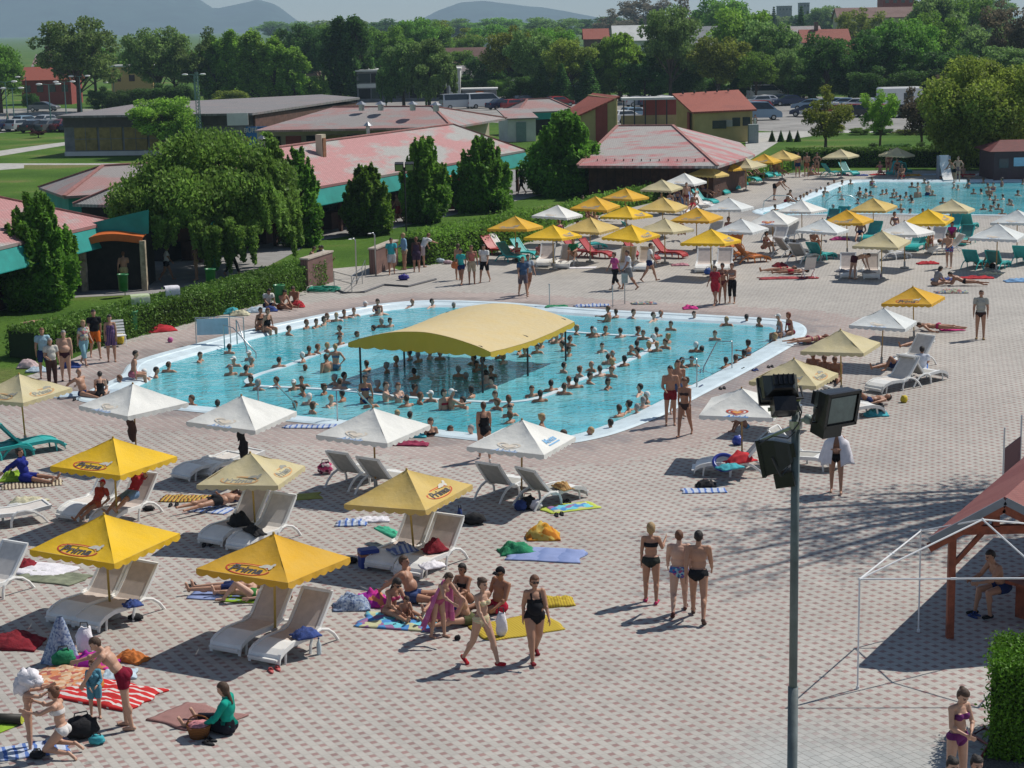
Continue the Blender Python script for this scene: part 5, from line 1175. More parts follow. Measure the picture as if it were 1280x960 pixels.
# ------------------------------------------------------------------ cars
PAINT = {'silver': (.45, .46, .48), 'white': (.75, .75, .74), 'dark blue': (.02, .03, .08), 'black': (.015, .015, .017), 'red': (.35, .03, .03), 'grey': (.14, .145, .15), 'green': (.03, .10, .06), 'maroon': (.14, .03, .04), 'pale blue': (.22, .32, .42)}
PM = {k: mat('car_'+k.replace(' ', '_'), v, .25, .03, 3, metal=.3 if k in ('silver', 'grey') else 0, spec=.6) for k, v in PAINT.items()}
TYRE = mat('tyre', (.02, .02, .02), .9); LAMPG = mat('car_lamp', (.7, .7, .68), .2); LAMPR = mat('tail_lamp', (.35, .02, .02), .3)
def car_tpl(kind):
    t = thing('parked_car', '', 'car'); L_, W, H = {'hatch': (3.9, 1.68, 1.42), 'saloon': (4.5, 1.74, 1.42), 'van': (5.2, 1.95, 2.1)}[kind]
    if kind == 'hatch': low = [(-1.95, .3), (-1.95, .72), (-1.85, .92), (.95, .95), (1.75, .78), (1.93, .58), (1.93, .3)]; cab = [(-1.85, .92), (-1.55, 1.38), (-.2, 1.42), (.3, 1.36), (1.0, .95)]
    elif kind == 'saloon': low = [(-2.25, .3), (-2.25, .75), (-2.15, .93), (1.15, .93), (2.05, .76), (2.24, .55), (2.24, .3)]; cab = [(-1.6, .93), (-1.05, 1.36), (-.2, 1.42), (.35, 1.36), (1.2, .93)]
    else: low = [(-2.6, .3), (-2.6, 1.1), (-2.58, 1.2), (2.0, 1.2), (2.5, .95), (2.6, .7), (2.6, .3)]; cab = [(-2.58, 1.2), (-2.5, 2.05), (-.2, 2.1), (1.0, 2.02), (2.0, 1.2)]
    def sec(pts, w0, w1):
        b = MB(); n = len(pts); zs = [z for _, z in pts]; z0, z1 = min(zs), max(zs)
        for s in (-1, 1):
            for x, z in pts: k = (z-z0)/(z1-z0); b.v.append((x, s*(w0*(1-k)+w1*k)/2, z))
        b.face(range(n)); b.face([n+i for i in range(n-1, -1, -1)])
        for i in range(n): j = (i+1) % n; b.face((i, i+n, j+n, j))
        return b
    body = sec(low, W, W*.97).build('body', PM['silver'], t); c = sec(cab, W*.95, W*.74).build('cabin', PM['silver'], t)
    g = MB(); (x0, z0), (x1, z1), (x2, z2), (x3, z3), (x4, z4) = cab; 
    for s in (-1, 1):
        def yy(z): k = (z-z0)/(max(z2, z1)-z0); return s*((W*.95*(1-k)+W*.74*k)/2+.008)
        zb, ztp = z0+.06, z1-.06; lerp = lambda a, b_, k: a+(b_-a)*k
        xa, xb = x0+.28, x4-.28; g.v += [(xa, yy(zb), zb), (xb, yy(zb), zb), (x3-.05, yy(ztp), ztp), (x1+.15, yy(ztp), ztp)]; n = len(g.v)-4; g.face((n, n+1, n+2, n+3) if s < 0 else (n+3, n+2, n+1, n))
    for (xa, za, xb, zb, d) in ((x4, z4, x3, z3, 1), (x0, z0, x1, z1, -1)):
        k = .12; pa = (xa+(xb-xa)*k+.012*d, za+(zb-za)*k+.01); pb = (xa+(xb-xa)*.9+.012*d, za+(zb-za)*.9+.01); w1, w2 = W*.44, W*.36; n = len(g.v)
        g.v += [(pa[0], -w1, pa[1]), (pa[0], w1, pa[1]), (pb[0], w2, pb[1]), (pb[0], -w2, pb[1])]; g.face((n, n+1, n+2, n+3) if d > 0 else (n+3, n+2, n+1, n))
    g.build('windows', GLZ, t)
    for x in (-L_*.31, L_*.31):
        for s in (-1, 1):
            b = MB(); b.cyl((x, s*(W/2-.2), .31), (x, s*(W/2+.01), .31), .31, n=14); wv = b.build('wheel', TYRE, t); b = MB(); b.cyl((x, s*(W/2), .31), (x, s*(W/2+.02), .31), .18, n=10); b.build('rim', STEEL, wv)
    for s in (-1, 1):
        b = MB(); b.obox((L_/2-.03, s*W*.36, .66), (.05, 0, 0), (0, .17, 0), (0, 0, .07)); b.build('headlight', LAMPG, t); b = MB(); b.obox((-L_/2+.02, s*W*.40, .78), (.04, 0, 0), (0, .10, 0), (0, 0, .10)); b.build('tail_light', LAMPR, t)
    return reg(t)
CARS = {k: car_tpl(k) for k in ('hatch', 'saloon', 'van')}; PRO += list(CARS.values())
def car(kind, px_, py_, yaw, colour, label, group):
    r = copy_tree(CARS[kind], G(px_, py_), R(yaw), label, group)
    for c in bpy.data.objects[:] if False else CARKIDS(r):
        if c.name.split('.')[0] in ('body', 'cabin'): c.material_slots[0].link = 'OBJECT'; c.material_slots[0].material = PM[colour]
    return r
def CARKIDS(r): return [c for c in r.children]
rc = random.Random(3); cols = list(PAINT)
def car_row(spots, where, group):
    spots = sorted(spots); by = {}
    for s in spots: by.setdefault(s[3], []).append(s)
    for colr, L_ in by.items():
        for i, s in enumerate(L_): car(s[2], s[0], s[1], s[4] if len(s) > 4 else 75, colr, (ordn(i, len(L_))+'%s car parked ' % colr + where).strip(), group)
car_row([(4, 164, 'saloon', 'dark blue', 60), (26, 163.5, 'hatch', 'silver', 60), (46, 165, 'saloon', 'black', 60), (64, 164.5, 'saloon', 'grey', 60), (80, 164, 'saloon', 'maroon', 60), (96, 164, 'saloon', 'dark blue', 60), (112, 163.5, 'hatch', 'black', 60), (34, 158.5, 'hatch', 'pale blue', 60), (60, 157.5, 'saloon', 'silver', 60), (86, 156, 'hatch', 'grey', 60)], 'in the row left of the warehouse', 'cars in the left car park')
car('saloon', 55, 139, -8, 'grey', 'lone dark grey car parked at the far edge of the left car park', None)
car_row([(574, 136, 'van', 'silver', 20), (606, 135, 'van', 'white', 20), (628, 136.5, 'saloon', 'dark blue', 30), (645, 137, 'hatch', 'red', 30), (660, 136, 'saloon', 'maroon', 30), (676, 136.5, 'hatch', 'grey', 30), (690, 137, 'saloon', 'green', 30), (655, 131, 'saloon', 'black', 30), (700, 133, 'hatch', 'red', 30)], 'behind the market hall', 'cars in the middle car park')
car_row([(784, 153, 'hatch', 'white', 30), (795, 149, 'hatch', 'pale blue', 30), (826, 153, 'hatch', 'silver', 10), (800, 133, 'saloon', 'silver', 20), (815, 133, 'hatch', 'dark blue', 20), (832, 132, 'saloon', 'white', 20)], 'by the white-roofed shelter', 'cars at the shelter')
sp = [(957, 124, 'van', 'white', 10), (946, 133, 'hatch', 'silver', 200), (956, 132, 'saloon', 'white', 200), (972, 131, 'saloon', 'grey', 190), (985, 132, 'saloon', 'dark blue', 190), (945, 140, 'hatch', 'red', 200), (948, 150, 'van', 'pale blue', 0), (940, 143, 'saloon', 'silver', 200)]
for i in range(11): sp.append((1008+i*13, 146+rc.uniform(-1, 1), rc.choice(['hatch', 'saloon']), rc.choice(['silver', 'white', 'black', 'grey', 'green', 'dark blue', 'red', 'silver']), 160+rc.uniform(-8, 8)))
for i in range(10): sp.append((1012+i*14, 137+rc.uniform(-1, 1), rc.choice(['hatch', 'saloon']), rc.choice(['silver', 'white', 'black', 'grey', 'pale blue', 'white', 'dark blue']), 160+rc.uniform(-8, 8)))
for i in range(4): sp.append((1190+i*30, 148, 'saloon', ['white', 'silver', 'white', 'grey'][i], 170))
car_row(sp, 'in the right car park beyond the lawn', 'cars in the right car park')
def motorhome():
    t = thing('camper_van', 'white camper van standing at the far side of the right car park', 'camper van', G(1120, 139), R(185)); b = MB(); b.bev(-3, 2.2, -1.1, 1.1, .5, 2.9, .15); b.build('body', PM['white'], t); b = MB(); b.bev(2.2, 3.2, -1.0, 1.0, .4, 1.7, .2); b.build('cab', PM['white'], t)
    b = MB(); b.box(-1.8, -.6, 1.1, 1.12, 1.4, 2.2); b.box(.4, 1.4, 1.1, 1.12, 1.4, 2.2); b.build('windows', GLZ, t)
    for x in (-2, 2.4):
        for s in (-1, 1): b = MB(); b.cyl((x, s*.85, .38), (x, s*1.1, .38), .38, n=12); b.build('wheel', TYRE, t)
motorhome()
# ------------------------------------------------------------------ lamps and masts
TEALP = mat('lamp_green', (.10, .20, .18), .5, .1, 3)
def street_lamp(px_, py_, top, label, double=True, group='street lamps of the car parks'):
    p = G(px_, py_); H = at(px_, top, p.y).z; t = thing('street_lamp', label, 'street lamp', p, 0, group); b = MB(); b.cyl((0, 0, 0), (0, 0, H), .09, .05); b.build('pole', TEALP, t)
    for s in ((-1, 1) if double else (-1,)):
        b = MB(); b.tube([(0, 0, H-.1), (s*.5, 0, H), (s*.9, 0, H)], .04, 6); b.build('arm', TEALP, t); b = MB(); b.ell((s*1.15, 0, H), .42, .2, .13, 10, 6); b.build('lamp_head', WHITE, t)
lm = [(10, 157, 102), (18, 152, 110), (35, 141, 96), (64, 158, 105), (83, 146, 102), (144, 138, 103), (102, 142, 95), (245, 148, 93), (651, 126, 100), (720, 124, 107), (846, 118, 91), (863, 118, 90), (881, 118, 90), (1089, 122, 88)]
for i, l in enumerate(lm): street_lamp(l[0], l[1], l[2], ordn(i, len(lm))+'street lamp standing among the car parks and far trees', i not in (2, 5, 9))
def post_lamp(px_, py_, top, label, r=.05, head=True):
    p = G(px_, py_); H = at(px_, top, p.y).z; t = thing('flood_lamp', label, 'flood lamp', p); b = MB(); b.cyl((0, 0, 0), (0, 0, H), r, r*.8); b.build('pole', DARK, t)
    for s in (-1, 1): b = MB(); b.obox((s*.28, -.1, H+.05), (.24, 0, 0), (0, .15, .05), (0, -.06, .20)); q = b.build('lamp_head', DARK, t); b = MB(); b.obox((s*.28, -.27, H-.0), (.2, 0, 0), (0, .01, .003), (0, -.05, .16)); b.build('lamp_glass', STEEL, q)
post_lamp(508, 292, 209, 'dark post with two floodlights on the lawn between the bushes')
p = G(251, 196); H = at(246, 90, p.y).z; t = thing('lattice_mast', 'slender green lattice mast above the willow', 'mast', p)
for k, (dx, dy) in enumerate(((-.25, -.2), (.25, -.2), (0, .25))): b = MB(); b.cyl((dx, dy, 0), (dx*.5, dy*.5, H), .035, n=6); b.build('leg', TEALP, t)
b = MB(); 
for i in range(24):
    z = H*i/24; k = 1-.5*i/24; b.beam((-.25*k, -.2*k, z), (.25*k, -.2*k, z+H/24), .03, .03); b.beam((.25*k, -.2*k, z), (0, .25*k, z+H/24), .03, .03); b.beam((0, .25*k, z), (-.25*k, -.2*k, z+H/24), .03, .03)
b.build('bracing', TEALP, t)
post = G(600, 199); 
# ------------------------------------------------------------------ trees
LM = {'mid': leaf_mat('mid', (.15, .29, .042)), 'light': leaf_mat('light', (.21, .36, .05)), 'dark': leaf_mat('dark', (.065, .14, .028)), 'olive': leaf_mat('olive', (.20, .25, .04)), 'grey': leaf_mat('grey', (.17, .27, .075)),
      'bare': leaf_mat('bare', (.15, .125, .08)), 'willow': leaf_mat('willow', (.15, .235, .042)), 'horn': leaf_mat('horn', (.12, .25, .03)), 'maroon': leaf_mat('maroon', (.10, .025, .025)), 'hedge': leaf_mat('hedge', (.11, .23, .035), .3), 'box': leaf_mat('box', (.10, .24, .02), .3)}
FT = {}
for kind, n in (('round', 3), ('poplar', 2), ('willow', 1), ('sparse', 2), ('fir', 1), ('bush', 2)):
    for i in range(n): FT[(kind, i)] = make_tree({'poplar': 'poplar_tree', 'willow': 'willow_tree', 'fir': 'spruce_tree', 'sparse': 'sparse_tree', 'bush': 'bush'}.get(kind, 'leafy_tree'), kind, 10+i*7+len(kind), LM['mid'], 10, {'poplar': 4, 'fir': 4}.get(kind, 8), .19 if kind != 'sparse' else .17, {'round': 150, 'poplar': 150, 'willow': 260, 'sparse': 130, 'fir': 150, 'bush': 150}[kind])[0]
PRO += list(FT.values())
TW = {'round': 8, 'poplar': 4, 'willow': 8, 'sparse': 8, 'fir': 4, 'bush': 8}; TN = [0]
def tree(kind, x, yb, yt, wpx, leaf, label, group='trees beyond the car parks'):
    p = G(x, yb); top = at(x, yt, p.y).z; W = wpx/F*p.y*1.02; TN[0] += 1; k = TN[0] % max(1, len([1 for q in FT if q[0] == kind]))
    r = copy_tree(FT[(kind, k)], (p.x, p.y, -.05), random.uniform(0, 6), label, group); r.scale = (W/TW[kind], W/TW[kind], top/10.3)
    for c in r.children:
        if c.name.startswith('crown'): c.material_slots[0].link = 'OBJECT'; c.material_slots[0].material = LM[leaf]
    return r
DESC = {'mid': 'green', 'light': 'light green', 'dark': 'dark green', 'olive': 'yellowish green', 'grey': 'grey-green', 'bare': 'nearly bare brownish', 'maroon': 'dark red', 'willow': 'green'}
KN = {'round': 'tree', 'poplar': 'poplar', 'willow': 'willow-like tree', 'sparse': 'thin-crowned tree', 'fir': 'spruce', 'bush': 'bushy tree'}
far = [('round', 100, 140, 14, 100, 'grey'), ('round', 2, 141, 48, 66, 'mid'), ('round', 200, 131, 26, 80, 'grey'), ('sparse', 245, 131, 32, 62, 'grey'), ('poplar', 268, 130, 44, 38, 'mid'), ('poplar', 290, 130, 38, 42, 'light'), ('poplar', 318, 130, 37, 44, 'light'), ('poplar', 345, 130, 46, 42, 'light'), ('poplar', 368, 130, 58, 40, 'light'), ('bush', 392, 129, 84, 44, 'light'),
       ('bush', 287, 134, 106, 48, 'olive'), ('bush', 160, 139, 104, 44, 'dark'), ('bush', 192, 139, 100, 52, 'dark'), ('bush', 226, 138, 96, 44, 'dark'), ('bush', 128, 139, 104, 36, 'dark'), ('bush', 40, 137, 110, 22, 'dark'), ('round', 378, 112, 23, 64, 'dark'), ('round', 405, 116, 30, 60, 'dark'), ('poplar', 425, 127, 22, 48, 'dark'), ('poplar', 447, 127, 19, 44, 'dark'), ('round', 480, 112, 26, 74, 'mid'),
       ('willow', 505, 133, 46, 62, 'grey'), ('willow', 537, 134, 40, 66, 'grey'), ('round', 522, 100, 17, 56, 'mid'), ('sparse', 568, 92, 24, 84, 'olive'), ('round', 545, 96, 24, 54, 'mid'), ('bush', 606, 116, 62, 50, 'dark'), ('round', 640, 122, 36, 62, 'olive'), ('round', 617, 84, 26, 60, 'mid'), ('bush', 622, 126, 98, 34, 'mid'), ('round', 662, 124, 38, 54, 'grey'), ('round', 694, 122, 36, 60, 'mid'), ('round', 712, 128, 50, 66, 'olive'), ('bush', 650, 130, 92, 50, 'dark'), ('fir', 678, 130, 78, 30, 'dark'), ('fir', 702, 130, 82, 34, 'dark'), ('fir', 735, 129, 78, 36, 'dark'),
       ('willow', 775, 126, 40, 66, 'light'), ('round', 752, 126, 54, 42, 'grey'), ('fir', 802, 85, 18, 26, 'dark'), ('sparse', 765, 62, 10, 64, 'bare'), ('sparse', 806, 60, -6, 84, 'bare'), ('bush', 806, 128, 70, 62, 'dark'), ('round', 838, 128, 6, 72, 'grey'), ('sparse', 872, 70, -8, 80, 'bare'), ('bush', 858, 126, 60, 52, 'dark'), ('round', 898, 127, 46, 74, 'olive'), ('round', 905, 84, -10, 76, 'mid'), ('round', 928, 118, 10, 82, 'light'), ('round', 960, 122, 26, 76, 'grey'), ('round', 945, 127, 66, 54, 'mid'), ('fir', 967, 60, 4, 16, 'dark'), ('fir', 1001, 78, 2, 24, 'dark'), ('fir', 1009, 60, 10, 16, 'dark'),
       ('round', 1032, 128, 44, 74, 'dark'), ('round', 985, 124, 62, 44, 'grey'), ('bush', 1062, 126, 60, 60, 'dark'), ('sparse', 1072, 86, 6, 70, 'olive'), ('round', 1035, 60, 4, 60, 'grey'), ('round', 1096, 126, 36, 84, 'dark'), ('round', 1128, 124, 22, 80, 'mid'), ('round', 1158, 118, 14, 80, 'mid'), ('willow', 1165, 100, -14, 84, 'grey'), ('sparse', 1200, 96, -16, 90, 'mid'), ('bush', 1190, 128, 50, 84, 'dark'), ('round', 1236, 110, 24, 84, 'grey'), ('sparse', 1268, 120, 2, 84, 'bare'), ('round', 1262, 126, 60, 84, 'grey'), ('bush', 1150, 130, 80, 70, 'dark'), ('bush', 1085, 131, 84, 60, 'dark'), ('bush', 1005, 130, 88, 46, 'dark'), ('round', 1225, 60, -12, 80, 'grey'),
       ('round', 60, 118, 74, 40, 'mid'), ('round', 420, 90, 26, 70, 'mid'), ('round', 455, 92, 30, 60, 'mid'), ('round', 590, 96, 40, 40, 'mid'), ('round', 680, 90, 30, 80, 'mid'), ('round', 1110, 60, 4, 60, 'mid')]
for k in range(14):
    far.append(('round', 360+k*66, 56+(k % 3)*3, 24-(k*1.0), 80, ['mid', 'grey', 'dark', 'mid'][k % 4]))
for k in range(30): far.append(('round', 570+k*25+(k*11) % 13, 108+(k*7) % 6, 60+(k*13) % 17, 54, ['mid', 'grey', 'light', 'mid', 'olive'][k % 5]))
for k in range(8): far.append(('round', 120+k*33, 118, 52+(k*9) % 14, 56, ['mid', 'grey'][k % 2]))
for k in range(17): far.append(('bush', 590+k*37+(k*7) % 11, 123, 97-(k*5) % 13, 52, 'dark'))
far.sort(key=lambda a: a[1]); by = {}
for f in far: by.setdefault((f[0], f[5]), []).append(f)
by = {k: [(f[0], f[1], f[2], f[3]-(7 if f[1] > 560 and f[2] > 110 else 0), f[4], f[5]) for f in L_] for k, L_ in by.items()}
for (kind, leaf), L_ in by.items():
    for i, f in enumerate(L_): tree(kind, f[1], f[2], f[3], f[4], leaf, ordn(i, len(L_))+DESC[leaf]+' '+KN[kind]+' beyond the car parks')
tree('sparse', 1032, 195, 103, 78, 'olive', 'many-stemmed thin tree with yellowish leaves on the lawn behind the parasols', None)
tree('sparse', 1100, 192, 108, 60, 'light', 'thin green young tree on the lawn right of the many-stemmed one', None)
tree('sparse', 1152, 196, 92, 66, 'bare', 'dark brownish thin tree left of the big tree at the right edge', None)
for i, (x, yb, yt, w_) in enumerate([(1090, 203, 176, 46), (1118, 204, 172, 50), (1160, 205, 174, 48), (1215, 207, 180, 60), (1262, 208, 176, 54)]): tree('bush', x, yb, yt, w_, 'dark', ordn(i, 5)+'dark bush behind the hedge of the far pool', 'bushes behind the far hedge')
for i, x in enumerate((965, 976, 987, 997)): tree('fir', x, 177, 161, 8, 'dark', ordn(i, 4)+'small clipped conifer on the lawn by the footpath', 'small conifers')
tree('sparse', 48, 172, 160, 26, 'maroon', 'small dark red-leaved tree by the track at the left edge', None)
tree('round', 205, 196, 116, 86, 'light', 'light green tree rising behind the willow top', None)
tree('bush', 448, 166, 148, 46, 'light', 'light green bush in front of the market hall', None)
def unique_tree(name, kind, x, yb, yt, wpx, leaf, seed, label, size, per, cat='tree', group=None):
    p = G(x, yb); H = at(x, yt, p.y).z*.97; W = wpx/F*p.y; t, _ = make_tree(name, kind, seed, LM[leaf], H, W, size, per); t.location = (p.x, p.y, -.03); tag(t, label, cat, group); return t
unique_tree('hornbeam', 'cone', 52, 383, 240, 112, 'horn', 3, 'large green bush at the left edge in front of the orange awning', .11, 800)
unique_tree('hornbeam', 'cone', 460, 293, 203, 66, 'horn', 4, 'conical green hornbeam left of the dark floodlight post', .13, 420)
unique_tree('hornbeam', 'cone', 532, 278, 168, 70, 'horn', 5, 'conical green hornbeam right of the dark floodlight post', .13, 420)
unique_tree('hornbeam', 'cone', 604, 264, 168, 84, 'horn', 6, 'conical green hornbeam behind the orange snack cart', .13, 420)
unique_tree('leafy_tree', 'cone', 706, 243, 134, 100, 'horn', 7, 'broad dark green bushy tree left of the brown pavilion', .15, 420)
unique_tree('hornbeam', 'cone', 377, 308, 184, 62, 'horn', 8, 'slim green tree between the willow and the first hornbeam', .13, 380)
unique_tree('willow_tree', 'willow', 262, 340, 158, 238, 'willow', 9, 'huge spreading willow with drooping branches above the litter bins', .10, 620)
unique_tree('leafy_tree', 'bush', 1232, 214, 46, 170, 'olive', 12, 'big round tree with yellow-green leaves at the right edge behind the far pool', .14, 520)
for i in range(9): tree('bush', 1040+i*29+(i*7) % 9, 168, 156+(i*5) % 4, 30, ['olive', 'mid', 'dark'][i % 3], ordn(i, 9)+'low bush along the near edge of the right car park', 'low bushes by the right car park')
# ------------------------------------------------------------------ hedges and walls
HG = LM['hedge']
def pth(L): return [G(a, b)[:2] for a, b in L]
hedge('hedge', pth([(30, 448), (110, 430), (200, 407), (300, 381), (388, 355)]), 1.5, 1.02, 'long clipped hedge with towels hung on it along the left side of the main pool', HG, 1, .06, 560)
hedge('hedge', pth([(520, 330), (560, 322), (620, 309), (662, 296)]), 1.5, 1.35, 'bushy hedge behind the showers beside the teal loungers', LM['mid'], 2, .075, 330, .12)
hedge('hedge', pth([(664, 294), (700, 279), (760, 262), (830, 246), (893, 233), (940, 222), (985, 212)]), 1.1, .75, 'loose hedge running behind the parasols up to the brown pavilion', LM['mid'], 3, .09, 240, .14)
hedge('hedge', pth([(985, 208.5), (1060, 207.5), (1180, 207.5), (1245, 208)]), 1.6, 1.3, 'clipped hedge behind the far pool', HG, 4, .09, 260)
hedge('box_hedge', pth([(1240, 925), (1300, 931)]), 1.5, 1.5, 'bright green clipped box hedge at the bottom right edge', LM['box'], 5, .032, 3800, .055)
def brickwall(p, q, h, label, th=.35):
    p, q = Vector(p), Vector(q); t = thing('brick_wall', label, 'wall', p, math.atan2((q-p).y, (q-p).x)); L_ = (q-p).length; b = MB(); b.box(0, L_, 0, th, 0, h); b.build('wall', BRICK, t); b = MB(); b.box(-.04, L_+.04, -.04, th+.04, h, h+.07); b.build('coping', CAPS, t)
brickwall(G(386, 363), G(417, 352), 1.35, 'low brick wall at the end of the hedge behind the coiled hose')
brickwall(G(471, 343), G(498, 331), 1.15, 'low brick wall behind the showers')
# gravel strip at the hedge
sheet('gravel', ccw(px([(1240, 905), (1225, 965), (1300, 1000), (1320, 905)])), .008, mat('gravel', (.12, .11, .10), .95, .6, 30, .8, 60))
# the tree that stands just outside the right edge and shades the paving
q = G(1125, 655)+Vector((9.3, 5.8, 0)); t, _ = make_tree('leafy_tree', 'round', 31, LM['mid'], 22, 7.5, .09, 60); t.location = q; tag(t, 'tall loose tree just outside the right edge, seen by its shade on the paving', 'tree')
# ------------------------------------------------------------------ parasols in place
def key(c, logos, pole=BRASS, wr=0, seed=0): 
    r = parasol(c, logos, pole, wr, seed); PRO.append(r); return r
PT = {'yp': key('yellow', [('prima', 3, .22)]), 'bp': key('bright', [('prima', 3, .22)]), 'cp': key('cream', [('primaf', 3, .22), ('primaf', 0, .25)], BRASS, .03, 3), 'yr': key('tan', [('prima', 0, .28)], BRASS, .01, 5), 'yf': key('tan', [('primaf', 3, .22)], BRASS, .01, 6),
      'w': key('white', [('algidaf', 3, .10)], WOOD, .01, 2), 'wa': key('white', [('algida', 3, .10)], WOOD, .01, 4), 'wb': key('white', [('algidaf', 3, .10), ('box', 0, .30)], WOOD, 0, 8), 'pw': key('palewhite', [('algidaf', 3, .1)], WOOD, .02, 9),
      'y': key('yellow', [('primaf', 3, .22)], BRASS, .01, 7), 'b': key('bright', [('primaf', 0, .22)], BRASS, .0, 8), 't': key('tan', [], BRASS, .02, 10), 'c': key('cream', [], BRASS, .02, 11)}
# panel 3 faces -90-60..: rotate so that the edges follow the paving (-30 / +60 degrees)
def par(k, x, y, label, rot=58, sc=1.0, group='parasols around the pools', tilt=0):
    p = G(x, y, ZA*sc); r = copy_tree(PT[k], (p.x, p.y, 0), R(rot), label, group, sc); 
    tl = random.Random(int(x*7+y)); r.rotation_euler = (R(tl.uniform(-2.5, 2.5)), R(tl.uniform(-2.5, 2.5)), R(rot))
    return r
near = [('cp', 26, 467, 'pale faded yellow parasol at the left edge over the teal lounger', 62, .97), ('w', 165, 479, 'white parasol nearest the left tip of the main pool', 50, 1), ('w', 300, 493, 'white parasol between the left-tip one and the pool corner, second white one from the left', 66, 1),
        ('bp', 140, 547, 'bright yellow parasol with red ringed logo above the one with people on both loungers', 62, 1), ('bp', 130, 641, 'bright yellow logo parasol at the left, the lower of the two stacked ones', 63, 1.0), ('yp', 338, 668, 'large yellow logo parasol in the foreground over two empty white loungers', 62, 1.0),
        ('cp', 315, 566, 'limp cream parasol with faded logo over the bags on white loungers', 78, .93), ('w', 466, 509, 'white parasol over two white loungers below the pool steps', 62, 1), ('yr', 515, 586, 'orange-yellow parasol with logo on its right panel by the cooler', 62, .98), ('wb', 650, 524, 'white parasol with small blue printing on its right side by the pool rim', 66, .97),
        ('wa', 928, 484, 'white parasol with red heart logo left of the floodlight pole', 74, .93), ('cp', 993, 448, 'cream parasol just behind the floodlights', 62, .95), ('c', 1053, 412, 'cream parasol below the white one in the row of four at the right', 64, .95), ('pw', 1103, 385, 'greyish white parasol between the cream and the yellow one in the row at the right', 66, .9), ('yp', 1144, 358, 'yellow logo parasol at the upper end of the row of four at the right', 62, .88)]
for k, x, y, lab, rot, sc in near: par(k, x, y, lab.replace('above the one with people on both loungers', 'over the two occupied white loungers').replace('white parasol between the left-tip one and the pool corner, second white one from the left', 'second white parasol from the left, above the stacked white loungers'), rot, sc)
farp = [('y', 644, 270), ('w', 695, 256), ('b', 691, 281), ('t', 737, 271), ('y', 743, 245), ('y', 781, 235), ('b', 783, 257), ('b', 788, 280), ('c', 831, 273), ('t', 828, 246), ('c', 827, 224), ('w', 855, 216), ('y', 871, 259), ('t', 884, 207), ('b', 889, 286), ('y', 908, 201), ('pw', 912, 247), ('pw', 927, 273), ('wa', 967, 262), ('w', 1003, 250), ('pw', 1026, 273), ('y', 1060, 262), ('t', 1093, 247), ('c', 1103, 288), ('w', 1132, 276), ('b', 1162, 261), ('c', 1190, 249), ('pw', 1247, 279), ('pw', 1273, 262), ('c', 933, 197), ('y', 955, 192), ('t', 978, 187), ('c', 1052, 186), ('c', 1120, 184)]
CN = {'y': 'yellow', 'b': 'bright yellow', 't': 'tan-yellow', 'c': 'cream', 'w': 'white', 'pw': 'greyish white', 'wa': 'white'}
rows = {}
for k, x, y in farp:
    zone = 'along the back hedge' if (x > 1000 and y < 190) else ('in the hedge row climbing to the brown pavilion' if x+y*1.2 < 1150 and y < 247 else ('in the block between hedge and promenade' if x < 900 else 'in the block before the far pool'))
    rows.setdefault((CN[k], zone), []).append((x, y, k))
for (cn, zone), L_ in rows.items():
    for i, (x, y, k) in enumerate(sorted(L_)): par(k, x, y, (ordn(i, len(L_))+cn+' parasol '+zone), 60+random.uniform(-7, 7), .99+random.uniform(-.03, .04))
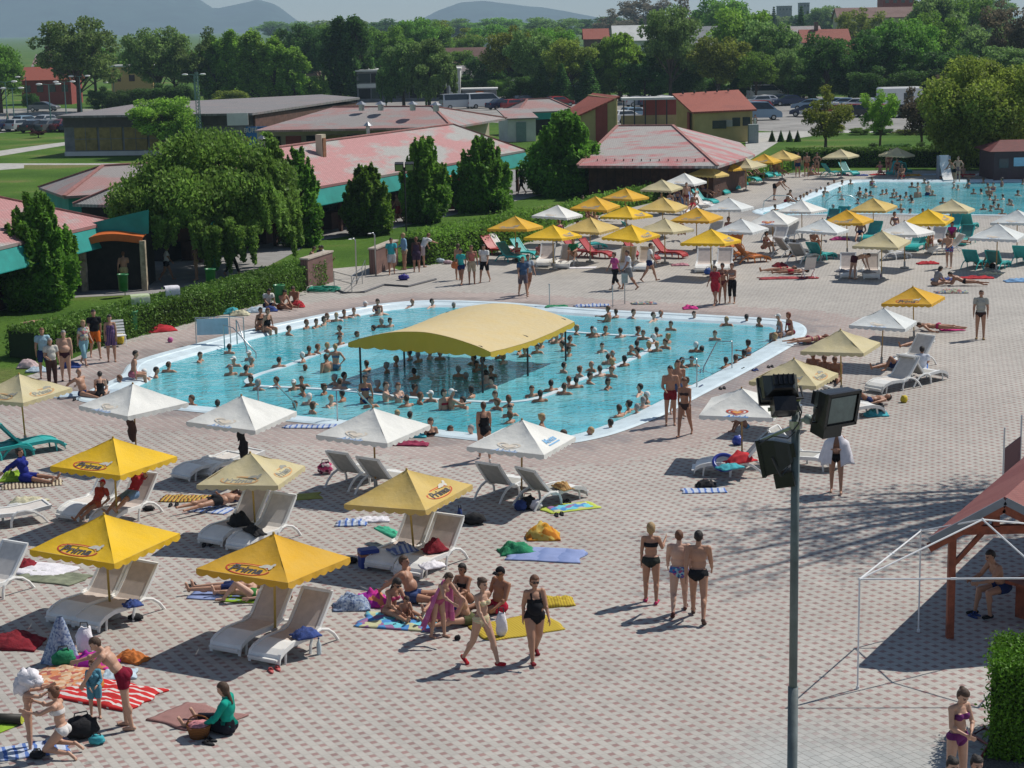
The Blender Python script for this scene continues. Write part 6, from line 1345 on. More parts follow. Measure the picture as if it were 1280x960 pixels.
# ------------------------------------------------------------------ loungers in place
LL_ = [('white', 120, 640, 60, 'occupied white lounger, left of the pair under the upper-left yellow parasol'), ('beige', 160, 648, 62, 'occupied white lounger, right of the pair under the upper-left yellow parasol'),
 ('beige', 118, 765, 60, 'white lounger with beige sling, left of the pair right of the chequered towel heap'), ('beige', 152, 772, 58, 'white lounger with blue cloth on its seat, at the lower left yellow parasol'),
 ('beige', 322, 800, 60, 'white lounger left of the pair in the foreground, sling shaded by the large yellow parasol'), ('beige', 370, 812, 60, 'white lounger right of the foreground pair with crumpled blue clothes on it'),
 ('beige', 298, 670, 58, 'white lounger holding black bags under the limp cream parasol'), ('white', 332, 678, 60, 'white lounger right of the one holding black bags'),
 ('beige', 505, 700, 60, 'white lounger with blue clothes beside the blue cooler box'), ('beige', 541, 708, 60, 'white lounger with the dark red towel, right of the pair by the cooler'),
 ('grey', 632, 619, 236, 'white lounger left of the pair under the blue-printed white parasol'), ('grey', 686, 628, 222, 'white lounger right of that pair, seen from the side, bags at its feet'),
 ('grey', 446, 604, 236, 'white lounger seen from behind, left of the pair below the third white parasol'), ('grey', 484, 612, 236, 'white lounger seen from behind, right of the pair below the third white parasol'),
 ('teal', 34, 566, 212, 'teal lounger with grey back at the left edge under the faded parasol'), ('teal', -6, 573, 212, 'teal lounger half outside the left edge of the picture'),
 ('flat', 12, 655, 30, 'white flat lounger cut by the left edge beside the cream towel heap'), ('white', -10, 745, 60, 'white lounger cut by the left edge below the long row of towels'),
 ('flat', 262, 592, 50, 'white lounger standing upright stacked, left one behind the cream parasol'), ('flat', 288, 588, 50, 'white lounger right of the stacked one behind the cream parasol'),
 ('white', 916, 592, -8, 'white lounger with blue swim ring and teal towel under the heart-logo parasol'), ('grey', 1000, 583, 150, 'white lounger behind the floodlight pole'),
 ('white', 1062, 521, 200, 'white lounger with blue bag beside it under the second cream parasol'), ('white', 1118, 486, 38, 'white lounger seen from the side under the cream parasol at the right'), ('white', 1140, 458, 42, 'occupied white lounger seen from the side below the yellow logo parasol'), ('grey', 1150, 478, 220, 'grey-backed white lounger tilted beside the man in white shirt'),
 ('beige', 683, 331, 80, 'beige-backed white lounger right of the teal pair in the middle distance'), ('beige', 708, 333, 75, 'white lounger with a green-clad sunbather in the middle distance'), ('beige', 783, 336, 75, 'white lounger behind the two strollers on the promenade'), ('beige', 806, 336, 75, 'white lounger right beside the one behind the strollers'),
 ('beige', 880, 338, 80, 'beige lounger with white box left of the walking women'), ('beige', 905, 338, 78, 'beige lounger with pink towel above the walking women'), ('beige', 1060, 345, 80, 'beige lounger, left one of the pair in front of the bending man'), ('beige', 1089, 346, 80, 'beige lounger, right one of the pair in front of the bending man'), ('grey', 1113, 324, 205, 'white lounger behind the right beige one'), ('grey', 987, 320, 210, 'pale grey lounger beside the sitting man in green'), ('grey', 1003, 327, 230, 'dark folding lounger between the pale one and the teal one')]
for k, x, y, h, lab in LL_: place_lounger(k, x, y, h, lab, 'sun loungers near the main pool')
grp = {'teal': [(640, 327, 140), (657, 322, 140), (735, 312, 200), (795, 298, 190), (1025, 325, 225), (1038, 283, 60), (1050, 280, 60), (1190, 290, 60), (1210, 287, 240), (1218, 335, 235), (1246, 336, 235), (1280, 330, 235), (935, 227, 140), (950, 222, 140), (918, 232, 140), (908, 237, 140), (895, 243, 140), (1040, 220, 200), (1060, 219, 120), (1118, 218, 60), (1090, 300, 60), (1146, 312, 60), (880, 255, 140), (960, 221, 140), (1130, 218, 240), (1205, 305, 60)],
       'red': [(722, 320, 150), (744, 322, 150), (835, 322, 150), (620, 318, 140), (800, 326, 150)], 'orange': [(922, 324, 200), (938, 328, 200), (915, 314, 60)], 'blue': [(870, 258, 140), (858, 262, 140), (846, 268, 140)], 'white': [(880, 262, 140), (1185, 317, 10), (627, 316, 140), (890, 300, 60), (985, 300, 60), (972, 305, 60), (966, 300, 240), (1130, 305, 60), (1170, 308, 60)]}
for k, L_ in grp.items():
    L_ = sorted(L_)
    for i, (x, y, h) in enumerate(L_): place_lounger(k if not (k == 'teal' and i % 3 == 0) else 'tealdark', x, y, h, ordn(i, len(L_))+k+' lounger of those in the distance', k+' loungers in the distance', .95)
# ------------------------------------------------------------------ the canopy in the pool
def pool_canopy():
    z = 1.25; A, B_, C, = G(435, 428, z), G(613, 440, z), G(718, 402, z); D = A+(C-B_); t = thing('pool_canopy', 'large arched yellow fabric canopy on posts over the middle of the main pool', 'canopy', (A.x, A.y, 0)); O = Vector((A.x, A.y, 0)); a, b_, c, d = A-O, B_-O, C-O, D-O; rise = .5; n, k = 20, 14
    m = MB()
    def P(u, v): p = a.lerp(b_, u).lerp(d.lerp(c, u), v); return p+Vector((0, 0, rise*math.sin(PI*u)**.9-.12*math.sin(PI*v)+.015*noise.noise(Vector((u*6, v*9, 2)))))
    for s in (0, 1):
        for j in range(k+1):
            for i in range(n+1): p = P(i/n, j/k); m.v.append((p.x, p.y, p.z-.015*s))
    N1 = (n+1)*(k+1)
    for j in range(k):
        for i in range(n): q = j*(n+1)+i; m.face((q, q+1, q+n+2, q+n+1)); m.face((N1+q, N1+q+n+1, N1+q+n+2, N1+q+1))
    m.build('roof_cloth', cloth_fade('canvas_canopy', (.66, .52, .27), (.64, .55, .36), .8), t, True)
    m = MB(); nn = 88
    def val(f, depth, end):
        o = len(m.v)
        for i in range(nn+1):
            u = i/nn; p = f(u); bot = (min(a.z, b_.z)-depth if end else p.z-.14)-.05*abs(math.sin(PI*11*u)); w_ = .04*math.sin(u*40)*end; m.v += [(p.x, p.y, p.z-.01), (p.x+w_, p.y-.03+w_, bot)]
        for i in range(nn): q = o+2*i; m.face((q, q+1, q+3, q+2))
    val(lambda u: P(u, 0), .12, 1); val(lambda u: P(u, 1), .12, 1); val(lambda u: P(1, u), .14, 0); val(lambda u: P(0, u), .14, 0); m.build('valance', cloth_fade('canvas_valance', (.62, .42, .05), (.55, .40, .10), .4), t, True)
    for u, v in ((.07, .02), (.93, .02), (.95, .5), (.95, .97), (.07, .97), (.05, .5)):
        p = P(u, v); b = MB(); b.cyl((p.x, p.y, -1.4), (p.x, p.y, p.z), .035); b.build('post', DARK, t)
        if u > .5: q = P(.06, v); b = MB(); b.tube([(q.x, q.y, q.z)]+[tuple(P(x/8, v)-Vector((0, 0, .05))) for x in range(1, 8)]+[(p.x, p.y, p.z)], .025, 6); b.build('arch_bar', DARK, t)
pool_canopy()
# ------------------------------------------------------------------ floodlight pole
def flood_pole():
    top = at(995, 499, 18.2); base = Vector((top.x, top.y, 0)); t = thing('floodlight_pole', 'tall grey steel pole carrying three black floodlights in the right foreground', 'floodlight pole', base); H = top.z; O = base
    GP = mat('pole_grey', (.13, .16, .165), .55, .25, 3, .1, 20); b = MB(); b.cyl((0, 0, 0), (0, 0, H-1.02*3.0), .054, n=20); b.build('lower_pole', GP, t, True)
    b = MB(); b.cyl((0, 0, H-3.14), (0, 0, H-.01), .044, n=20); b.build('pole', GP, t, True); b = MB(); b.cyl((0, 0, H-.012), (0, 0, H+.01), .046, n=20); b.build('pole_cap', mat('cap_green', (.40, .42, .16), .6), t)
    BL = mat('lamp_black', (.012, .012, .014), .32, .15, 10, .1, 30, spec=.5); GLS = mat('lamp_glass', (.10, .14, .14), .08, .35, 4, spec=.8)
    def lamp(c, yaw, pitch, w=.62, h=.40, d=.20, label=''):
        """housing with ribs, a framed glass and a gear box underneath; yaw = direction of the light, pitch down"""
        f = Vector((math.cos(R(yaw))*math.cos(R(pitch)), math.sin(R(yaw))*math.cos(R(pitch)), -math.sin(R(pitch)))); s = Vector((-math.sin(R(yaw)), math.cos(R(yaw)), 0)); u = s.cross(f)*-1
        if u.z < 0: u = -u
        c = Vector(c); b = MB(); fr = [(-w/2, -h/2), (w/2, -h/2), (w/2, h/2), (-w/2, h/2)]
        o = len(b.v)
        for dd, k in ((d*.5, 1.0), (d*.35, 1.0), (-d*.15, .92), (-d*.62, .62), (-d*.72, .5)): b.v += [tuple(c+f*dd+s*x*k+u*y*k) for x, y in fr]
        for r in range(4):
            for i in range(4): b.face((o+r*4+i, o+r*4+(i+1) % 4, o+r*4+4+(i+1) % 4, o+r*4+4+i))
        b.face((o+19, o+18, o+17, o+16)); b.face((o, o+1, o+2, o+3)); L_ = b.build('floodlight', BL, t)
        b = MB(); b.obox(c+f*(d*.5+.006), s*(w/2-.035), u*(h/2-.035), f*.004); b.build('glass', GLS, L_)
        b = MB()
        for x, y, wx, wy in ((0, h/2, w/2+.012, .016), (0, -h/2, w/2+.012, .016), (w/2, 0, .016, h/2+.012), (-w/2, 0, .016, h/2+.012)): b.obox(c+f*(d*.5+.004)+s*x+u*y, s*wx, u*wy, f*.018)
        b.build('frame', BL, L_)
        b = MB(); b.obox(c-f*d*.62+u*.02, s*w*.24, u*h*.2, f*.045)
        for i in range(5): b.obox(c-f*(d*.64)+s*(-.10+.05*i)+u*.02, s*.006, u*h*.2, f*.06)
        b.build('cooling_fins', BL, L_); b = MB(); b.obox(c-u*(h*.5+.09)-f*d*.2, s*w*.30, u*.075, f*.10); b.build('gear_box', BL, L_)
        b = MB(); b.tube([c+s*(w/2+.02), c+s*(w/2+.02)-u*h*.55-f*.05, c-s*(w/2+.02)-u*h*.55-f*.05, c-s*(w/2+.02)], .014, 6); b.build('yoke', DARK, L_)
    X = lambda px_, py_, dy=0: at(px_, py_, 18.2+dy)-O
    lamp(X(975, 484, .05), 95, 30, .38, .26, .24); lamp(X(971, 566, .1), 160, 12, .42, .36, .24); lamp(X(1042, 506, -.25), -58, 12, .40, .34, .24)
    b = MB(); b.beam(X(960, 512), X(1000, 509), .03, .035); b.beam(X(965, 520, .1), X(996, 517, .1), .03, .035); b.beam(X(945, 553), X(992, 533), .035, .03); b.beam(X(996, 527), X(1040, 513, -.1), .03, .035); b.build('cross_arm', STEEL, t)
    b = MB(); b.cyl((0, 0, H-.30), (0, 0, H-.22), .068, n=14); b.cyl((0, 0, H-.12), (0, 0, H-.06), .066, n=14); b.build('clamp', STEEL, t); b = MB(); b.ell(X(1010, 524, -.05), .05, .05, .055, 10, 8); b.build('junction_box', mat('junction', (.3, .36, .34), .4), t, True)
    b = MB(); b.tube([X(968, 512, -.1), X(972, 521, -.12), X(988, 520, -.12), X(995, 510, -.1)], .008, 6); b.tube([X(998, 505, -.1), X(1002, 515, -.12), X(998, 530, -.12), X(990, 540, -.1)], .008, 6); b.tube([X(948, 556, -.1), X(966, 545, -.15), X(985, 548, -.1), X(994, 540, -.08)], .007, 6); b.build('cable', DARK, t)
flood_pole()
# ------------------------------------------------------------------ wooden gazebo and bare tent frame
def gazebo():
    t = thing('wooden_gazebo', 'red-brown timber gazebo with dark red shingle roof at the right edge', 'gazebo', (0, 0, 0)); p1 = G(1187, 797); ez = 2.35
    # front gable: left eave, apex, right eave; ridge runs away from the camera
    le = at(1162, 671, p1.y-.55); ap = at(1256, 621, p1.y-.55); W = ap.x-le.x; re = Vector((ap.x+W*1.0, le.y, le.z)); D = Vector((.55*4.6, .83*4.6, 0)); al = (at(1290, 540, p1.y+4.4)-ap); D = Vector((al.x, 5.0, 0))*1.0; D = Vector((4.5, 8.0, 0))
    for a, b_ in ((le, ap), (ap, re)):
        b = MB(); b.slab([a, b_, b_+D, a+D], .06); b.build('roof', GAZR, t)
    b = MB(); b.beam(le-Vector((0, .03, .07)), ap-Vector((0, .03, .07)), .03, .14); b.beam(ap-Vector((0, .03, .07)), re-Vector((0, .03, .07)), .03, .14); b.build('edge_trim', mat('zinc', (.19, .21, .24), .5, .1, 3), t)
    b = MB(); b.beam(le-Vector((0, -.05, .22)), ap-Vector((0, -.05, .22)), .08, .16); b.beam(ap-Vector((0, -.05, .22)), re-Vector((0, -.05, .22)), .08, .16); b.build('rafter', WOODR, t)
    zt = le.z+.02; posts = [(p1.x, p1.y), (p1.x+D.x*.86, p1.y+D.y*.86), (p1.x+2*W-.75, p1.y), (p1.x+2*W-.75+D.x*.86, p1.y+D.y*.86)]
    for x, y in posts: b = MB(); b.box(x-.065, x+.065, y-.065, y+.065, 0, zt); b.build('post', WOODR, t)
    for a, c in ((0, 2), (0, 1), (2, 3), (1, 3)): b = MB(); b.beam((*posts[a], zt-.06), (*posts[c], zt-.06), .12, .16); b.build('beam', WOODR, t)
    b = MB(); b.beam((ap.x, p1.y, zt), (ap.x, p1.y, ap.z-.2), .12, .12); b.build('king_post', WOODR, t)
    for s, x in ((1, posts[0][0]), (-1, posts[2][0])): b = MB(); b.beam((x, p1.y, zt-.75), (x+s*.55, p1.y, zt-.12), .08, .08); b.build('brace', WOODR, t)
    cc = (p1.x+2.2, p1.y+2.2); tb = thing('picnic_table', 'dark timber table with bench in the shade of the gazebo', 'picnic table', (cc[0]-.35, cc[1]-1.2, 0), R(35)); b = MB(); b.box(-.4, 1.6, -.4, .4, .68, .74); b.build('table_top', WOODR, tb)
    for x in (-.2, 1.3): b = MB(); b.box(x, x+.1, -.3, .3, 0, .68); b.build('leg', WOODR, tb)
    b = MB(); b.box(-.5, 1.6, -.95, -.62, .38, .44); b.build('bench', WOODR, tb)
    return posts, D
gposts, GD = gazebo()
def tent_frame():
    t = thing('tent_frame', 'bare white metal frame of a garden tent in front of the gazebo', 'tent frame', G(1072, 861)); O = t.location.copy(); WM = mat('white_tube', (.75, .76, .77), .3, .05, 5)
    f = G(1072, 861); H = at(1077, 724, f.y).z; q = G(1148, 790); s2 = at(1281, 755, f.y-.05); s2x = Vector((s2.x+.35, f.y-.15, 0)); q2 = s2x+(q-f)
    tops = [Vector((p.x, p.y, H)) for p in (f, q, q2, s2x)]; apex = at(1219, 676, (f.y+q.y)/2); apex = (tops[0]+tops[2])/2+Vector((0, 0, .62))
    for p in (f, q, q2, s2x): b = MB(); b.cyl(p-O, Vector((p.x, p.y, H))-O, .016, n=8); b.cyl(p-O, p-O+Vector((0, 0, .05)), .03, n=8); b.build('leg', WM, t)
    for i in range(4): b = MB(); b.cyl(tops[i]-O, tops[(i+1) % 4]-O, .016, n=8); m_ = (tops[i]+tops[(i+1) % 4])/2-O; b.cyl(m_-Vector((.05, 0, 0)), m_+Vector((.05, 0, 0)), .022, n=8); b.build('top_rail', WM, t)
    for i in range(4): b = MB(); b.cyl(tops[i]-O, apex-O, .016, n=8); b.build('roof_pole', WM, t)
    b = MB()
    for p in tops+[apex]: b.ell(p-O, .03, .03, .03, 8, 6)
    b.build('joint', WM, t)
    return q, q2
tent_frame()
t = thing('notice_board', 'dark red notice board on thin white legs behind the gazebo roof', 'notice board', G(1262, 640)); p = t.location; a = at(1254, 590, p.y)-p; c = at(1281, 555, p.y+1.1)-p; b = MB(); z0 = at(1254, 603, p.y).z; z1 = at(1254, 562, p.y).z
b.v = [(a.x, 0, z0), (a.x+.75, 1.3, z0), (a.x+.75, 1.3, z1), (a.x, 0, z1), (a.x, .05, z0), (a.x+.75, 1.35, z0), (a.x+.75, 1.35, z1), (a.x, .05, z1)]
for f in ((0, 1, 2, 3), (5, 4, 7, 6), (3, 2, 6, 7), (0, 4, 5, 1), (0, 3, 7, 4), (1, 5, 6, 2)): b.face(f)
b.build('board', mat('board_red', (.13, .035, .045), .6), t); b = MB(); b.cyl((a.x, 0, 0), (a.x, 0, 2), .02); b.cyl((a.x+.75, 1.3, 0), (a.x+.75, 1.3, 2), .02); b.build('leg', WHITE, t)
# ------------------------------------------------------------------ steel rails, showers, bins, hose
def rail(pts, label, r=.022, m=STEEL, name='handrail', cat='handrail'):
    p0 = pts[0]; t = MB(); t.tube([Vector(p)-Vector((p0[0], p0[1], 0)) for p in pts], r, 8); o = t.build(name, m, None, True); o.location = (p0[0], p0[1], 0); tag(o, label, cat, 'pool handrails')
def up(p, z): return Vector((p[0], p[1], z))
a, b_ = G(871, 484), G(915, 460); c = G(840, 480, -.8); mid = a.lerp(c, .3)
rail([up(a, -.5), up(a, .85), up(a, .9), up(G(852, 478), .75), up(G(836, 483), .1), up(G(832, 484), -.6)], 'bent steel handrail at the steps, nearer rail, right side of the main pool')
rail([up(b_, -.5), up(b_, .85), up(b_, .9), up(G(896, 455), .75), up(G(880, 462), .1), up(G(876, 463), -.6)], 'bent steel handrail at the steps, farther rail, right side of the main pool')
for x, y, l in ((422, 526, 'at the front rim behind the second white parasol'), (324, 522, 'at the front rim behind the cream parasol')): q = G(x, y); rail([up(q, 0), up(q, .9), up(q+Vector((.5, .7, 0)), .8), up(q+Vector((.9, 1.5, 0)), .1), up(q+Vector((.95, 1.6, 0)), -.6)], 'steel handrail '+l)
q = G(320, 444); rail([up(q, -.6), up(q, .1), up(q+Vector((-.9, .9, 0)), .85), up(q+Vector((-1.3, 1.3, 0)), .9), up(q+Vector((-1.3, 1.3, 0)), 0)], 'slanting steel handrail by the back left corner of the main pool')
q = G(308, 437); rail([up(q, -.6), up(q, .1), up(q+Vector((-.4, .9, 0)), .85), up(q+Vector((-.5, 1.2, 0)), .9), up(q+Vector((-.5, 1.2, 0)), 0)], 'second slanting steel handrail by the back left corner of the main pool')
for i, (x, w_) in enumerate(((953, 1.6), (1030, 1.6))): q = G(x, 262); rail([up(q, -.2), up(q+Vector((.1, 0, 0)), .5), up(q+Vector((.6, 0, 0)), .85), up(q+Vector((w_, 0, 0)), .8), up(q+Vector((w_+.8, 0, 0)), .2), up(q+Vector((w_+.9, 0, 0)), -.6)], ['left arched steel handrail at the tip of the far pool', 'right arched steel handrail of the far pool'][i])
t = thing('lift_panel', 'pale blue panel in a steel frame at the back left rim of the main pool', 'panel', G(247, 431), R(8)); b = MB(); b.box(0, 1.15, 0, .03, .35, .95); b.build('panel', mat('panel_blue', (.35, .47, .55), .5, .1, 3), t)
b = MB(); b.tube([(-.04, 0, 0), (-.04, 0, 1.0), (1.2, 0, 1.0), (1.2, 0, 0)], .022, 8); b.tube([(1.2, 0, 1.0), (1.7, 0, .95), (1.7, 0, 0)], .022, 8); b.build('frame', STEEL, t)
for i, (x, yb, yt) in enumerate(((446, 354, 298), (468, 0, 291))):
    if i == 1: x, yb, yt = 470, 345, 291
    p = G(x, yb); H = at(x, yt, p.y).z; t = thing('shower', ['left steel shower post with curved head by the brick walls', 'right steel shower post with curved head by the brick walls'][i], 'shower', p, 0, 'shower posts'); b = MB(); b.tube([(0, 0, 0), (0, 0, H-.1), (-.06, -.05, H), (-.2, -.1, H)], .03, 8); b.build('post', STEEL, t, True); b = MB(); b.lathe([(.02, .03), (.09, 0), (.001, -.01)], 12, (-.22, -.1, H-.02)); b.build('shower_head', WHITE, t)
t = thing('shower_tray_rail', 'low steel rails and kerb round the shower basin', 'railing', G(418, 362)); O = t.location
b = MB(); L_ = [G(418, 362), G(455, 365), G(486, 352), G(540, 357)]
for q in (G(418, 360), G(440, 366), G(453, 355), G(457, 345)): 
    b.cyl(q-O, up(q-O, .75), .018)
for a, c in (((418, 360), (440, 366)), ((440, 366), (453, 355)), ((453, 355), (457, 345))):
    for z in (.4, .73): b.cyl(up(G(*a)-O, z), up(G(*c)-O, z), .015)
b.build('rail', STEEL, t); b = MB(); pts = [up(G(x, y)-O, .04) for x, y in ((415, 360), (430, 367), (455, 366), (480, 357), (510, 359), (545, 350))]; b.tube(pts, .05, 6); b.build('kerb', mat('kerb_dark', (.12, .12, .13), .7), t)
def coil(p, label):
    HM_ = mat('hose_green', (.02, .30, .20), .4, .1, 5); t = thing('garden_hose', label, 'garden hose', p); b = MB(); pts = []
    for i in range(130): a_ = i*2*PI/22; r_ = .42+.06*math.sin(i*1.7)+.03*(i % 5); pts.append((r_*1.3*math.cos(a_), r_*math.sin(a_), .03+i*.0011))
    b.tube(pts, .022, 6); b.build('coil', HM_, t, True); b = MB(); b.tube([(-.6, 0, .05), (-.75, -.3, .03), (-.7, -.9, .03), (-.9, -1.3, .03)], .02, 6); b.tube([(-.5, .1, .25), (-.72, .0, .2), (-.75, -.3, .04)], .02, 6); b.build('pale_hose', mat('hose_pale', (.5, .5, .42), .5), t, True)
coil(G(405, 364), 'coiled green garden hose on the paving beside the low brick wall')
b = MB(); q = G(1222, 956); b.tube([up(q, .03), up(q+Vector((.35, .7, 0)), .03), up(q+Vector((.2, 1.1, 0)), .04), up(q+Vector((.45, 1.35, 0)), .05), up(q+Vector((.55, 1.0, 0)), .04), up(q+Vector((.9, 1.5, 0)), .03)], .025, 8); o = b.build('garden_hose', mat('hose_red', (.20, .04, .035), .4), None, True); tag(o, 'dark red hose lying beside the box hedge at the bottom right', 'garden hose')
for x, y, l in ((155, 371, 'green litter bin on the lawn edge left of the strollers'), (264, 364, 'green litter bin in front of the willow trunk'), (269, 345, 'green litter bin behind the willow trunk on the path'), (350, 386, 'green litter bin sunk into the hedge behind the sitting people'), (166, 421, 'large green litter bin at the hedge beside the hanging green towel')): bin_(G(x, y), l, 1.0, 'green litter bins')
for i, (x, y) in enumerate(((993, 216), (1001, 217))): bin_(G(x, y), ['left green bin behind the far parasols', 'right green bin behind the far parasols'][i], .95, 'green bins in the distance')
t = thing('pool_sign', 'small grey notice on a post at the back rim of the main pool', 'sign', G(781, 380)); b = MB(); b.cyl((0, 0, 0), (0, 0, 1.15), .025); b.build('post', STEEL, t); b = MB(); b.box(-.13, .13, -.04, -.01, .85, 1.25); b.build('plate', mat('plate_grey', (.33, .38, .36), .5), t)
for i, (x, y) in enumerate(((687, 382), (766, 384))): b = MB(); b.cyl((0, 0, 0), (0, 0, .85), .02); b.ell((0, 0, .87), .035, .035, .035, 8, 6); o = b.build('rope_post', STEEL); o.location = G(x, y); tag(o, ['short steel post at the back rim left of the notice', 'short steel post at the back rim beside the notice'][i], 'post')
# snack cart with orange roof
t = thing('snack_cart', 'red snack cart with orange roof and glass case on the path between the bushes', 'snack cart', G(562, 265), R(20)); b = MB(); b.box(0, 1.7, 0, 1.0, .15, .95); b.build('body', RDW, t); b = MB(); b.slab([(-.5, -.5, 2.05), (2.2, -.5, 2.05), (2.2, 1.3, 2.15), (-.5, 1.3, 2.15)], .12); b.build('roof', ORA, t); b = MB(); b.box(.1, 1.6, .1, .9, .95, 1.45); b.build('glass_case', GLZ, t)
for x in (.0, 1.65): b = MB(); b.cyl((x, .1, .95), (x, .1, 2.0), .025); b.build('post', WHITE, t)
# small white gate post and grey box by the yellow house
o = MB().box(0, .9, 0, .8, 0, 1.7).build('switch_box', mat('box_grey', (.27, .31, .31), .7)); o.location = G(936, 179); tag(o, 'grey switch cabinet at the corner of the larger yellow house', 'cabinet')
# ------------------------------------------------------------------ people on the deck
POSES['lean'] = pose(t=36, hd=25, ua=(40, 62), fa=(30, 75), fb=(0, -10), th=(-6, 4), sh=(-10, 0), hy=-10)
POSES['stoop'] = pose(t=30, hd=20, ua=(40, 30), fa=(70, 60), fb=(-15, -15), th=(8, -4), sh=(2, -12))
POSES['chat'] = pose(ua=(20, 60), fa=(95, 95), fb=(-20, -10), th=(2, -2), sh=(0, -4), hy=15)
POSES['armsup_chair'] = pose(t=-38, th=(84, 78), sh=(66, 60), ft=(140, 135), ua=(120, 120), fa=(210, 210), fb=(-60, -60), ab=(50, 50), tb=(7, 7))
POSES['hug'] = pose(ua=(16, 12), fa=(75, 62), fb=(-46, -34), ab=(10, 10), hd=25, th=(3, -3), sh=(1, -8), hy=10)
FLORAL = blotch('floral_blue', [(.04, .08, .35), (.35, .08, .2), (.3, .5, .6), (.05, .2, .4)], 22); PLAID = stripes('plaid', [(.05, .04, .12), (.25, .12, .2), (.04, .03, .10)], .06); STRB = stripes('striped_bikini', [(.7, .65, .5), (.6, .25, .05), (.75, .7, .6), (.3, .4, .1)], .03, 2)
MULTI = blotch('multi_print', [(.4, .15, .15), (.5, .45, .35), (.15, .2, .3), (.3, .35, .25)], 14)
BK, WH, NV, RD, TL = (.015, .015, .018), (.72, .72, .70), (.02, .035, .12), (.40, .02, .04), (.02, .42, .36)
BIK = lambda c: (('bikini_bottom', c), ('bikini_top', c))
def dk(x, y, yaw, pz, lab, z=0, **k):
    return person(G(x, y) if z == 0 else Vector((*G(x, y)[:2], z)), yaw, pz, label=lab, **k)
hi = dict(hi=True)
dk(873, 775, 80, 'walk', 'dark-haired man in black swim briefs, rightmost of the three walking away', fat=.15, skin=1, hair=('short', 'dark'), wear=(('briefs', BK),), shoes=(.1, .06, .05), h=1.80, **hi)
dk(849, 767, 84, 'walk2', 'stout red-haired person in blue floral briefs, middle of the three walking away', fat=.6, skin=3, hair=('short', 'auburn'), wear=(('briefs', FLORAL),), shoes=(.12, .05, .04), h=1.70, **hi)
dk(814, 753, 80, 'wave', 'blonde woman in black bikini raising one hand, left of the three walking away', sex='f', fat=.2, skin=1, hair=('bob', 'blond'), wear=(('briefs', (.03, .035, .03)), ('bikini_top', BK)), shoes=(.55, .05, .15), h=1.64, **hi)
dk(603, 832, 318, 'walk', 'young woman in striped bikini and red sandals walking right', sex='f', skin=0, hair=('bun', 'brown'), wear=BIK(STRB), shoes=(.45, .02, .03), h=1.68, **hi)
dk(669, 826, 285, 'walk2', 'stout woman in black swimsuit with short ginger hair walking towards the camera', sex='f', fat=.9, skin=1, hair=('bob', 'auburn'), wear=(('swimsuit', BK),), shoes=(.22, .02, .03), glasses=True, h=1.66, **hi)
girl = dk(549, 797, 320, 'stoop', 'girl with a long pink towel over her shoulders bending forward', sex='f', skin=0, hair=('pony', 'brown'), wear=(('briefs', (.45, .1, .2)),), h=1.42, **hi)
wom = dk(1045, 617, 258, 'wrap', 'woman wrapped in a white towel walking below the floodlight', sex='f', skin=1, hair=('short', 'brown'), wear=(('briefs', BK),), h=1.70, **hi)
dk(1195, 992, 300, 'hug', 'young woman in purple bikini looking at her hands beside the box hedge', sex='f', skin=0, hair=('bun', 'brown'), wear=BIK((.16, .03, .14)), h=1.70, **hi)
for i, (x, y) in enumerate(((1186, 959), (1216, 957))):
    q = G(x, y, .86); person((q.x, q.y, 0), 280, 'sit_knees', 'f', label=['dark head of the left one of two people sitting at the bottom edge', 'dark head of the right one of two people sitting at the bottom edge'][i], hair=('bun', 'dark'), wear=BIK(BK), hi=True)
dk(1225, 424, 255, 'stand', 'lone man in grey t-shirt and dark briefs walking on the empty paving at the right', fat=.1, skin=1, hair=('short', 'brown'), wear=(('tshirt', (.42, .42, .38)), ('briefs', (.05, .03, .03))), shoes=(.3, .2, .1), h=1.78, **hi)
dk(157, 910, 178, 'lean', 'slim youth in dark red shorts leaning over the heap of towels', skin=0, hair=('short', 'brown'), wear=(('trunks', (.20, .01, .03)),), h=1.74, **hi)
dk(120, 897, 285, 'child', 'small child in a blue dress with red-brown hair beside the youth', sex='f', child=True, skin=0, hair=('bob', 'auburn'), wear=(('longshirt', (.10, .28, .38)), ('dress', (.10, .28, .38))), h=1.02, **hi)
dk(80, 945, 172, 'kneel', 'kneeling woman in white bikini holding a towel around the child in front of her', sex='f', skin=0, hair=('bun', 'auburn'), wear=BIK((.7, .68, .66)), h=1.56, **hi)
kid = dk(38, 938, 10, 'holdout', 'bare child with a white towel over its head held by the kneeling woman', child=True, skin=0, hair=('short', 'brown'), h=1.22, **hi)
dk(286, 916, 168, 'sit_side', 'woman in teal top and dark trousers sitting beside the wicker basket', sex='f', skin=0, hair=('long', 'brown'), wear=(('longshirt', (.01, .33, .25)), ('trousers', (.02, .02, .03))), h=1.68, **hi)
dk(487, 768, 310, 'sit_bent', 'woman with long dark hair in pink bikini sitting with the group', sex='f', skin=1, hair=('long', 'dark'), wear=BIK((.55, .08, .20)), glasses=True, h=1.66, **hi)
dk(514, 752, 345, 'sit_legs', 'man in blue trunks reclining behind the woman in pink bikini', fat=.5, skin=1, hair=('short', 'brown'), wear=(('trunks', (.05, .08, .2)),), h=1.78, **hi)
dk(504, 772, 300, 'sit_bent', 'toddler sitting in front of the woman in pink bikini', child=True, skin=1, hair=('short', 'brown'), wear=(('briefs', (.5, .1, .1)),), h=.95, **hi)
dk(585, 779, 205, 'sit_bent', 'person in olive shorts sitting on the yellow mat reading', fat=.2, skin=0, hair=('short', 'brown'), wear=(('trunks', (.10, .11, .05)),), h=1.72, **hi)
dk(583, 762, 240, 'sit_knees', 'dark-haired woman sitting behind the one in olive shorts', sex='f', skin=2, hair=('bob', 'dark'), wear=BIK(BK), h=1.62, **hi)
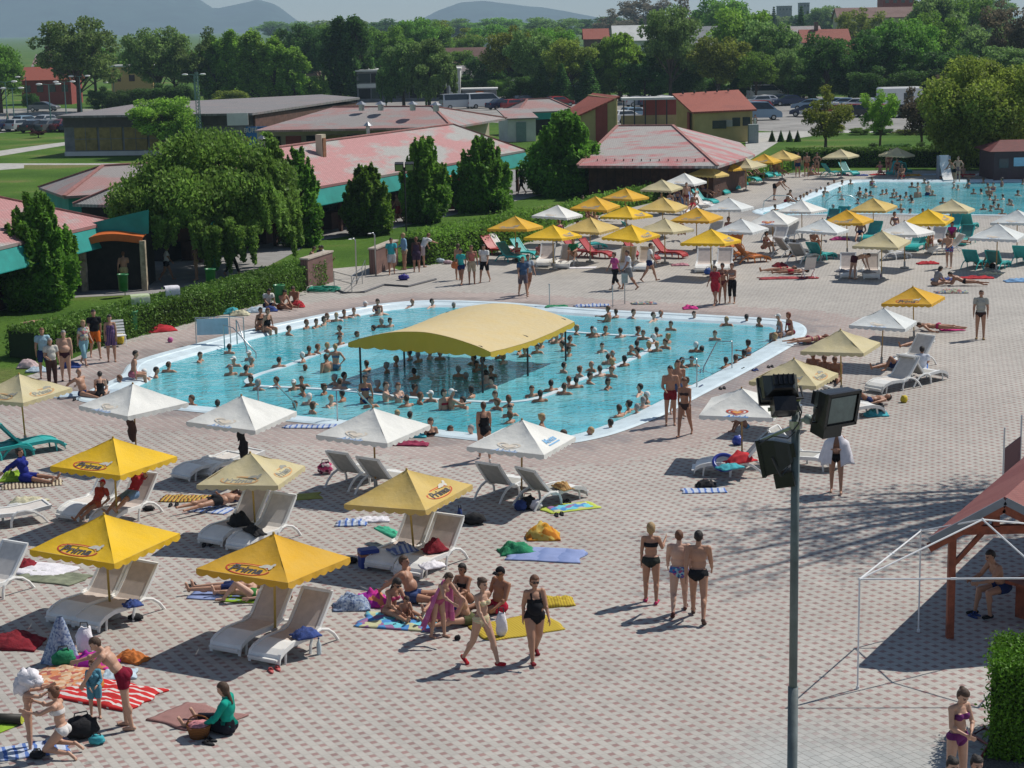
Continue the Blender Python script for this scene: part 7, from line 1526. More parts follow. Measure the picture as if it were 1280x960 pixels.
dk(624, 765, 225, 'sit_side', 'man with cap and red shorts reclining on the yellow mat', fat=.2, skin=2, hair=('cap', BK), wear=(('trunks', (.45, .02, .05)),), glasses=True, h=1.78, **hi)
dk(32, 602, 345, 'sit_legs', 'person wrapped in a dark blue cloth sitting on a striped mat at the left edge', sex='f', skin=1, hair=('bun', 'dark'), wear=(('longshirt', (.02, .03, .22)), ('dress', (.02, .03, .22))), h=1.65, **hi)
q = G(168, 650); person((q.x, q.y, .30), 240, 'armsup_chair', 'f', label='sunbather in red top with both arms behind the head on a white lounger', skin=1, hair=('short', 'auburn'), wear=(('tshirt', (.35, .03, .04)), ('shorts', (.15, .25, .4))), h=1.62, hi=True)
q = G(122, 660); person((q.x, q.y, .30), 240, 'chair', label='sunbather covered with red cloth on the left lounger of the upper pair', skin=2, hair=('cap', (.4, .02, .03)), wear=(('tshirt', (.35, .05, .03)), ('trunks', (.4, .1, .05))), h=1.3, hi=True)
dk(292, 742, 172, 'supine', 'sunbather lying on a blue mat, pale legs showing left of the large yellow parasol', skin=0, hair=('short', 'dark'), wear=(('trunks', NV),), h=1.74, **hi)
dk(318, 750, 176, 'supine_knee', 'sunbather on a green mat with bent knee under the large yellow parasol', sex='f', skin=3, hair=('long', 'blond'), wear=BIK((.05, .2, .05)), h=1.66, **hi)
dk(272, 636, 40, 'prone', 'sunbather in black lying face down on a blue-white towel behind the cream parasol', fat=.3, skin=1, hair=('short', 'brown'), wear=(('trunks', BK),), h=1.70, **hi)
dk(318, 622, 200, 'sit_bent', 'dark-tanned person bent over on a blue towel behind the cream parasol', skin=4, hair=('short', 'dark'), wear=(('trunks', NV),), h=1.70)
dk(606, 576, 95, 'walk', 'heavy woman in black swimsuit seen from behind between pool rim and blue-printed parasol', sex='f', fat=.8, skin=1, hair=('short', 'brown'), wear=(('swimsuit', BK),), shoes=WH, h=1.62)
dk(560, 752, 250, 'supine', 'person lying with raised feet behind the girl with the pink towel', skin=1, hair=('short', 'brown'), wear=(('trunks', (.05, .1, .5)),), h=1.7)
dk(838, 531, 268, 'stand2', 'bare-chested man in dark red shorts at the right rim of the main pool', skin=1, hair=('short', 'dark'), wear=(('trunks', (.22, .02, .03)),), h=1.74)
dk(847, 520, 280, 'walk', 'thin man in blue trunks just behind the one in dark red shorts', skin=1, hair=('short', 'brown'), wear=(('trunks', (.08, .12, .25)),), h=1.72)
dk(856, 545, 250, 'walk2', 'tanned woman in dark bikini walking along the right rim', sex='f', skin=2, hair=('pony', 'auburn'), wear=BIK((.05, .03, .03)), h=1.70)
dk(120, 448, 290, 'walk', 'man in black t-shirt with white print and orange shorts in the group by the hedge', skin=1, hair=('short', 'dark'), wear=(('tshirt', BK), ('shorts', (.62, .14, .02))), h=1.80)
dk(140, 452, 285, 'stand', 'woman in dark plaid dress beside the man in the black t-shirt', sex='f', fat=.5, skin=1, hair=('bun', 'dark'), wear=(('dress', PLAID),), h=1.68)
dk(106, 457, 320, 'walk2', 'blonde woman in patterned top and light blue trousers in the group by the hedge', sex='f', fat=.6, skin=0, hair=('bob', 'blond'), wear=(('tshirt', MULTI), ('capri', (.25, .45, .52))), h=1.64)
dk(83, 476, 285, 'stand', 'big-bellied man in dark briefs with grey hair by the left edge', fat=.9, skin=0, hair=('short', 'grey'), wear=(('briefs', (.06, .02, .03)),), shoes=(.1, .05, .05), h=1.72)
dk(66, 484, 300, 'stand2', 'person in cream shirt and brown trousers at the left edge', fat=.3, skin=1, hair=('short', 'grey'), wear=(('tshirt', (.55, .52, .46)), ('trousers', (.07, .035, .03))), h=1.64)
dk(56, 473, 290, 'stand', 'man in light blue t-shirt and dark shorts at the far left of the standing group', skin=1, hair=('short', 'auburn'), wear=(('tshirt', (.33, .50, .58)), ('shorts', NV)), h=1.74)
dk(60, 407, 20, 'prone', 'sunbather lying on the lawn behind the hedge at the left', skin=0, hair=('short', 'brown'), wear=(('briefs', BK),), h=1.7)
dk(104, 496, 330, 'sit_legs', 'bald tanned man sitting on a white towel at the left tip of the pool', skin=1, hair=('bald', 'grey'), wear=(('briefs', NV),), fat=.3, h=1.72)
dk(126, 497, 100, 'sit_bent', 'woman in black swimsuit sitting with her back turned at the left pool tip', sex='f', skin=0, hair=('short', 'dark'), wear=(('swimsuit', BK),), h=1.66)
def edge(x, y, yaw, lab, **k): q = G(x, y); return person((q.x, q.y, -.42), yaw, 'edge', label=lab, **k)
edge(166, 474, 10, 'person in pink shorts sitting on the rim at the left end of the pool', skin=1, hair=('short', 'dark'), wear=(('trunks', (.45, .15, .2)),), h=1.74)
edge(324, 413, -40, 'left one of two women sitting on the rim with their backs turned, by the handrails', sex='f', skin=2, hair=('short', 'dark'), wear=BIK(BK), h=1.66)
edge(333, 414, -40, 'right one of two women sitting on the rim, in a black swimsuit', sex='f', fat=.5, skin=1, hair=('bob', 'auburn'), wear=(('swimsuit', BK),), h=1.66)
edge(977, 421, 190, 'person with white cap sitting on the rim near the right corner of the main pool', sex='f', skin=1, hair=('cap', WH), wear=(('swimsuit', (.3, .3, .35)),), h=1.6)
edge(989, 419, 200, 'person with dark red hair sitting at the right corner of the main pool', sex='f', skin=2, hair=('bob', 'red'), wear=BIK((.2, .02, .05)), h=1.6)
dk(1012, 430, 20, 'prone', 'sunbather lying at the right corner of the main pool on a towel', sex='f', skin=1, hair=('long', 'red'), wear=BIK((.3, .05, .1)), h=1.65)
for a in [(156, 362, 80, 'walk', 'm', 'person in light shorts walking right behind the left litter bin', (('shorts', (.5, .42, .2)),)), (163, 361, 70, 'walk2', 'f', 'woman in pale yellow dress walking beside the left litter bin', (('dress', (.55, .5, .25)),)), (209, 351, 10, 'walk', 'f', 'woman in white top and black shorts striding in front of the orange awning', (('tshirt', WH), ('trunks', BK))),
          (246, 350, 190, 'stand', 'f', 'sun-tanned woman in bikini walking under the willow', BIK((.3, .25, .1))), (291, 344, 0, 'walk', 'm', 'person in dark clothes walking behind the willow trunk', (('tshirt', (.1, .1, .1)), ('trousers', BK))), (166, 338, 120, 'chat', 'm', 'man at the counter under the orange awning, left of the queue', (('shorts', (.2, .3, .5)),)),
          (176, 337, 200, 'chat', 'm', 'man in red shorts in the queue under the orange awning', (('shorts', (.35, .05, .05)),)), (183, 340, 240, 'stand2', 'f', 'woman in pink top waiting at the right end of the queue', (('tshirt', (.5, .1, .25)), ('shorts', NV))), (172, 341, 60, 'stand', 'f', 'woman in purple skirt in the queue under the awning', (('dress', (.2, .15, .4)),)),
          (490, 343, 275, 'walk2', 'm', 'man in teal t-shirt and white shorts at the brick wall by the showers', (('tshirt', (.05, .38, .42)), ('shorts', (.5, .5, .52)))), (506, 337, 200, 'stand2', 'm', 'man in light blue shirt behind the one in teal t-shirt', (('longshirt', (.25, .42, .60)), ('trunks', (.4, .3, .2)))), (521, 340, 95, 'stand', 'f', 'person in dark brown clothes seen from behind near the bushy hedge', (('longshirt', (.08, .04, .035)), ('dress', (.05, .03, .06)))), (528, 334, 40, 'lean', 'm', 'person in white top bending beside the one in brown', (('tshirt', WH), ('shorts', (.5, .4, .4)))),
          (577, 356, 250, 'walk', 'f', 'woman in teal top carrying an orange bag', (('tshirt', (.05, .42, .40)), ('trunks', NV))), (590, 355, 280, 'stand2', 'm', 'man in striped top and beige shorts between the teal and the white shirts', (('vest', (.45, .15, .12)), ('shorts', (.42, .35, .25)))), (606, 353, 250, 'walk2', 'm', 'man in white t-shirt and black shorts with a backpack strap', (('tshirt', WH), ('shorts', BK))), (573, 350, 60, 'stand', 'f', 'woman half hidden behind the one with the orange bag', BIK((.5, .3, .2))),
          (654, 371, 280, 'walk', 'm', 'person in blue patterned shirt walking behind the pool canopy', (('tshirt', (.06, .10, .18)), ('shorts', (.12, .1, .12)))), (660, 368, 290, 'walk2', 'm', 'person in light top right beside the one in the blue patterned shirt', (('tshirt', (.35, .4, .45)), ('shorts', (.3, .15, .1)))),
          (769, 362, 215, 'walk', 'f', 'woman in pink top and black leggings walking on the promenade', (('tshirt', (.55, .10, .28)), ('capri', BK))), (786, 362, 190, 'walk2', 'm', 'man in white t-shirt and grey shorts walking beside the woman in pink', (('tshirt', (.62, .64, .66)), ('shorts', (.22, .23, .24)))), (812, 352, 350, 'walk', 'm', 'man in white t-shirt walking right, holding something to his chest', (('tshirt', WH), ('trunks', NV))),
          (894, 382, 235, 'walk', 'f', 'woman in red dress walking in front of the beige loungers', (('dress', (.40, .03, .05)), ('tshirt', (.40, .03, .05)))), (903, 379, 260, 'stand2', 'f', 'girl in dark bikini beside the woman in red', BIK((.15, .05, .05))), (915, 379, 240, 'chat', 'f', 'woman with black skirt and light top right of the woman in red', (('capri', BK), ('bikini_top', (.3, .3, .3)))),
          (1068, 349, 20, 'bend_deep', 'm', 'tanned man in dark trunks bending down by the beige loungers', (('trunks', (.07, .02, .03)),)), (1186, 335, 240, 'stoop', 'm', 'man with patterned shorts standing near the lying sunbather at the right', (('trunks', FLORAL),)),
          (969, 250, 330, 'bend', 'm', 'boy bending forward at the left tip of the far pool', (('trunks', BK),)), (997, 221, 270, 'stand', 'm', 'standing bather in dark trunks left of the far cream parasol', (('trunks', NV),)), (1008, 221, 80, 'stand2', 'm', 'sun-tanned man standing among those left of the far cream parasol', (('trunks', (.3, .1, .05)),)), (1021, 219, 260, 'hips', 'f', 'woman with hands on hips near the far cream parasol', BIK(BK)),
          (1110, 219, 270, 'stand', 'f', 'woman standing under the rightmost far cream parasol', BIK((.3, .1, .1))), (1113, 215, 200, 'stand2', 'm', 'man standing close behind the woman under the rightmost far parasol', (('trunks', (.1, .1, .1)),)), (1197, 227, 260, 'hips', 'm', 'tall boy standing on the far rim with hands on hips', (('trunks', (.2, .1, .12)),)), (1192, 229, 200, 'stoop', 'm', 'boy climbing at the far rim beside the tall standing boy', (('trunks', BK),)),
          (858, 264, 280, 'stand', 'm', 'tanned man standing beside the white loungers at the upper parasol row', (('briefs', (.2, .03, .03)),)), (498, 279, 200, 'walk', 'm', 'man in red shorts walking between the hornbeams', (('shorts', (.35, .03, .04)),)), (503, 277, 20, 'walk2', 'f', 'woman walking beside the man in red shorts between the hornbeams', BIK((.3, .2, .2))), (652, 243, 200, 'walk', 'm', 'dark-clad person walking left of the broad bushy tree', (('tshirt', BK), ('shorts', BK))), (668, 239, 100, 'stand', 'f', 'person in red at the pavilion end left of the broad bushy tree', (('dress', (.4, .03, .03)),)), (674, 238, 90, 'stand', 'm', 'person in dark clothes beside the one in red at the pavilion end', (('tshirt', BK), ('trousers', BK))),
          (1211, 158, 90, 'walk', 'm', 'distant person on the footpath behind the right trees', (('tshirt', WH), ('shorts', NV))), (944, 163, 250, 'stand', 'f', 'person in white at the corner of the larger yellow house', (('dress', WH),)), (10, 155, 200, 'walk', 'm', 'distant pedestrian in the left car park', (('tshirt', (.5, .4, .2)), ('trousers', NV)))]:
    x, y, yaw, pz, sx, lab, wear = a; dk(x, y, yaw, pz, lab, sex=sx, skin=random.choice((0, 1, 1, 2)), hair=(random.choice(('short',)) if sx == 'm' else random.choice(('bob', 'long', 'bun')), random.choice(('dark', 'brown', 'brown', 'dark', 'auburn', 'blond'))), wear=wear, fat=random.choice((0, 0, .2, .4)), h=(1.76 if sx == 'm' else 1.66))
sit = [(334, 384, 300, 'sit_bent', 'person in white top sitting at the hedge above the folded towels', (('tshirt', WH), ('shorts', NV)), 1), (351, 386, 320, 'sit_bent', 'person with red towel sitting at the hedge, middle of three', (('trunks', (.5, .1, .03)),), 2), (371, 381, 250, 'sit_bent', 'person with red bag sitting at the right end of the hedge', (('trunks', RD),), 2), (386, 329, 0, 'sit_bent', 'left one of three people sitting on the lawn behind the brick wall', (('briefs', BK),), 0), (397, 327, 330, 'sit_bent', 'middle one of three people sitting on the lawn, in dark vest', (('tshirt', (.1, .1, .15)),), 1), (408, 327, 200, 'sit_bent', 'right one of three people sitting on the lawn, in white shirt', (('tshirt', WH),), 1),
       (1168, 357, 20, 'sit_bent', 'woman in grey top sitting on towels right of the beige loungers', (('tshirt', (.3, .28, .28)),), 1), (1205, 357, 170, 'prone_elbow', 'sun-tanned person propped on the elbows on the towels near the red blanket', (('briefs', BK),), 2), (983, 253, 320, 'sit_bent', 'bather crouching at the left tip of the far pool', (('trunks', RD),), 2), (975, 340, 180, 'supine', 'sunbather lying on a red towel left of the small white chair, near one', BIK(RD), 1), (990, 343, 175, 'supine', 'sunbather lying on a red towel left of the small white chair, right one', (('trunks', RD),), 2),
       (990, 321, 60, 'sit_bent', 'person in dark green sitting by the pale grey lounger', (('tshirt', (.03, .07, .03)),), 1), (1152, 473, 80, 'sit_knees', 'person in white shirt sitting on the ground below the row of parasols at the right', (('tshirt', (.62, .66, .75)), ('shorts', (.1, .2, .5))), 1), (1172, 414, 160, 'prone', 'sunbather in pink lying right of the yellow logo parasol', (('briefs', (.5, .05, .15)),), 1), (932, 540, 190, 'sit_knees', 'child squatting in the shade behind the heart-logo parasol', (('briefs', (.1, .3, .5)),), 2), (1190, 302, 250, 'sit_knees', 'woman in bright pink top sitting between teal loungers', (('tshirt', (.62, .05, .28)),), 1), (1190, 313, 10, 'supine', 'sunbather lying on the white lounger at the right', (('trunks', (.2, .1, .05)),), 2), (1240, 335, 120, 'sit_bent', 'sun-tanned back of a person between two teal loungers at the right', (('briefs', BK),), 2),
       (718, 333, 250, 'sit_knees', 'sunbather in green sitting on a white lounger in the middle distance', (('tshirt', (.02, .2, .10)),), 1), (648, 326, 300, 'sit_legs', 'sunbather on the first teal loungers by the bushy hedge', BIK(RD), 1), (672, 328, 300, 'sit_bent', 'child sitting under the bright yellow parasol near the teal loungers', (('tshirt', (.5, .2, .2)),), 1)]
for x, y, yaw, pz, lab, wear, sk in sit: dk(x, y, yaw, pz, lab, z=.32 if 'lounger' in lab and 'between' not in lab and 'by the' not in lab and 'beige' not in lab else 0, skin=sk, sex='f' if 'woman' in lab else 'm', hair=('bob' if 'woman' in lab else 'short', random.choice(('dark', 'brown'))), wear=wear, h=1.7 if 'child' not in lab else 1.25)
# people lying on loungers or among them in the far rows
rws = [(896, 238, 300), (905, 234, 280), (914, 236, 300), (922, 230, 290), (932, 226, 300), (941, 224, 310), (952, 219, 300), (962, 220, 240), (968, 223, 300), (880, 250, 300), (888, 246, 290), (870, 255, 300), (735, 278, 300), (745, 284, 290), (758, 272, 280), (762, 276, 300), (838, 256, 290), (847, 262, 250), (866, 270, 240), (1012, 224, 300), (730, 270, 300), (826, 262, 290), (1100, 222, 270), (1122, 221, 250), (1128, 224, 240), (1205, 222, 280), (1185, 222, 270), (975, 224, 280), (700, 300, 300), (722, 305, 280), (850, 300, 250), (910, 300, 260), (955, 315, 300), (1035, 300, 280), (1075, 300, 270), (1160, 310, 240), (1120, 298, 270), (1016, 312, 260)]
rws.sort(); FARROW = []
for i, (x, y, yaw) in enumerate(rws):
    sx = random.choice('mf'); c = random.choice((RD, BK, NV, (.5, .1, .2), (.1, .3, .4), (.4, .35, .1))); FARROW.append(dk(x, y, yaw+random.uniform(-30, 30), random.choice(('sit_bent', 'sit_legs', 'chair', 'sit_knees')), ordn(i, len(rws))+'resting person among the loungers and parasols of the far rows', z=.28 if random.random() < .5 else 0, sex=sx, skin=random.choice((0, 1, 2, 2)), hair=('short' if sx == 'm' else 'bob', random.choice(('dark', 'brown'))), wear=(('trunks', c),) if sx == 'm' else BIK(c), group='resting people in the far rows'))
q = G(1252, 768); person((q.x, q.y, 0), 195, 'bench', label='person sitting at the table in the shade of the gazebo', skin=1, hair=('short', 'dark'), wear=(('trunks', NV),), shoes=BK, hi=True)
for x, y, z, yaw, lab in ((1118, 474, .36, 218, 'sunbather lying on the side-viewed white lounger under the cream parasol'), (1150, 446, .36, 222, 'sunbather in white shirt lying on the upper side-viewed lounger at the right'), (1085, 508, .05, 200, 'sunbather lying in the shade of the cream parasol among bags')):
    q = G(x, y); person((q.x, q.y, z), yaw, 'supine_knee', label=lab, skin=2, hair=('short', 'dark'), wear=(('trunks', NV),)+((('tshirt', WH),) if 'white shirt' in lab else ()))
for i, (x, y) in enumerate(((1018, 470), (1032, 474), (1045, 476))): q = G(x, y); person((q.x, q.y, 0), 250, 'sit_bent', label=['left', 'middle', 'right'][i]+' one of three tanned people huddled under the cream parasols at the right', skin=4, hair=('short', 'auburn'), wear=(('trunks', RD),), group=None)
# capes and towels held by people
def cape(owner, T, m, label, z0, z1, r0, r1, a0=-120, a1=120, ax=0, ay=-.02, lean=0):
    """cloth hanging round the shoulders of a person, open at the front"""
    b = MB(); n, k = 26, 12
    for s in (0, 1):
        for j in range(k+1):
            t = j/k; z = z1+(z0-z1)*t; rr = (.10+(r0-.10)*min(1, t*4)) if t < .25 else r0+(r1-r0)*(t-.25)/.75
            for i in range(n+1):
                a = R(a0+(a1-a0)*i/n-90); w_ = 1+.10*math.sin(i*1.9+t*2)*t; q = rr*w_-.012*s; b.v.append((ax+q*math.cos(a)*1.15, ay+lean*(1-t)+q*math.sin(a)*.85, z-.03*math.cos(i*1.1)*t))
    N1 = (n+1)*(k+1)
    for j in range(k):
        for i in range(n): q = j*(n+1)+i; b.face((q, q+1, q+n+2, q+n+1)); b.face((N1+q, N1+q+n+1, N1+q+n+2, N1+q+1))
    for i in range(n): q = k*(n+1)+i; b.face((q, q+1, N1+q+1, N1+q)); b.face((i+1, i, N1+i, N1+i+1))
    for j in range(k):
        for q in (j*(n+1), j*(n+1)+n): b.face((q, q+n+1, N1+q+n+1, N1+q))
    o = b.build('towel', m, None, True); o.location = owner.location; o.rotation_euler = owner.rotation_euler; tag(o, label, 'towel'); return o
TWH = mat('towel_white', (.72, .70, .74), .95, .08, 6, .4, 40); TPK = stripes('towel_pink', [(.60, .20, .36), (.50, .12, .30)], .25, 2, soft=True); TRD = mat('towel_red', (.42, .02, .03), .95, .2, 5, .4, 30)
cape(wom, None, TWH, 'white towel with red edge wrapped around the shoulders of the walking woman', .78, 1.46, .25, .36, -165, 165, 0, .03)
cape(girl, None, TPK, 'long pink towel hanging from the back of the bending girl', .25, 1.16, .18, .34, -90, 90, 0, .02, .22)
q = G(38, 942); b = MB(); b.ell((0, 0, 0), .19, .17, .16, 18, 12, noise_amp=.5, seed=4); b.ell((-.10, -.03, -.12), .13, .10, .17, 14, 10, noise_amp=.5, seed=7); b.ell((.14, 0, -.05), .11, .1, .09, 14, 10, noise_amp=.5, seed=8); o = b.build('towel', TWH, None, True); q = kid.matrix_basis @ template('holdout', 'm', 0.0, True, True)['hc']; o.location = q+Vector((0, 0, .07)); tag(o, 'white towel bunched over the head of the bare child at the lower left', 'towel')
# ------------------------------------------------------------------ bathers
def bather(px_, py_, kind, zone):
    hz = {'d': .10, 's': .24, 'c': .50, 'w': .78}[kind]; sx = 'm' if random.random() < .58 else 'f'; pz = {'d': random.choice(('crouch', 'float')), 's': random.choice(('float', 'stand', 'arms_wide' if 'rim' in zone else 'float')), 'c': random.choice(('stand', 'stand2', 'chat')), 'w': random.choice(('stand', 'hips', 'stand2'))}[kind]
    if kind == 'd' and random.random() < .25: pz = 'arms_wide' if 'rim' in zone else 'float'
    T = template(pz, sx, .3 if kind in 'cw' and random.random() < .6 else 0.0); k = (.96 if sx == 'f' else 1.0); q = G(px_, py_, WZ+hz); yaw = random.uniform(0, 360)
    if 'right rim' in zone: yaw = 150+random.uniform(-40, 40)
    if 'left rim' in zone: yaw = 310+random.uniform(-40, 40)
    if 'front rim' in zone: yaw = 80+random.uniform(-40, 40)
    hc = random.choice(('dark', 'dark', 'dark', 'brown', 'brown', 'dark', 'grey', 'auburn', 'blond')); st = ('short' if sx == 'm' else random.choice(('short', 'bob', 'bun')))
    if random.random() < .05: st, hc = 'cap', WH
    if random.random() < .04: st, hc = 'bald', 'grey'
    c = random.choice((BK, NV, RD, (.1, .2, .3), (.25, .05, .2)))
    fat = .3 if kind in 'cw' and random.random() < .5 else 0.0
    T = template(pz, sx, fat); o = person((q.x, q.y, q.z-T['hc'].z*k), yaw, pz, sx, fat, skin=random.choice((0, 1, 1, 1, 2, 2, 3)), hair=(st, hc), wear=((('trunks', c),) if sx == 'm' else BIK(c)) if kind in 'cw' else (), h=1.75*k, group='bathers in the '+('far' if 'far' in zone else 'main')+' pool')
    return o, hc, kind
MP = {
 'at the left end of main pool': [(286, 434, 's'), (247, 444, 's'), (209, 457, 's'), (183, 465, 's'), (194, 463, 's'), (153, 473, 's'), (134, 478, 's'), (243, 498, 's'), (273, 505, 'd')],
 'in open water on the left of main pool': [(293, 449, 's'), (288, 460, 's'), (312, 442, 's'), (313, 450, 's'), (306, 461, 's'), (348, 451, 's'), (384, 460, 'd'), (358, 411, 's'), (427, 410, 's'), (424, 423, 's'), (419, 434, 'w'), (408, 447, 'c'), (478, 401, 's'), (487, 401, 's'), (470, 410, 'd'), (443, 418, 'd')],
 'along back left rim of main pool': [(382, 403, 's'), (393, 402, 's'), (404, 399, 's'), (411, 395, 's'), (420, 394, 's'), (431, 391, 's'), (441, 388, 's'), (456, 380, 's'), (472, 377, 'c'), (475, 387, 's'), (517, 377, 's'), (542, 377, 's'), (565, 381, 'd')],
 'on the left seat wall of main pool': [(314, 473, 's'), (320, 479, 's'), (349, 475, 's'), (366, 478, 's'), (376, 474, 's'), (382, 485, 's'), (387, 437, 's'), (381, 444, 's'), (396, 434, 's'), (408, 432, 's'), (404, 484, 's'), (421, 472, 's'), (427, 470, 's'), (424, 478, 's')],
 'in lower left part of main pool': [(385, 497, 's'), (411, 498, 's'), (390, 507, 's'), (431, 492, 's'), (367, 505, 'd'), (462, 499, 's'), (499, 516, 'd'), (509, 520, 'd'), (456, 473, 'w'), (469, 480, 's'), (481, 482, 'c'), (497, 483, 'c'), (538, 527, 'c'), (559, 537, 'd'), (590, 536, 's')],
 'under or beside the pool canopy': [(515, 441, 's'), (525, 444, 's'), (494, 449, 's'), (484, 457, 's'), (461, 455, 's'), (520, 465, 's'), (573, 462, 's'), (595, 447, 's'), (604, 450, 's'), (593, 455, 's'), (615, 461, 's'), (611, 467, 's'), (617, 475, 's'), (625, 440, 's'), (550, 441, 's'), (534, 440, 's'), (606, 470, 's'), (586, 470, 'd'), (630, 446, 's')],
 'along front seat wall of main pool': [(515, 485, 's'), (524, 495, 's'), (540, 492, 's'), (554, 491, 'c'), (563, 491, 'c'), (582, 500, 's'), (592, 488, 's'), (510, 499, 's'), (619, 493, 's'), (624, 502, 's'), (638, 499, 's'), (636, 510, 's'), (640, 519, 's'), (663, 486, 's'), (676, 493, 's'), (690, 480, 's'), (704, 484, 's'), (711, 475, 's'), (721, 476, 's'), (734, 470, 's'), (724, 462, 's'), (704, 457, 's'), (757, 477, 's'), (676, 522, 'c')],
 'right of canopy in main pool': [(648, 434, 's'), (657, 437, 's'), (675, 427, 's'), (671, 433, 's'), (688, 419, 's'), (695, 421, 's'), (700, 417, 's'), (710, 424, 's'), (704, 430, 's'), (710, 437, 's'), (718, 410, 's'), (740, 411, 's'), (744, 414, 's'), (755, 411, 's'), (776, 414, 's'), (795, 412, 's'), (804, 416, 's'), (821, 413, 's'), (820, 422, 's'), (836, 421, 's'), (834, 427, 's'), (814, 431, 's'), (821, 431, 's'), (796, 430, 's'), (786, 435, 's'), (800, 438, 's'), (769, 442, 's'), (751, 432, 's'), (781, 449, 's'), (759, 447, 's'), (768, 452, 's'), (765, 462, 's'), (752, 462, 's'), (742, 455, 's')],
 'along back rim of main pool': [(761, 386, 'c'), (772, 390, 's'), (789, 390, 's'), (819, 394, 's'), (825, 391, 's'), (869, 393, 's'), (909, 399, 's'), (934, 396, 's'), (950, 400, 's'), (839, 405, 's')],
 'in open water at right of main pool': [(894, 417, 's'), (869, 432, 's'), (877, 437, 'd'), (864, 449, 's'), (850, 451, 's'), (846, 458, 's')],
 'along right rim of main pool': [(967, 420, 's'), (936, 429, 'c'), (928, 441, 's'), (918, 447, 's'), (910, 451, 's'), (859, 476, 's'), (797, 484, 's'), (810, 494, 's'), (802, 500, 's'), (783, 505, 's'), (777, 511, 's'), (794, 509, 's'), (764, 529, 's'), (735, 539, 's'), (711, 542, 'd')],
 'along the left rim of the far pool': [(1042, 226, 's'), (1051, 227, 's'), (1037, 230, 's'), (1031, 236, 's'), (1026, 235, 's'), (1022, 238, 's'), (1014, 239, 's'), (1007, 242, 's'), (1004, 244, 's'), (999, 246, 's'), (995, 249, 's'), (1062, 226, 's'), (970, 258, 's'), (1029, 241, 's')],
 'in the middle of the far pool': [(1075, 236, 'c'), (1083, 238, 'c'), (1074, 250, 's'), (1054, 245, 's'), (1040, 258, 's'), (1060, 259, 's'), (1048, 236, 's'), (1090, 223, 'c'), (1094, 230, 's'), (1087, 241, 's'), (1102, 239, 's'), (1110, 238, 's'), (1117, 238, 's'), (1116, 243, 's'), (1121, 242, 's'), (1126, 246, 's'), (1131, 242, 's'), (1137, 246, 's'), (1140, 249, 's'), (1117, 253, 's'), (1126, 257, 's'), (1128, 263, 's'), (1137, 263, 's'), (1152, 263, 's')],
 'in the right part of the far pool': [(1139, 230, 's'), (1146, 230, 's'), (1147, 237, 'c'), (1160, 229, 'w'), (1166, 240, 's'), (1178, 249, 's'), (1157, 225, 's'), (1176, 222, 's'), (1191, 231, 's'), (1196, 233, 's'), (1211, 226, 'c'), (1217, 238, 's'), (1231, 224, 's'), (1235, 231, 's'), (1228, 238, 's'), (1236, 235, 'c'), (1242, 230, 'c'), (1253, 224, 'c'), (1277, 226, 's'), (1271, 240, 's'), (1239, 245, 's'), (1244, 246, 's'), (1255, 245, 's'), (1262, 251, 's'), (1266, 252, 's'), (1230, 257, 's'), (1239, 259, 's'), (1248, 257, 's'), (1253, 263, 's'), (1242, 254, 's')]}
def as_stuff(objs, name, label):
    """many tiny far figures baked into one object"""
    vs, fs, mi, ms = [], [], [], []; off = 0
    for o in objs:
        for q in [o]+list(o.children):
            M = o.matrix_basis; me = q.data; n = len(me.vertices); co = np.empty(n*3); me.vertices.foreach_get('co', co); co = co.reshape(n, 3)@np.array(M.to_3x3()).T+np.array(M.translation); m = q.material_slots[0].material
            if m not in ms: ms.append(m)
            vs.append(co); fs += [tuple(v+off for v in p.vertices) for p in me.polygons]; mi += [ms.index(m)]*len(me.polygons); off += n
    me = bpy.data.meshes.new(name); me.from_pydata(np.concatenate(vs).tolist(), [], fs); [me.materials.append(m) for m in ms]; me.polygons.foreach_set('material_index', mi); me.polygons.foreach_set('use_smooth', [True]*len(fs))
    r = bpy.data.objects.new(name, me); COL.objects.link(r); tag(r, label, 'people', None, 'stuff')
    for o in objs:
        for q in list(o.children): bpy.data.objects.remove(q)
        bpy.data.objects.remove(o)
FAR = []
for zone, L_ in MP.items():
    if 'far' in zone: FAR += [bather(x, y, kd, zone)[0] for x, y, kd in L_]; continue
    done = {}
    for x, y, kd in sorted(L_): o, hc, kd = bather(x, y, kd, zone); done.setdefault((hc if isinstance(hc, str) else 'capped', kd), []).append(o)
    for (hc, kd), os_ in done.items():
        d = {'dark': 'dark-haired', 'brown': 'brown-haired', 'grey': 'grey-haired', 'auburn': 'auburn-haired', 'blond': 'blond', 'capped': 'white-capped'}[hc]; e = {'d': 'low', 's': '', 'c': 'chest-high', 'w': 'waist-deep'}[kd]
        for i, o in enumerate(os_): o['label'] = ' '.join((ordn(i, len(os_)).replace('from the ', 'from ')+d+' bather '+e+' '+zone).split())
as_stuff(FAR+FARROW, 'far_crowd', 'crowd of small bathers and resting people in and around the far pool')
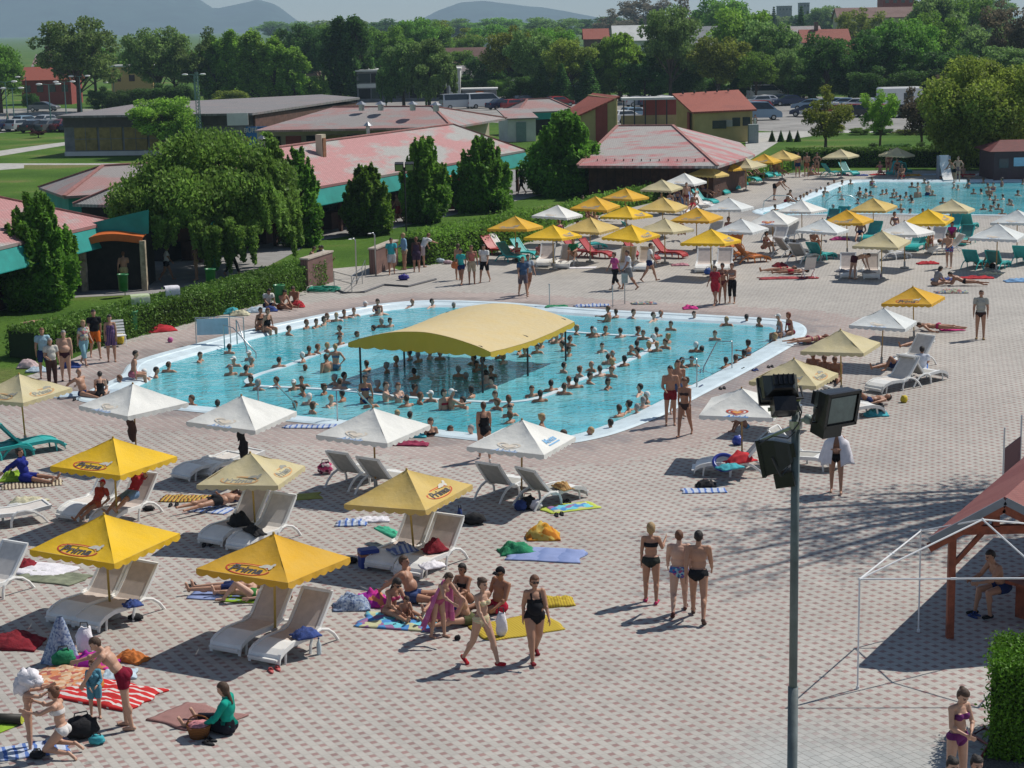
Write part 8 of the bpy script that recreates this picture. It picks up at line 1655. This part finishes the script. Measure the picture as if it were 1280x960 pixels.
# ------------------------------------------------------------------ towels, bags and other belongings
BLS = stripes('towel_blue_white', [(.45, .50, .62), (.10, .18, .45), (.5, .55, .62)], .16); RWS = stripes('towel_red_white', [(.52, .03, .03), (.52, .03, .03), (.62, .58, .55)], .17, 1); ORF_ = blotch('towel_orange_print', [(.55, .22, .10), (.58, .42, .28), (.48, .30, .18), (.35, .10, .08)], 12); PKB = blotch('towel_magenta', [(.5, .03, .25), (.35, .02, .3), (.55, .2, .1)], 7); BRW_ = stripes('rug_brown', [(.26, .13, .12), (.32, .19, .17)], .05)
YMAT = stripes('mat_yellow', [(.50, .38, .04), (.36, .24, .03)], .06, 0); BLP = blotch('print_blue', [(.08, .25, .55), (.15, .5, .6), (.3, .15, .3), (.5, .5, .3)], 5); CHK = blotch('towel_check', [(.25, .32, .45), (.35, .42, .52), (.12, .17, .3)], 30)
TG = mat('towel_green', (.02, .22, .10), .95, .2, 5, .4, 30); TO = blotch('towel_orange', [(.60, .28, .03), (.60, .42, .10), (.5, .18, .02)], 7); TB = stripes('towel_blue', [(.16, .22, .42), (.24, .30, .52)], .5, soft=True); TC = mat('towel_cream', (.55, .52, .36), .95, .12, 6, .4, 30); TBR = mat('towel_dark_red', (.20, .01, .02), .95, .2, 5, .4, 30); TLG = mat('towel_lime', (.25, .42, .03), .95, .15, 5, .3, 30); TPR = mat('towel_pale_blue', (.42, .52, .60), .95, .12, 6, .4, 30); CB = mat('cloth_black', (.012, .012, .015), .9, .3, 6, .4, 30); CBL = mat('cloth_blue', (.03, .06, .22), .9, .3, 6, .4, 30); TTL = mat('towel_teal', (.05, .36, .42), .9, .15, 6, .3, 30); TPK2 = mat('towel_hot_pink', (.62, .04, .24), .9, .2, 6, .3, 30); TYL = mat('cloth_yellow', (.62, .48, .04), .9, .2, 6, .3, 30)
tw = [(48, 712, 1.6, .9, -25, TWH, 'long white towel below the occupied loungers at the left', .03), (66, 722, 1.5, .8, -25, mat('mat_greygreen', (.20, .22, .15), .95, .3, 4), 'grey-green mat in front of the long white towel', .02), (30, 708, .5, .5, 0, TBR, 'dark red bundle at the left end of the long white towel', .1),
 (20, 805, 1.0, .75, -10, TBR, 'dark red and orange blanket heap at the left edge', .12), (88, 848, 1.5, 1.1, -28, ORF_, 'orange printed blanket spread beside the youth in red shorts', .03), (135, 868, 1.7, 1.1, -28, RWS, 'red and white striped towel on the ground by the small child', .05), (115, 830, .9, .5, -20, PKB, 'heap of magenta and purple cloth behind the printed blanket', .12), (150, 845, .6, .5, 10, TPR, 'pale blue towel on the striped towel', .06), (165, 825, .6, .4, -30, mat('cloth_orange', (.5, .15, .03), .9, .2, 5), 'orange and black bag heap at the back of the striped towel', .10),
 (42, 938, 1.1, .6, 20, BLS, 'blue and white towel under the kneeling woman', .03), (245, 898, 1.3, .95, -32, BRW_, 'brownish pink rug beside the wicker basket', .02), (5, 905, .7, .5, 60, TLG, 'lime green mat edge at the left border beside the rolled mat', .01),
 (40, 606, 1.5, .7, 15, stripes('mat_stripes', [(.5, .42, .3), (.10, .07, .05)], .09), 'brown and cream striped mat under the person in blue', .01), (16, 600, .6, .5, 0, TLG, 'lime green towel behind the person in dark blue', .14), (34, 630, .9, .6, 0, TC, 'crumpled cream towel in front of the person in blue', .10), (20, 640, .8, .4, -20, TPR, 'pale blue cloth beside the crumpled cream towel', .04),
 (278, 744, 1.3, .7, -12, TB, 'blue mat with pale legs on it under the large yellow parasol', .01), (308, 748, 1.2, .6, -14, TLG, 'lime green mat right of the blue one', .01), (232, 624, 1.2, .6, -5, stripes('mat_yb', [(.5, .38, .08), (.08, .05, .03), (.45, .2, .05)], .10, 0), 'yellow and black striped towel beside the cream parasol', .03), (265, 637, 1.0, .7, -20, BLS, 'blue and white towel under the person in black', .02), (318, 624, 1.0, .6, -10, CBL, 'dark blue towel under the bent-over person', .02), (370, 622, 1.2, .6, 12, mat('mat_yellowgreen', (.30, .30, .06), .9, .15, 4), 'yellow-green mat right of the cream parasol', .005),
 (440, 655, .7, .45, 0, BLS, 'crumpled blue and white cloth in the middle of the paving', .06), (465, 651, .8, .4, 5, TWH, 'crumpled white cloth next to the blue and white one', .05), (683, 694, 1.6, 1.0, -12, TB, 'pale blue towel spread on the open paving', .02), (679, 672, .75, .6, 0, TO, 'orange towel heap on the pale blue towel', .18), (646, 690, .75, .5, 10, TG, 'green towel heap left of the orange one', .13),
 (712, 635, 1.3, .7, 22, stripes('mat_edge', [(.42, .5, .08), (.45, .52, .1)], .5), 'lime-edged beach mat with dark sandals on it', .008), (712, 635, 1.05, .5, 22, BLP, 'blue printed panel of the beach mat by the side-viewed lounger', .022), (645, 785, 1.6, 1.1, 25, YMAT, 'yellow straw mat in front of the seated group', .01), (690, 755, .9, .5, 10, YMAT, 'crumpled yellow cloth behind the woman in the black swimsuit', .08), (500, 778, 1.6, .9, -15, BLP, 'colourful towels under the woman in pink bikini', .03), (463, 755, .7, .55, 0, PKB, 'hot pink bundle beside the white sack', .15), (440, 760, .75, .5, 0, CHK, 'white and blue patterned sack at the left of the seated group', .16), (565, 760, .5, .4, 0, mat('cloth_royal', (.02, .05, .42), .9, .2, 5), 'royal blue cloth between the seated people', .15), (540, 775, 1.2, .5, 15, TPR, 'pale towel under the feet of the girl with the pink towel', .02),
 (200, 414, 1.2, .7, 25, TRD, 'bright red blanket heap at the foot of the hedge', .14), (290, 392, .7, .5, 0, TTL, 'pale teal towel heap at the hedge left of the sitting people', .14), (300, 394, .8, .5, 0, TC, 'cream clothes heap at the hedge left of the sitting people', .12), (258, 403, .7, .4, 0, TYL, 'yellow cloth at the foot of the hedge', .06), (268, 401, .7, .4, 10, MULTI, 'mixed clothes beside the yellow cloth at the hedge', .07), (322, 390, .9, .5, 10, TPR, 'pale blue bags along the hedge', .12), (372, 384, .6, .4, 0, TRD, 'red bag beside the rightmost person at the hedge', .14), (338, 389, .6, .4, 0, CBL, 'dark blue bundle at the feet of the people at the hedge', .12),
 (35, 459, .7, .5, 0, mat('bag_pinkish', (.50, .38, .38), .9, .2, 6), 'pinkish white bundle at the hedge on the far left', .15), (48, 464, .8, .5, 0, TPR, 'pale blue cloth beside the pinkish bundle', .08), (112, 492, 2.6, .8, 12, TPR, 'long pale towels spread along the left tip of the pool', .02), (88, 459, .7, .5, 0, CBL, 'dark clothes behind the standing group at the hedge', .1),
 (695, 384, .9, .5, 0, TG, 'green and dark sandals and cloth at the back rim left of the notice', .05), (740, 383, 1.4, .5, 0, BLS, 'row of white and blue clothes at the back rim beside the notice', .05), (805, 380, 1.0, .4, 0, MULTI, 'patterned clothes at the back rim right of the notice', .05), (863, 386, .6, .45, 0, TPK2, 'hot pink towel on the paving behind the back rim', .08), (390, 534, 1.6, .4, -4, BLS, 'blue and white towel between the second and third white parasol', .03), (515, 546, .8, .4, 0, TTL, 'turquoise cloth at the front rim right of the third white parasol', .08), (513, 556, 1.0, .4, -10, mat('cloth_wine', (.3, .03, .08), .9, .2, 5), 'dark red and white cloth below the turquoise one', .05), (480, 537, .4, .3, 0, MULTI, 'small bundle at the front rim', .06),
 (880, 614, 1.1, .45, 0, BLS, 'blue and white towel below the lounger with the swim ring', .02), (882, 608, .5, .3, 0, CB, 'black bag on the blue and white towel', .10), (985, 348, 2.6, .7, 0, mat('towel_wine', (.32, .04, .05), .95, .3, 6), 'dark red towels under the two sunbathers left of the small chair', .03), (1020, 427, 1.5, .6, 15, MULTI, 'patterned towel under the sunbather at the right pool corner', .04), (1220, 348, 1.5, .6, 0, TRD, 'red blanket right of the sitting woman in grey', .05), (1180, 350, 1.1, .5, 0, CBL, 'dark blue clothes left of the red blanket', .06), (1190, 366, 1.3, .5, -5, MULTI, 'patterned clothes in front of the sitting woman in grey', .08), (1272, 352, 1.1, .6, 0, mat('towel_sky', (.18, .35, .58), .95, .15, 5, .3, 20), 'sky blue towel at the right edge', .08), (1160, 330, 1.0, .5, 0, TRD, 'red towel beside the white lounger in the middle distance', .07), (1190, 413, .8, .4, 10, TPK2, 'pink towel under the lying sunbather right of the yellow parasol', .04), (1237, 343, 1.0, .4, 0, TC, 'olive and cream clothes between the red blanket and the sky blue towel', .06),
 (1095, 519, .7, .5, 0, TTL, 'turquoise towel heap below the cream parasol at the right', .10), (1070, 508, 1.6, .7, 0, CB, 'dark bags in the shade of the cream parasol at the right', .14), (850, 332, .8, .4, 0, mat('towel_pinkgrey', (.45, .2, .25), .9, .2, 5), 'pinkish towel on the paving right of the red loungers', .06), (728, 335, 1.3, .5, 0, TWH, 'white towels right of the lounger with the sunbather in green', .02), (1050, 300, 1.0, .4, 0, mat('towel_magenta2', (.4, .04, .18), .9, .2, 5), 'magenta towels under the greyish white parasols', .09), (975, 333, .7, .4, 0, TBR, 'dark bundle beside the orange loungers', .1)]
for k in range(12): tw.append((1010+k*22, 219+random.uniform(-1.5, 1.5), random.uniform(.8, 1.6), .6, random.uniform(-20, 20), random.choice((TRD, CBL, TPR, MULTI, TPK2, TWH, TO)), ordn(k, 12)+'towel in the line along the hedge of the far pool', random.uniform(.03, .14)))
for i, (x, y, sx, sy, rz, m_, lab, cr) in enumerate(tw): towel(G(x, y), sx, sy, rz, m_, lab, cr if cr <= .05 else .05, heap=max(0, cr-.05)*1.9, seed=i*3.7)
# towels hung over the hedge
for x, y, m_, lab, w_ in ((218, 372, TWH, 'white towel hanging over the hedge', .55), (178, 384, stripes('towel_green_white', [(.35, .45, .22), (.5, .55, .4)], .06, 1), 'pale green striped towel hanging over the hedge', .7)):
    p = G(x, y+31.5); b = MB(); n = 12
    for s in (0, 1):
        for j in range(n+1):
            t = j/n
            for i in range(7): u = i/6-.5; zz = 1.44-max(0, t-.35)*1.35+.01; yy = .35-t*.95 if t < .35 else .02-.05*math.sin(t*3)-.02*math.cos(u*15); b.v.append((u*w_*(1+.1*t), yy-.012*s, zz-.012*s-.02*abs(u)))
    for j in range(n):
        for i in range(6): q = j*7+i; b.face((q, q+1, q+8, q+7)); q += 91; b.face((q, q+7, q+8, q+1))
    o = b.build('towel', m_, None, True); o.location = (p.x, p.y, 0); o.rotation_euler = (0, 0, R(22)); tag(o, lab, 'towel')
# chequered towel over something beside the loungers, rolled mat, basket, cooler and the rest
p = G(75, 828); b = MB(); n = 20
for j in range(13):
    t = j/12
    for i in range(n): a = 2*PI*i/n; r_ = (.05+.27*t**.8)*(1+.16*math.sin(i*2.3+t)*t+.1*math.cos(i*5)*t); b.v.append((r_*math.cos(a)+.05*(1-t), r_*.7*math.sin(a), .86*(1-t)+.01))
for j in range(12):
    for i in range(n): b.face((j*n+i, (j+1)*n+i, (j+1)*n+(i+1) % n, j*n+(i+1) % n))
o = b.build('towel', CHK, None, True); o.location = p; tag(o, 'pale blue chequered towel draped over a low stool beside the loungers', 'towel')
bag(G(80, 832), .42, .28, .32, TG, 'green patterned bag half under the chequered towel', 20); bag(G(107, 815), .34, .22, .5, TWH, 'white plastic bag beside the chequered towel', 0); bag(G(103, 922), .55, .4, .38, CB, 'black rucksack behind the kneeling woman', 30, seed=3); bag(G(47, 948), .25, .2, .14, CB, 'small black bag at the bottom left edge', 0, seed=9); bag(G(122, 930), .26, .2, .16, TTL, 'light blue and pink small bag beside the black rucksack', 0, seed=5); bag(G(120, 862), .3, .25, .22, mat('bag_orange', (.5, .2, .03), .8, .2, 5), 'orange beach bag on the striped towel', 0)
t = thing('rolled_mat', 'rolled black mat with yellow end at the left edge', 'rolled mat', G(8, 905), R(-8)); b = MB(); b.cyl((-.5, 0, .09), (.28, 0, .09), .09, n=16); b.build('roll', mat('mat_black', (.02, .02, .015), .6), t, True); b = MB(); b.cyl((.281, 0, .09), (.287, 0, .09), .075, n=16); b.cyl((.288, 0, .09), (.292, 0, .09), .035, n=12); b.build('roll_end', mat('mat_lime', (.45, .5, .05), .7), t)
p = G(249, 921); t = thing('wicker_basket', 'wicker basket with pink lining and arched handle beside the woman in teal', 'basket', p); WK = stripes('wicker', [(.24, .10, .03), (.14, .055, .02)], .03, 2, wobble=.6); b = MB(); b.lathe([(.001, 0), (.15, 0), (.20, .2), (.205, .22), (.19, .22), (.18, .14), (.001, .12)], 20); b.build('body', WK, t, True); b = MB(); b.tube([(.19*math.cos(PI*i/10), 0, .2+.17*math.sin(PI*i/10)) for i in range(11)], .012, 6); b.build('handle', WK, t, True)
b = MB(); b.ell((0, 0, .20), .18, .18, .06, 14, 8, noise_amp=.4); b.build('lining', mat('gingham', (.55, .22, .24), .9, .3, 20), t, True)
t = thing('cooler_box', 'blue cooler box with brown stripe beside the lounger', 'cooler box', G(461, 708), R(20)); CB2 = mat('cooler_blue', (.02, .05, .28), .5, .1, 3); b = MB(); b.bev(-.2, .2, -.14, .14, 0, .30, .02); b.build('box', CB2, t); b = MB(); b.bev(-.21, .21, -.15, .15, .315, .40, .02); b.build('lid', CB2, t); b = MB(); b.box(-.205, .205, -.145, .145, .255, .30); b.build('stripe', mat('strip_brown', (.35, .15, .08), .6), t)
for x, y, w_, d_, h_, m_, lab in ((440, 704, .26, .2, .14, CB, 'small black bag left of the blue cooler box'), (593, 655, .55, .4, .28, CB, 'black rucksack in the shade of the orange-yellow parasol'), (575, 652, .12, .12, .34, CBL, 'blue water bottle bag beside the black rucksack'), (660, 636, .4, .3, .32, CB, 'black bag in front of the side-viewed lounger'), (651, 638, .3, .25, .26, CBL, 'navy bag left of the black one by the side-viewed lounger'), (670, 637, .3, .2, .25, TWH, 'white and red bag right of the black one'), (407, 592, .4, .3, .32, blotch('floral_bag', [(.5, .05, .15), (.6, .5, .5), (.1, .02, .05), (.5, .2, .3)], 14), 'red and white floral bag left of the pair of grey loungers'), (245, 588, .35, .25, .16, CB, 'black shoes and bag left of the stacked loungers'), (186, 638, .3, .2, .12, CB, 'dark bag beside the right lounger under the upper-left parasol'), (170, 775, .3, .22, .13, CB, 'dark shoes behind the right lounger at the lower left parasol'), (338, 805, .3, .6, .2, CB, 'black bag between the two foreground loungers'), (922, 556, .3, .3, .26, mat('bucket_blue', (.03, .06, .35), .4), 'blue bucket in the shade of the heart-logo parasol'), (1068, 512, .32, .28, .34, mat('bag_sky', (.10, .22, .55), .6, .1, 5), 'blue bag leaning on the lounger behind the floodlights'), (1097, 348, .3, .25, .25, mat('bag_violet', (.16, .03, .15), .7, .2, 5), 'violet bag right of the right beige lounger'), (1130, 503, .22, .22, .22, TYL, 'yellow ball beside the side-viewed lounger at the right'), (885, 343, .35, .3, .3, mat('bag_blue2', (.03, .10, .40), .6), 'blue bag between the beige loungers above the woman in red'), (505, 350, .5, .35, .28, mat('bag_indigo', (.04, .03, .25), .7), 'indigo bag on the ground between the men by the brick wall'), (213, 428, .2, .2, .2, TPK, 'pink ball at the left of the red blanket'), (150, 430, .35, .3, .4, TYL, 'yellow and blue bag at the hedge beside the plaid dress'), (578, 340, .3, .16, .34, mat('bag_orange2', (.5, .14, .04), .7), 'orange shoulder bag on the hip of the woman in teal top'), (550, 329, .5, .35, .25, TPR, 'pale blue bundle at the foot of the bushy hedge'), (560, 330, .45, .3, .2, mat('bundle_pk', (.5, .35, .38), .9), 'pinkish bundle right of the pale blue one at the bushy hedge'), (627, 796, .22, .16, .5, TWH, 'white and green plastic bag beside the olive-shorts person'), (572, 800, .12, .1, .1, CB, 'small dark thing on the yellow mat')):
    o = bag(G(x, y), w_, d_, h_, m_, lab, 0, 'bag' in lab and h_ > .25)
    if 'hip' in lab: o.location = G(569, 357)+Vector((0, 0, .75))
    if 'ball' in lab: o['category'] = 'ball'; o.name = 'ball'
    if 'bucket' in lab: o['category'] = 'bucket'; o.name = 'bucket'
# clothes on the loungers
for x, y, z, sx, sy, m_, lab, hp in ((382, 795, .37, .5, .4, CBL, 'crumpled blue clothes on the right foreground lounger', .10), (166, 757, .37, .35, .3, CBL, 'blue cloth on the seat of the right lower-left lounger', .06), (300, 655, .36, .5, .5, CB, 'two black bags on the left lounger under the limp cream parasol', .22), (318, 665, .36, .3, .8, CB, 'black jacket hanging between the loungers under the limp cream parasol', .08), (503, 688, .36, .55, .5, stripes('cl_bl', [(.1, .15, .35), (.35, .4, .5)], .12), 'blue and dark clothes on the lounger by the cooler', .12), (543, 688, .36, .5, .4, TBR, 'dark red towel on the right lounger by the cooler', .2), (540, 708, .34, .5, .4, TWH, 'white paper and cloth at the foot end of the right lounger by the cooler', .04), (140, 690+40, .37, .3, .3, TTL, 'teal cloth hanging behind the lower left parasol', .1), (925, 577, .40, .8, .4, mat('tw_red2', (.5, .02, .03), .9, .2, 5), 'red inflatable lying on the lounger under the heart-logo parasol', .2), (912, 585, .37, .6, .4, TTL, 'teal towel on the lounger with the swim ring', .06), (1052, 340, .37, .5, .5, mat('cl_gr', (.2, .2, .22), .9, .2, 6), 'grey clothes on the left beige lounger', .08), (1085, 341, .37, .5, .5, mat('cl_gr2', (.25, .23, .22), .9, .2, 6), 'grey clothes on the right beige lounger', .08), (490, 668, .3, .3, 1.3, mat('mat_mint', (.05, .42, .25), .8, .1, 5), 'mint green mat leaning over the left lounger by the cooler', .04), (703, 610, .36, .3, .6, stripes('tw_br', [(.3, .15, .06), (.45, .3, .12)], .06), 'brown striped towel over the side-viewed lounger', .1)):
    q = G(x, y, z); towel((q.x, q.y, z), sx, sy, 30, m_, lab, .03, heap=hp, seed=x)
p = G(905, 578, .42); t = MB(); t.tube([(.26*math.cos(2*PI*i/20), .26*math.sin(2*PI*i/20), 0) for i in range(21)], .05, 8, cap=False); o = t.build('swim_ring', mat('ring_blue', (.03, .05, .30), .3), None, True); o.location = p; o.rotation_euler = (R(35), 0, 0); tag(o, 'dark blue swim ring leaning on the lounger under the heart-logo parasol', 'swim ring')
for x, y, m_, lab, rz in ((343, 838, mat('s_pink', (.45, .08, .08), .6), 'pink-red sandals in front of the right foreground lounger', 20), (262, 928, CB, 'black and yellow sandals beside the wicker basket', 60), (498, 783, CB, 'black and white sandals below the woman in pink bikini', 30), (878, 484, CBL, 'dark blue flip-flops on the right rim, nearer pair', 40), (903, 486, CB, 'black flip-flops on the right rim beside the blue ones', 10), (930, 462, CB, 'dark flip-flops on the right rim behind the handrails', 40), (944, 463, CBL, 'navy flip-flops on the right rim behind the handrails, farther pair', 20), (1218, 770, CBL, 'navy sandals on the ground in the shade of the gazebo', 30), (217, 632, CB, 'dark sandals right of the upper-left loungers', 0), (259, 682, CB, 'dark sandals left of the lounger with the black bags', 0), (240, 733, CB, 'black sandals above the pale legs at the blue mat', 40), (963, 459, CB, 'black and white sandals on the right rim near the cream parasol', 10), (708, 628, CB, 'dark sandals on the top corner of the printed mat', 30), (699, 644, CB, 'dark sandals on the lower left corner of the printed mat', 10), (96, 500, CB, 'black sandals beside the bald man at the left pool tip', 0)): sandals(G(x, y, .004), m_, lab, rz)
t = thing('water_bottle', 'clear plastic bottle beside the right foreground lounger', 'bottle', G(399, 818)); b = MB(); b.lathe([(.001, 0), (.042, 0), (.045, .02), (.045, .2), (.015, .27), (.015, .30), (.001, .30)], 12); b.build('bottle_body', mat('bottle_clear', (.55, .65, .70), .1, .1, 5, spec=.8), t, True); b = MB(); b.cyl((0, 0, .30), (0, 0, .325), .018); b.build('cap', CBL, t)
# small folding chair, side table stack at the hedge, white slide at the far pool
t = thing('folding_chair', 'small white folding chair right of the lying pair', 'folding chair', G(1010, 347), R(190)); b = MB(); b.box(-.25, .25, -.22, .22, .38, .42); b.build('seat', MESHW, t); b = MB(); b.slab([(-.25, .2, .42), (.25, .2, .42), (.25, .42, .95), (-.25, .42, .95)], .03); b.build('backrest', MESHW, t)
for x in (-.23, .23): b = MB(); b.beam((x, -.25, 0), (x, .25, .42), .03, .03); b.build('leg', WHITE, t); b = MB(); b.beam((x, .3, 0), (x, -.2, .42), .03, .03); b.build('leg', WHITE, t)
t = thing('water_slide', 'small white and grey slide at the back rim of the far pool', 'slide', G(1181, 224)); b = MB()
for i in range(9):
    a, c = i/9, (i+1)/9; f = lambda u: (0, .5-u*1.6, 1.6*(1-u)**1.5+.05); p, q = f(a), f(c); b.slab([(-.35, p[1], p[2]), (.35, p[1], p[2]), (.35, q[1], q[2]), (-.35, q[1], q[2])], .05)
b.build('chute', WHITE, t); b = MB(); b.box(-.4, -.33, .1, .9, 0, 1.6); b.box(.33, .4, .1, .9, 0, 1.6); b.build('frame', mat('slide_grey', (.25, .28, .34), .5), t)
# white sprung chairs at the hedge
t = thing('folding_chair', 'white folding chair half hidden behind the woman in the plaid dress', 'folding chair', G(149, 432), R(20)); b = MB()
for i in range(5): b.slab([(-.25, .1+.06*i, .45+.1*i), (.25, .1+.06*i, .45+.1*i), (.25, .13+.06*i, .51+.1*i), (-.25, .13+.06*i, .51+.1*i)], .02)
b.build('backrest', WHITE, t); b = MB(); b.box(-.25, .25, -.3, .1, .38, .41); b.build('seat', WHITE, t)
for x in (-.23, .23): b = MB(); b.cyl((x, -.28, 0), (x, -.1, .4), .015); b.build('leg', WHITE, t); b = MB(); b.cyl((x, .3, 0), (x, 0, .4), .015); b.build('leg', WHITE, t)
# cloth hanging on the parasol poles
for x, y, z, m_, lab in ((162, 524, 1.35, BRW, 'dark brown clothes hanging on the pole of the first white parasol'), (301, 545, 1.3, CB, 'black clothes hanging on the pole of the second white parasol')):
    q = at(x, y, G(x, y, 1.2).y); b = MB(); b.ell((0, 0, 0), .10, .08, .16, 12, 8, noise_amp=.6, seed=x); b.ell((.05, 0, -.32), .12, .08, .30, 12, 8, noise_amp=.5, seed=x+1); o = b.build('hanging_clothes', m_, None, True); o.location = q; tag(o, lab, 'clothes')
# the originals that were only copied from are taken out again
for r in PRO:
    for c in list(r.children_recursive): bpy.data.objects.remove(c)
    bpy.data.objects.remove(r)
# ------------------------------------------------------------------ light and air
w = bpy.data.worlds.new('World'); SC.world = w; w.use_nodes = True
nt = w.node_tree; nt.nodes.clear(); sky = nt.nodes.new('ShaderNodeTexSky'); bg = nt.nodes.new('ShaderNodeBackground'); wo = nt.nodes.new('ShaderNodeOutputWorld')
sky.sky_type = 'NISHITA'; sky.sun_disc = False; SUN_EL, SUN_AZ = 51.0, 32.0     # azimuth from +X towards +Y
sky.sun_elevation = R(SUN_EL); sky.sun_rotation = R(90-SUN_AZ); sky.air_density = .8; sky.dust_density = .0; sky.ozone_density = 2.0
bg.inputs[1].default_value = .088
hs = nt.nodes.new('ShaderNodeHueSaturation'); hs.inputs['Saturation'].default_value = .85; nt.links.new(sky.outputs[0], hs.inputs['Color']); nt.links.new(hs.outputs[0], bg.inputs[0]); nt.links.new(bg.outputs[0], wo.inputs[0])
sd = bpy.data.lights.new('sun', 'SUN'); so = bpy.data.objects.new('sun', sd); COL.objects.link(so)
sd.energy = 4.9; sd.angle = R(.5); sd.color = (1, .95, .87)
S = Vector((math.cos(R(SUN_EL))*math.cos(R(SUN_AZ)), math.cos(R(SUN_EL))*math.sin(R(SUN_AZ)), math.sin(R(SUN_EL))))
so.rotation_euler = S.to_track_quat('Z', 'Y').to_euler()
if HAZE:
    hz = MB(); hz.box(-9000, 7000, -80, 9300, -1.02, 520)
    hm, hn, ho = nt_of('haze'); pv = hn.nodes.new('ShaderNodeVolumePrincipled'); pv.inputs['Density'].default_value = HAZE; pv.inputs['Color'].default_value = (.58, .81, 1, 1)
    hn.links.new(pv.outputs[0], ho.inputs['Volume']); h = hz.build('haze', hm); h['kind'] = 'stuff'
SC.cycles.volume_bounces = 0; SC.cycles.max_bounces = 6; SC.cycles.transparent_max_bounces = 12; SC.cycles.diffuse_bounces = 2; SC.cycles.glossy_bounces = 2
SC.view_settings.view_transform = 'Standard'; SC.view_settings.look = 'None'; SC.view_settings.gamma = 1; SC.view_settings.exposure = .0
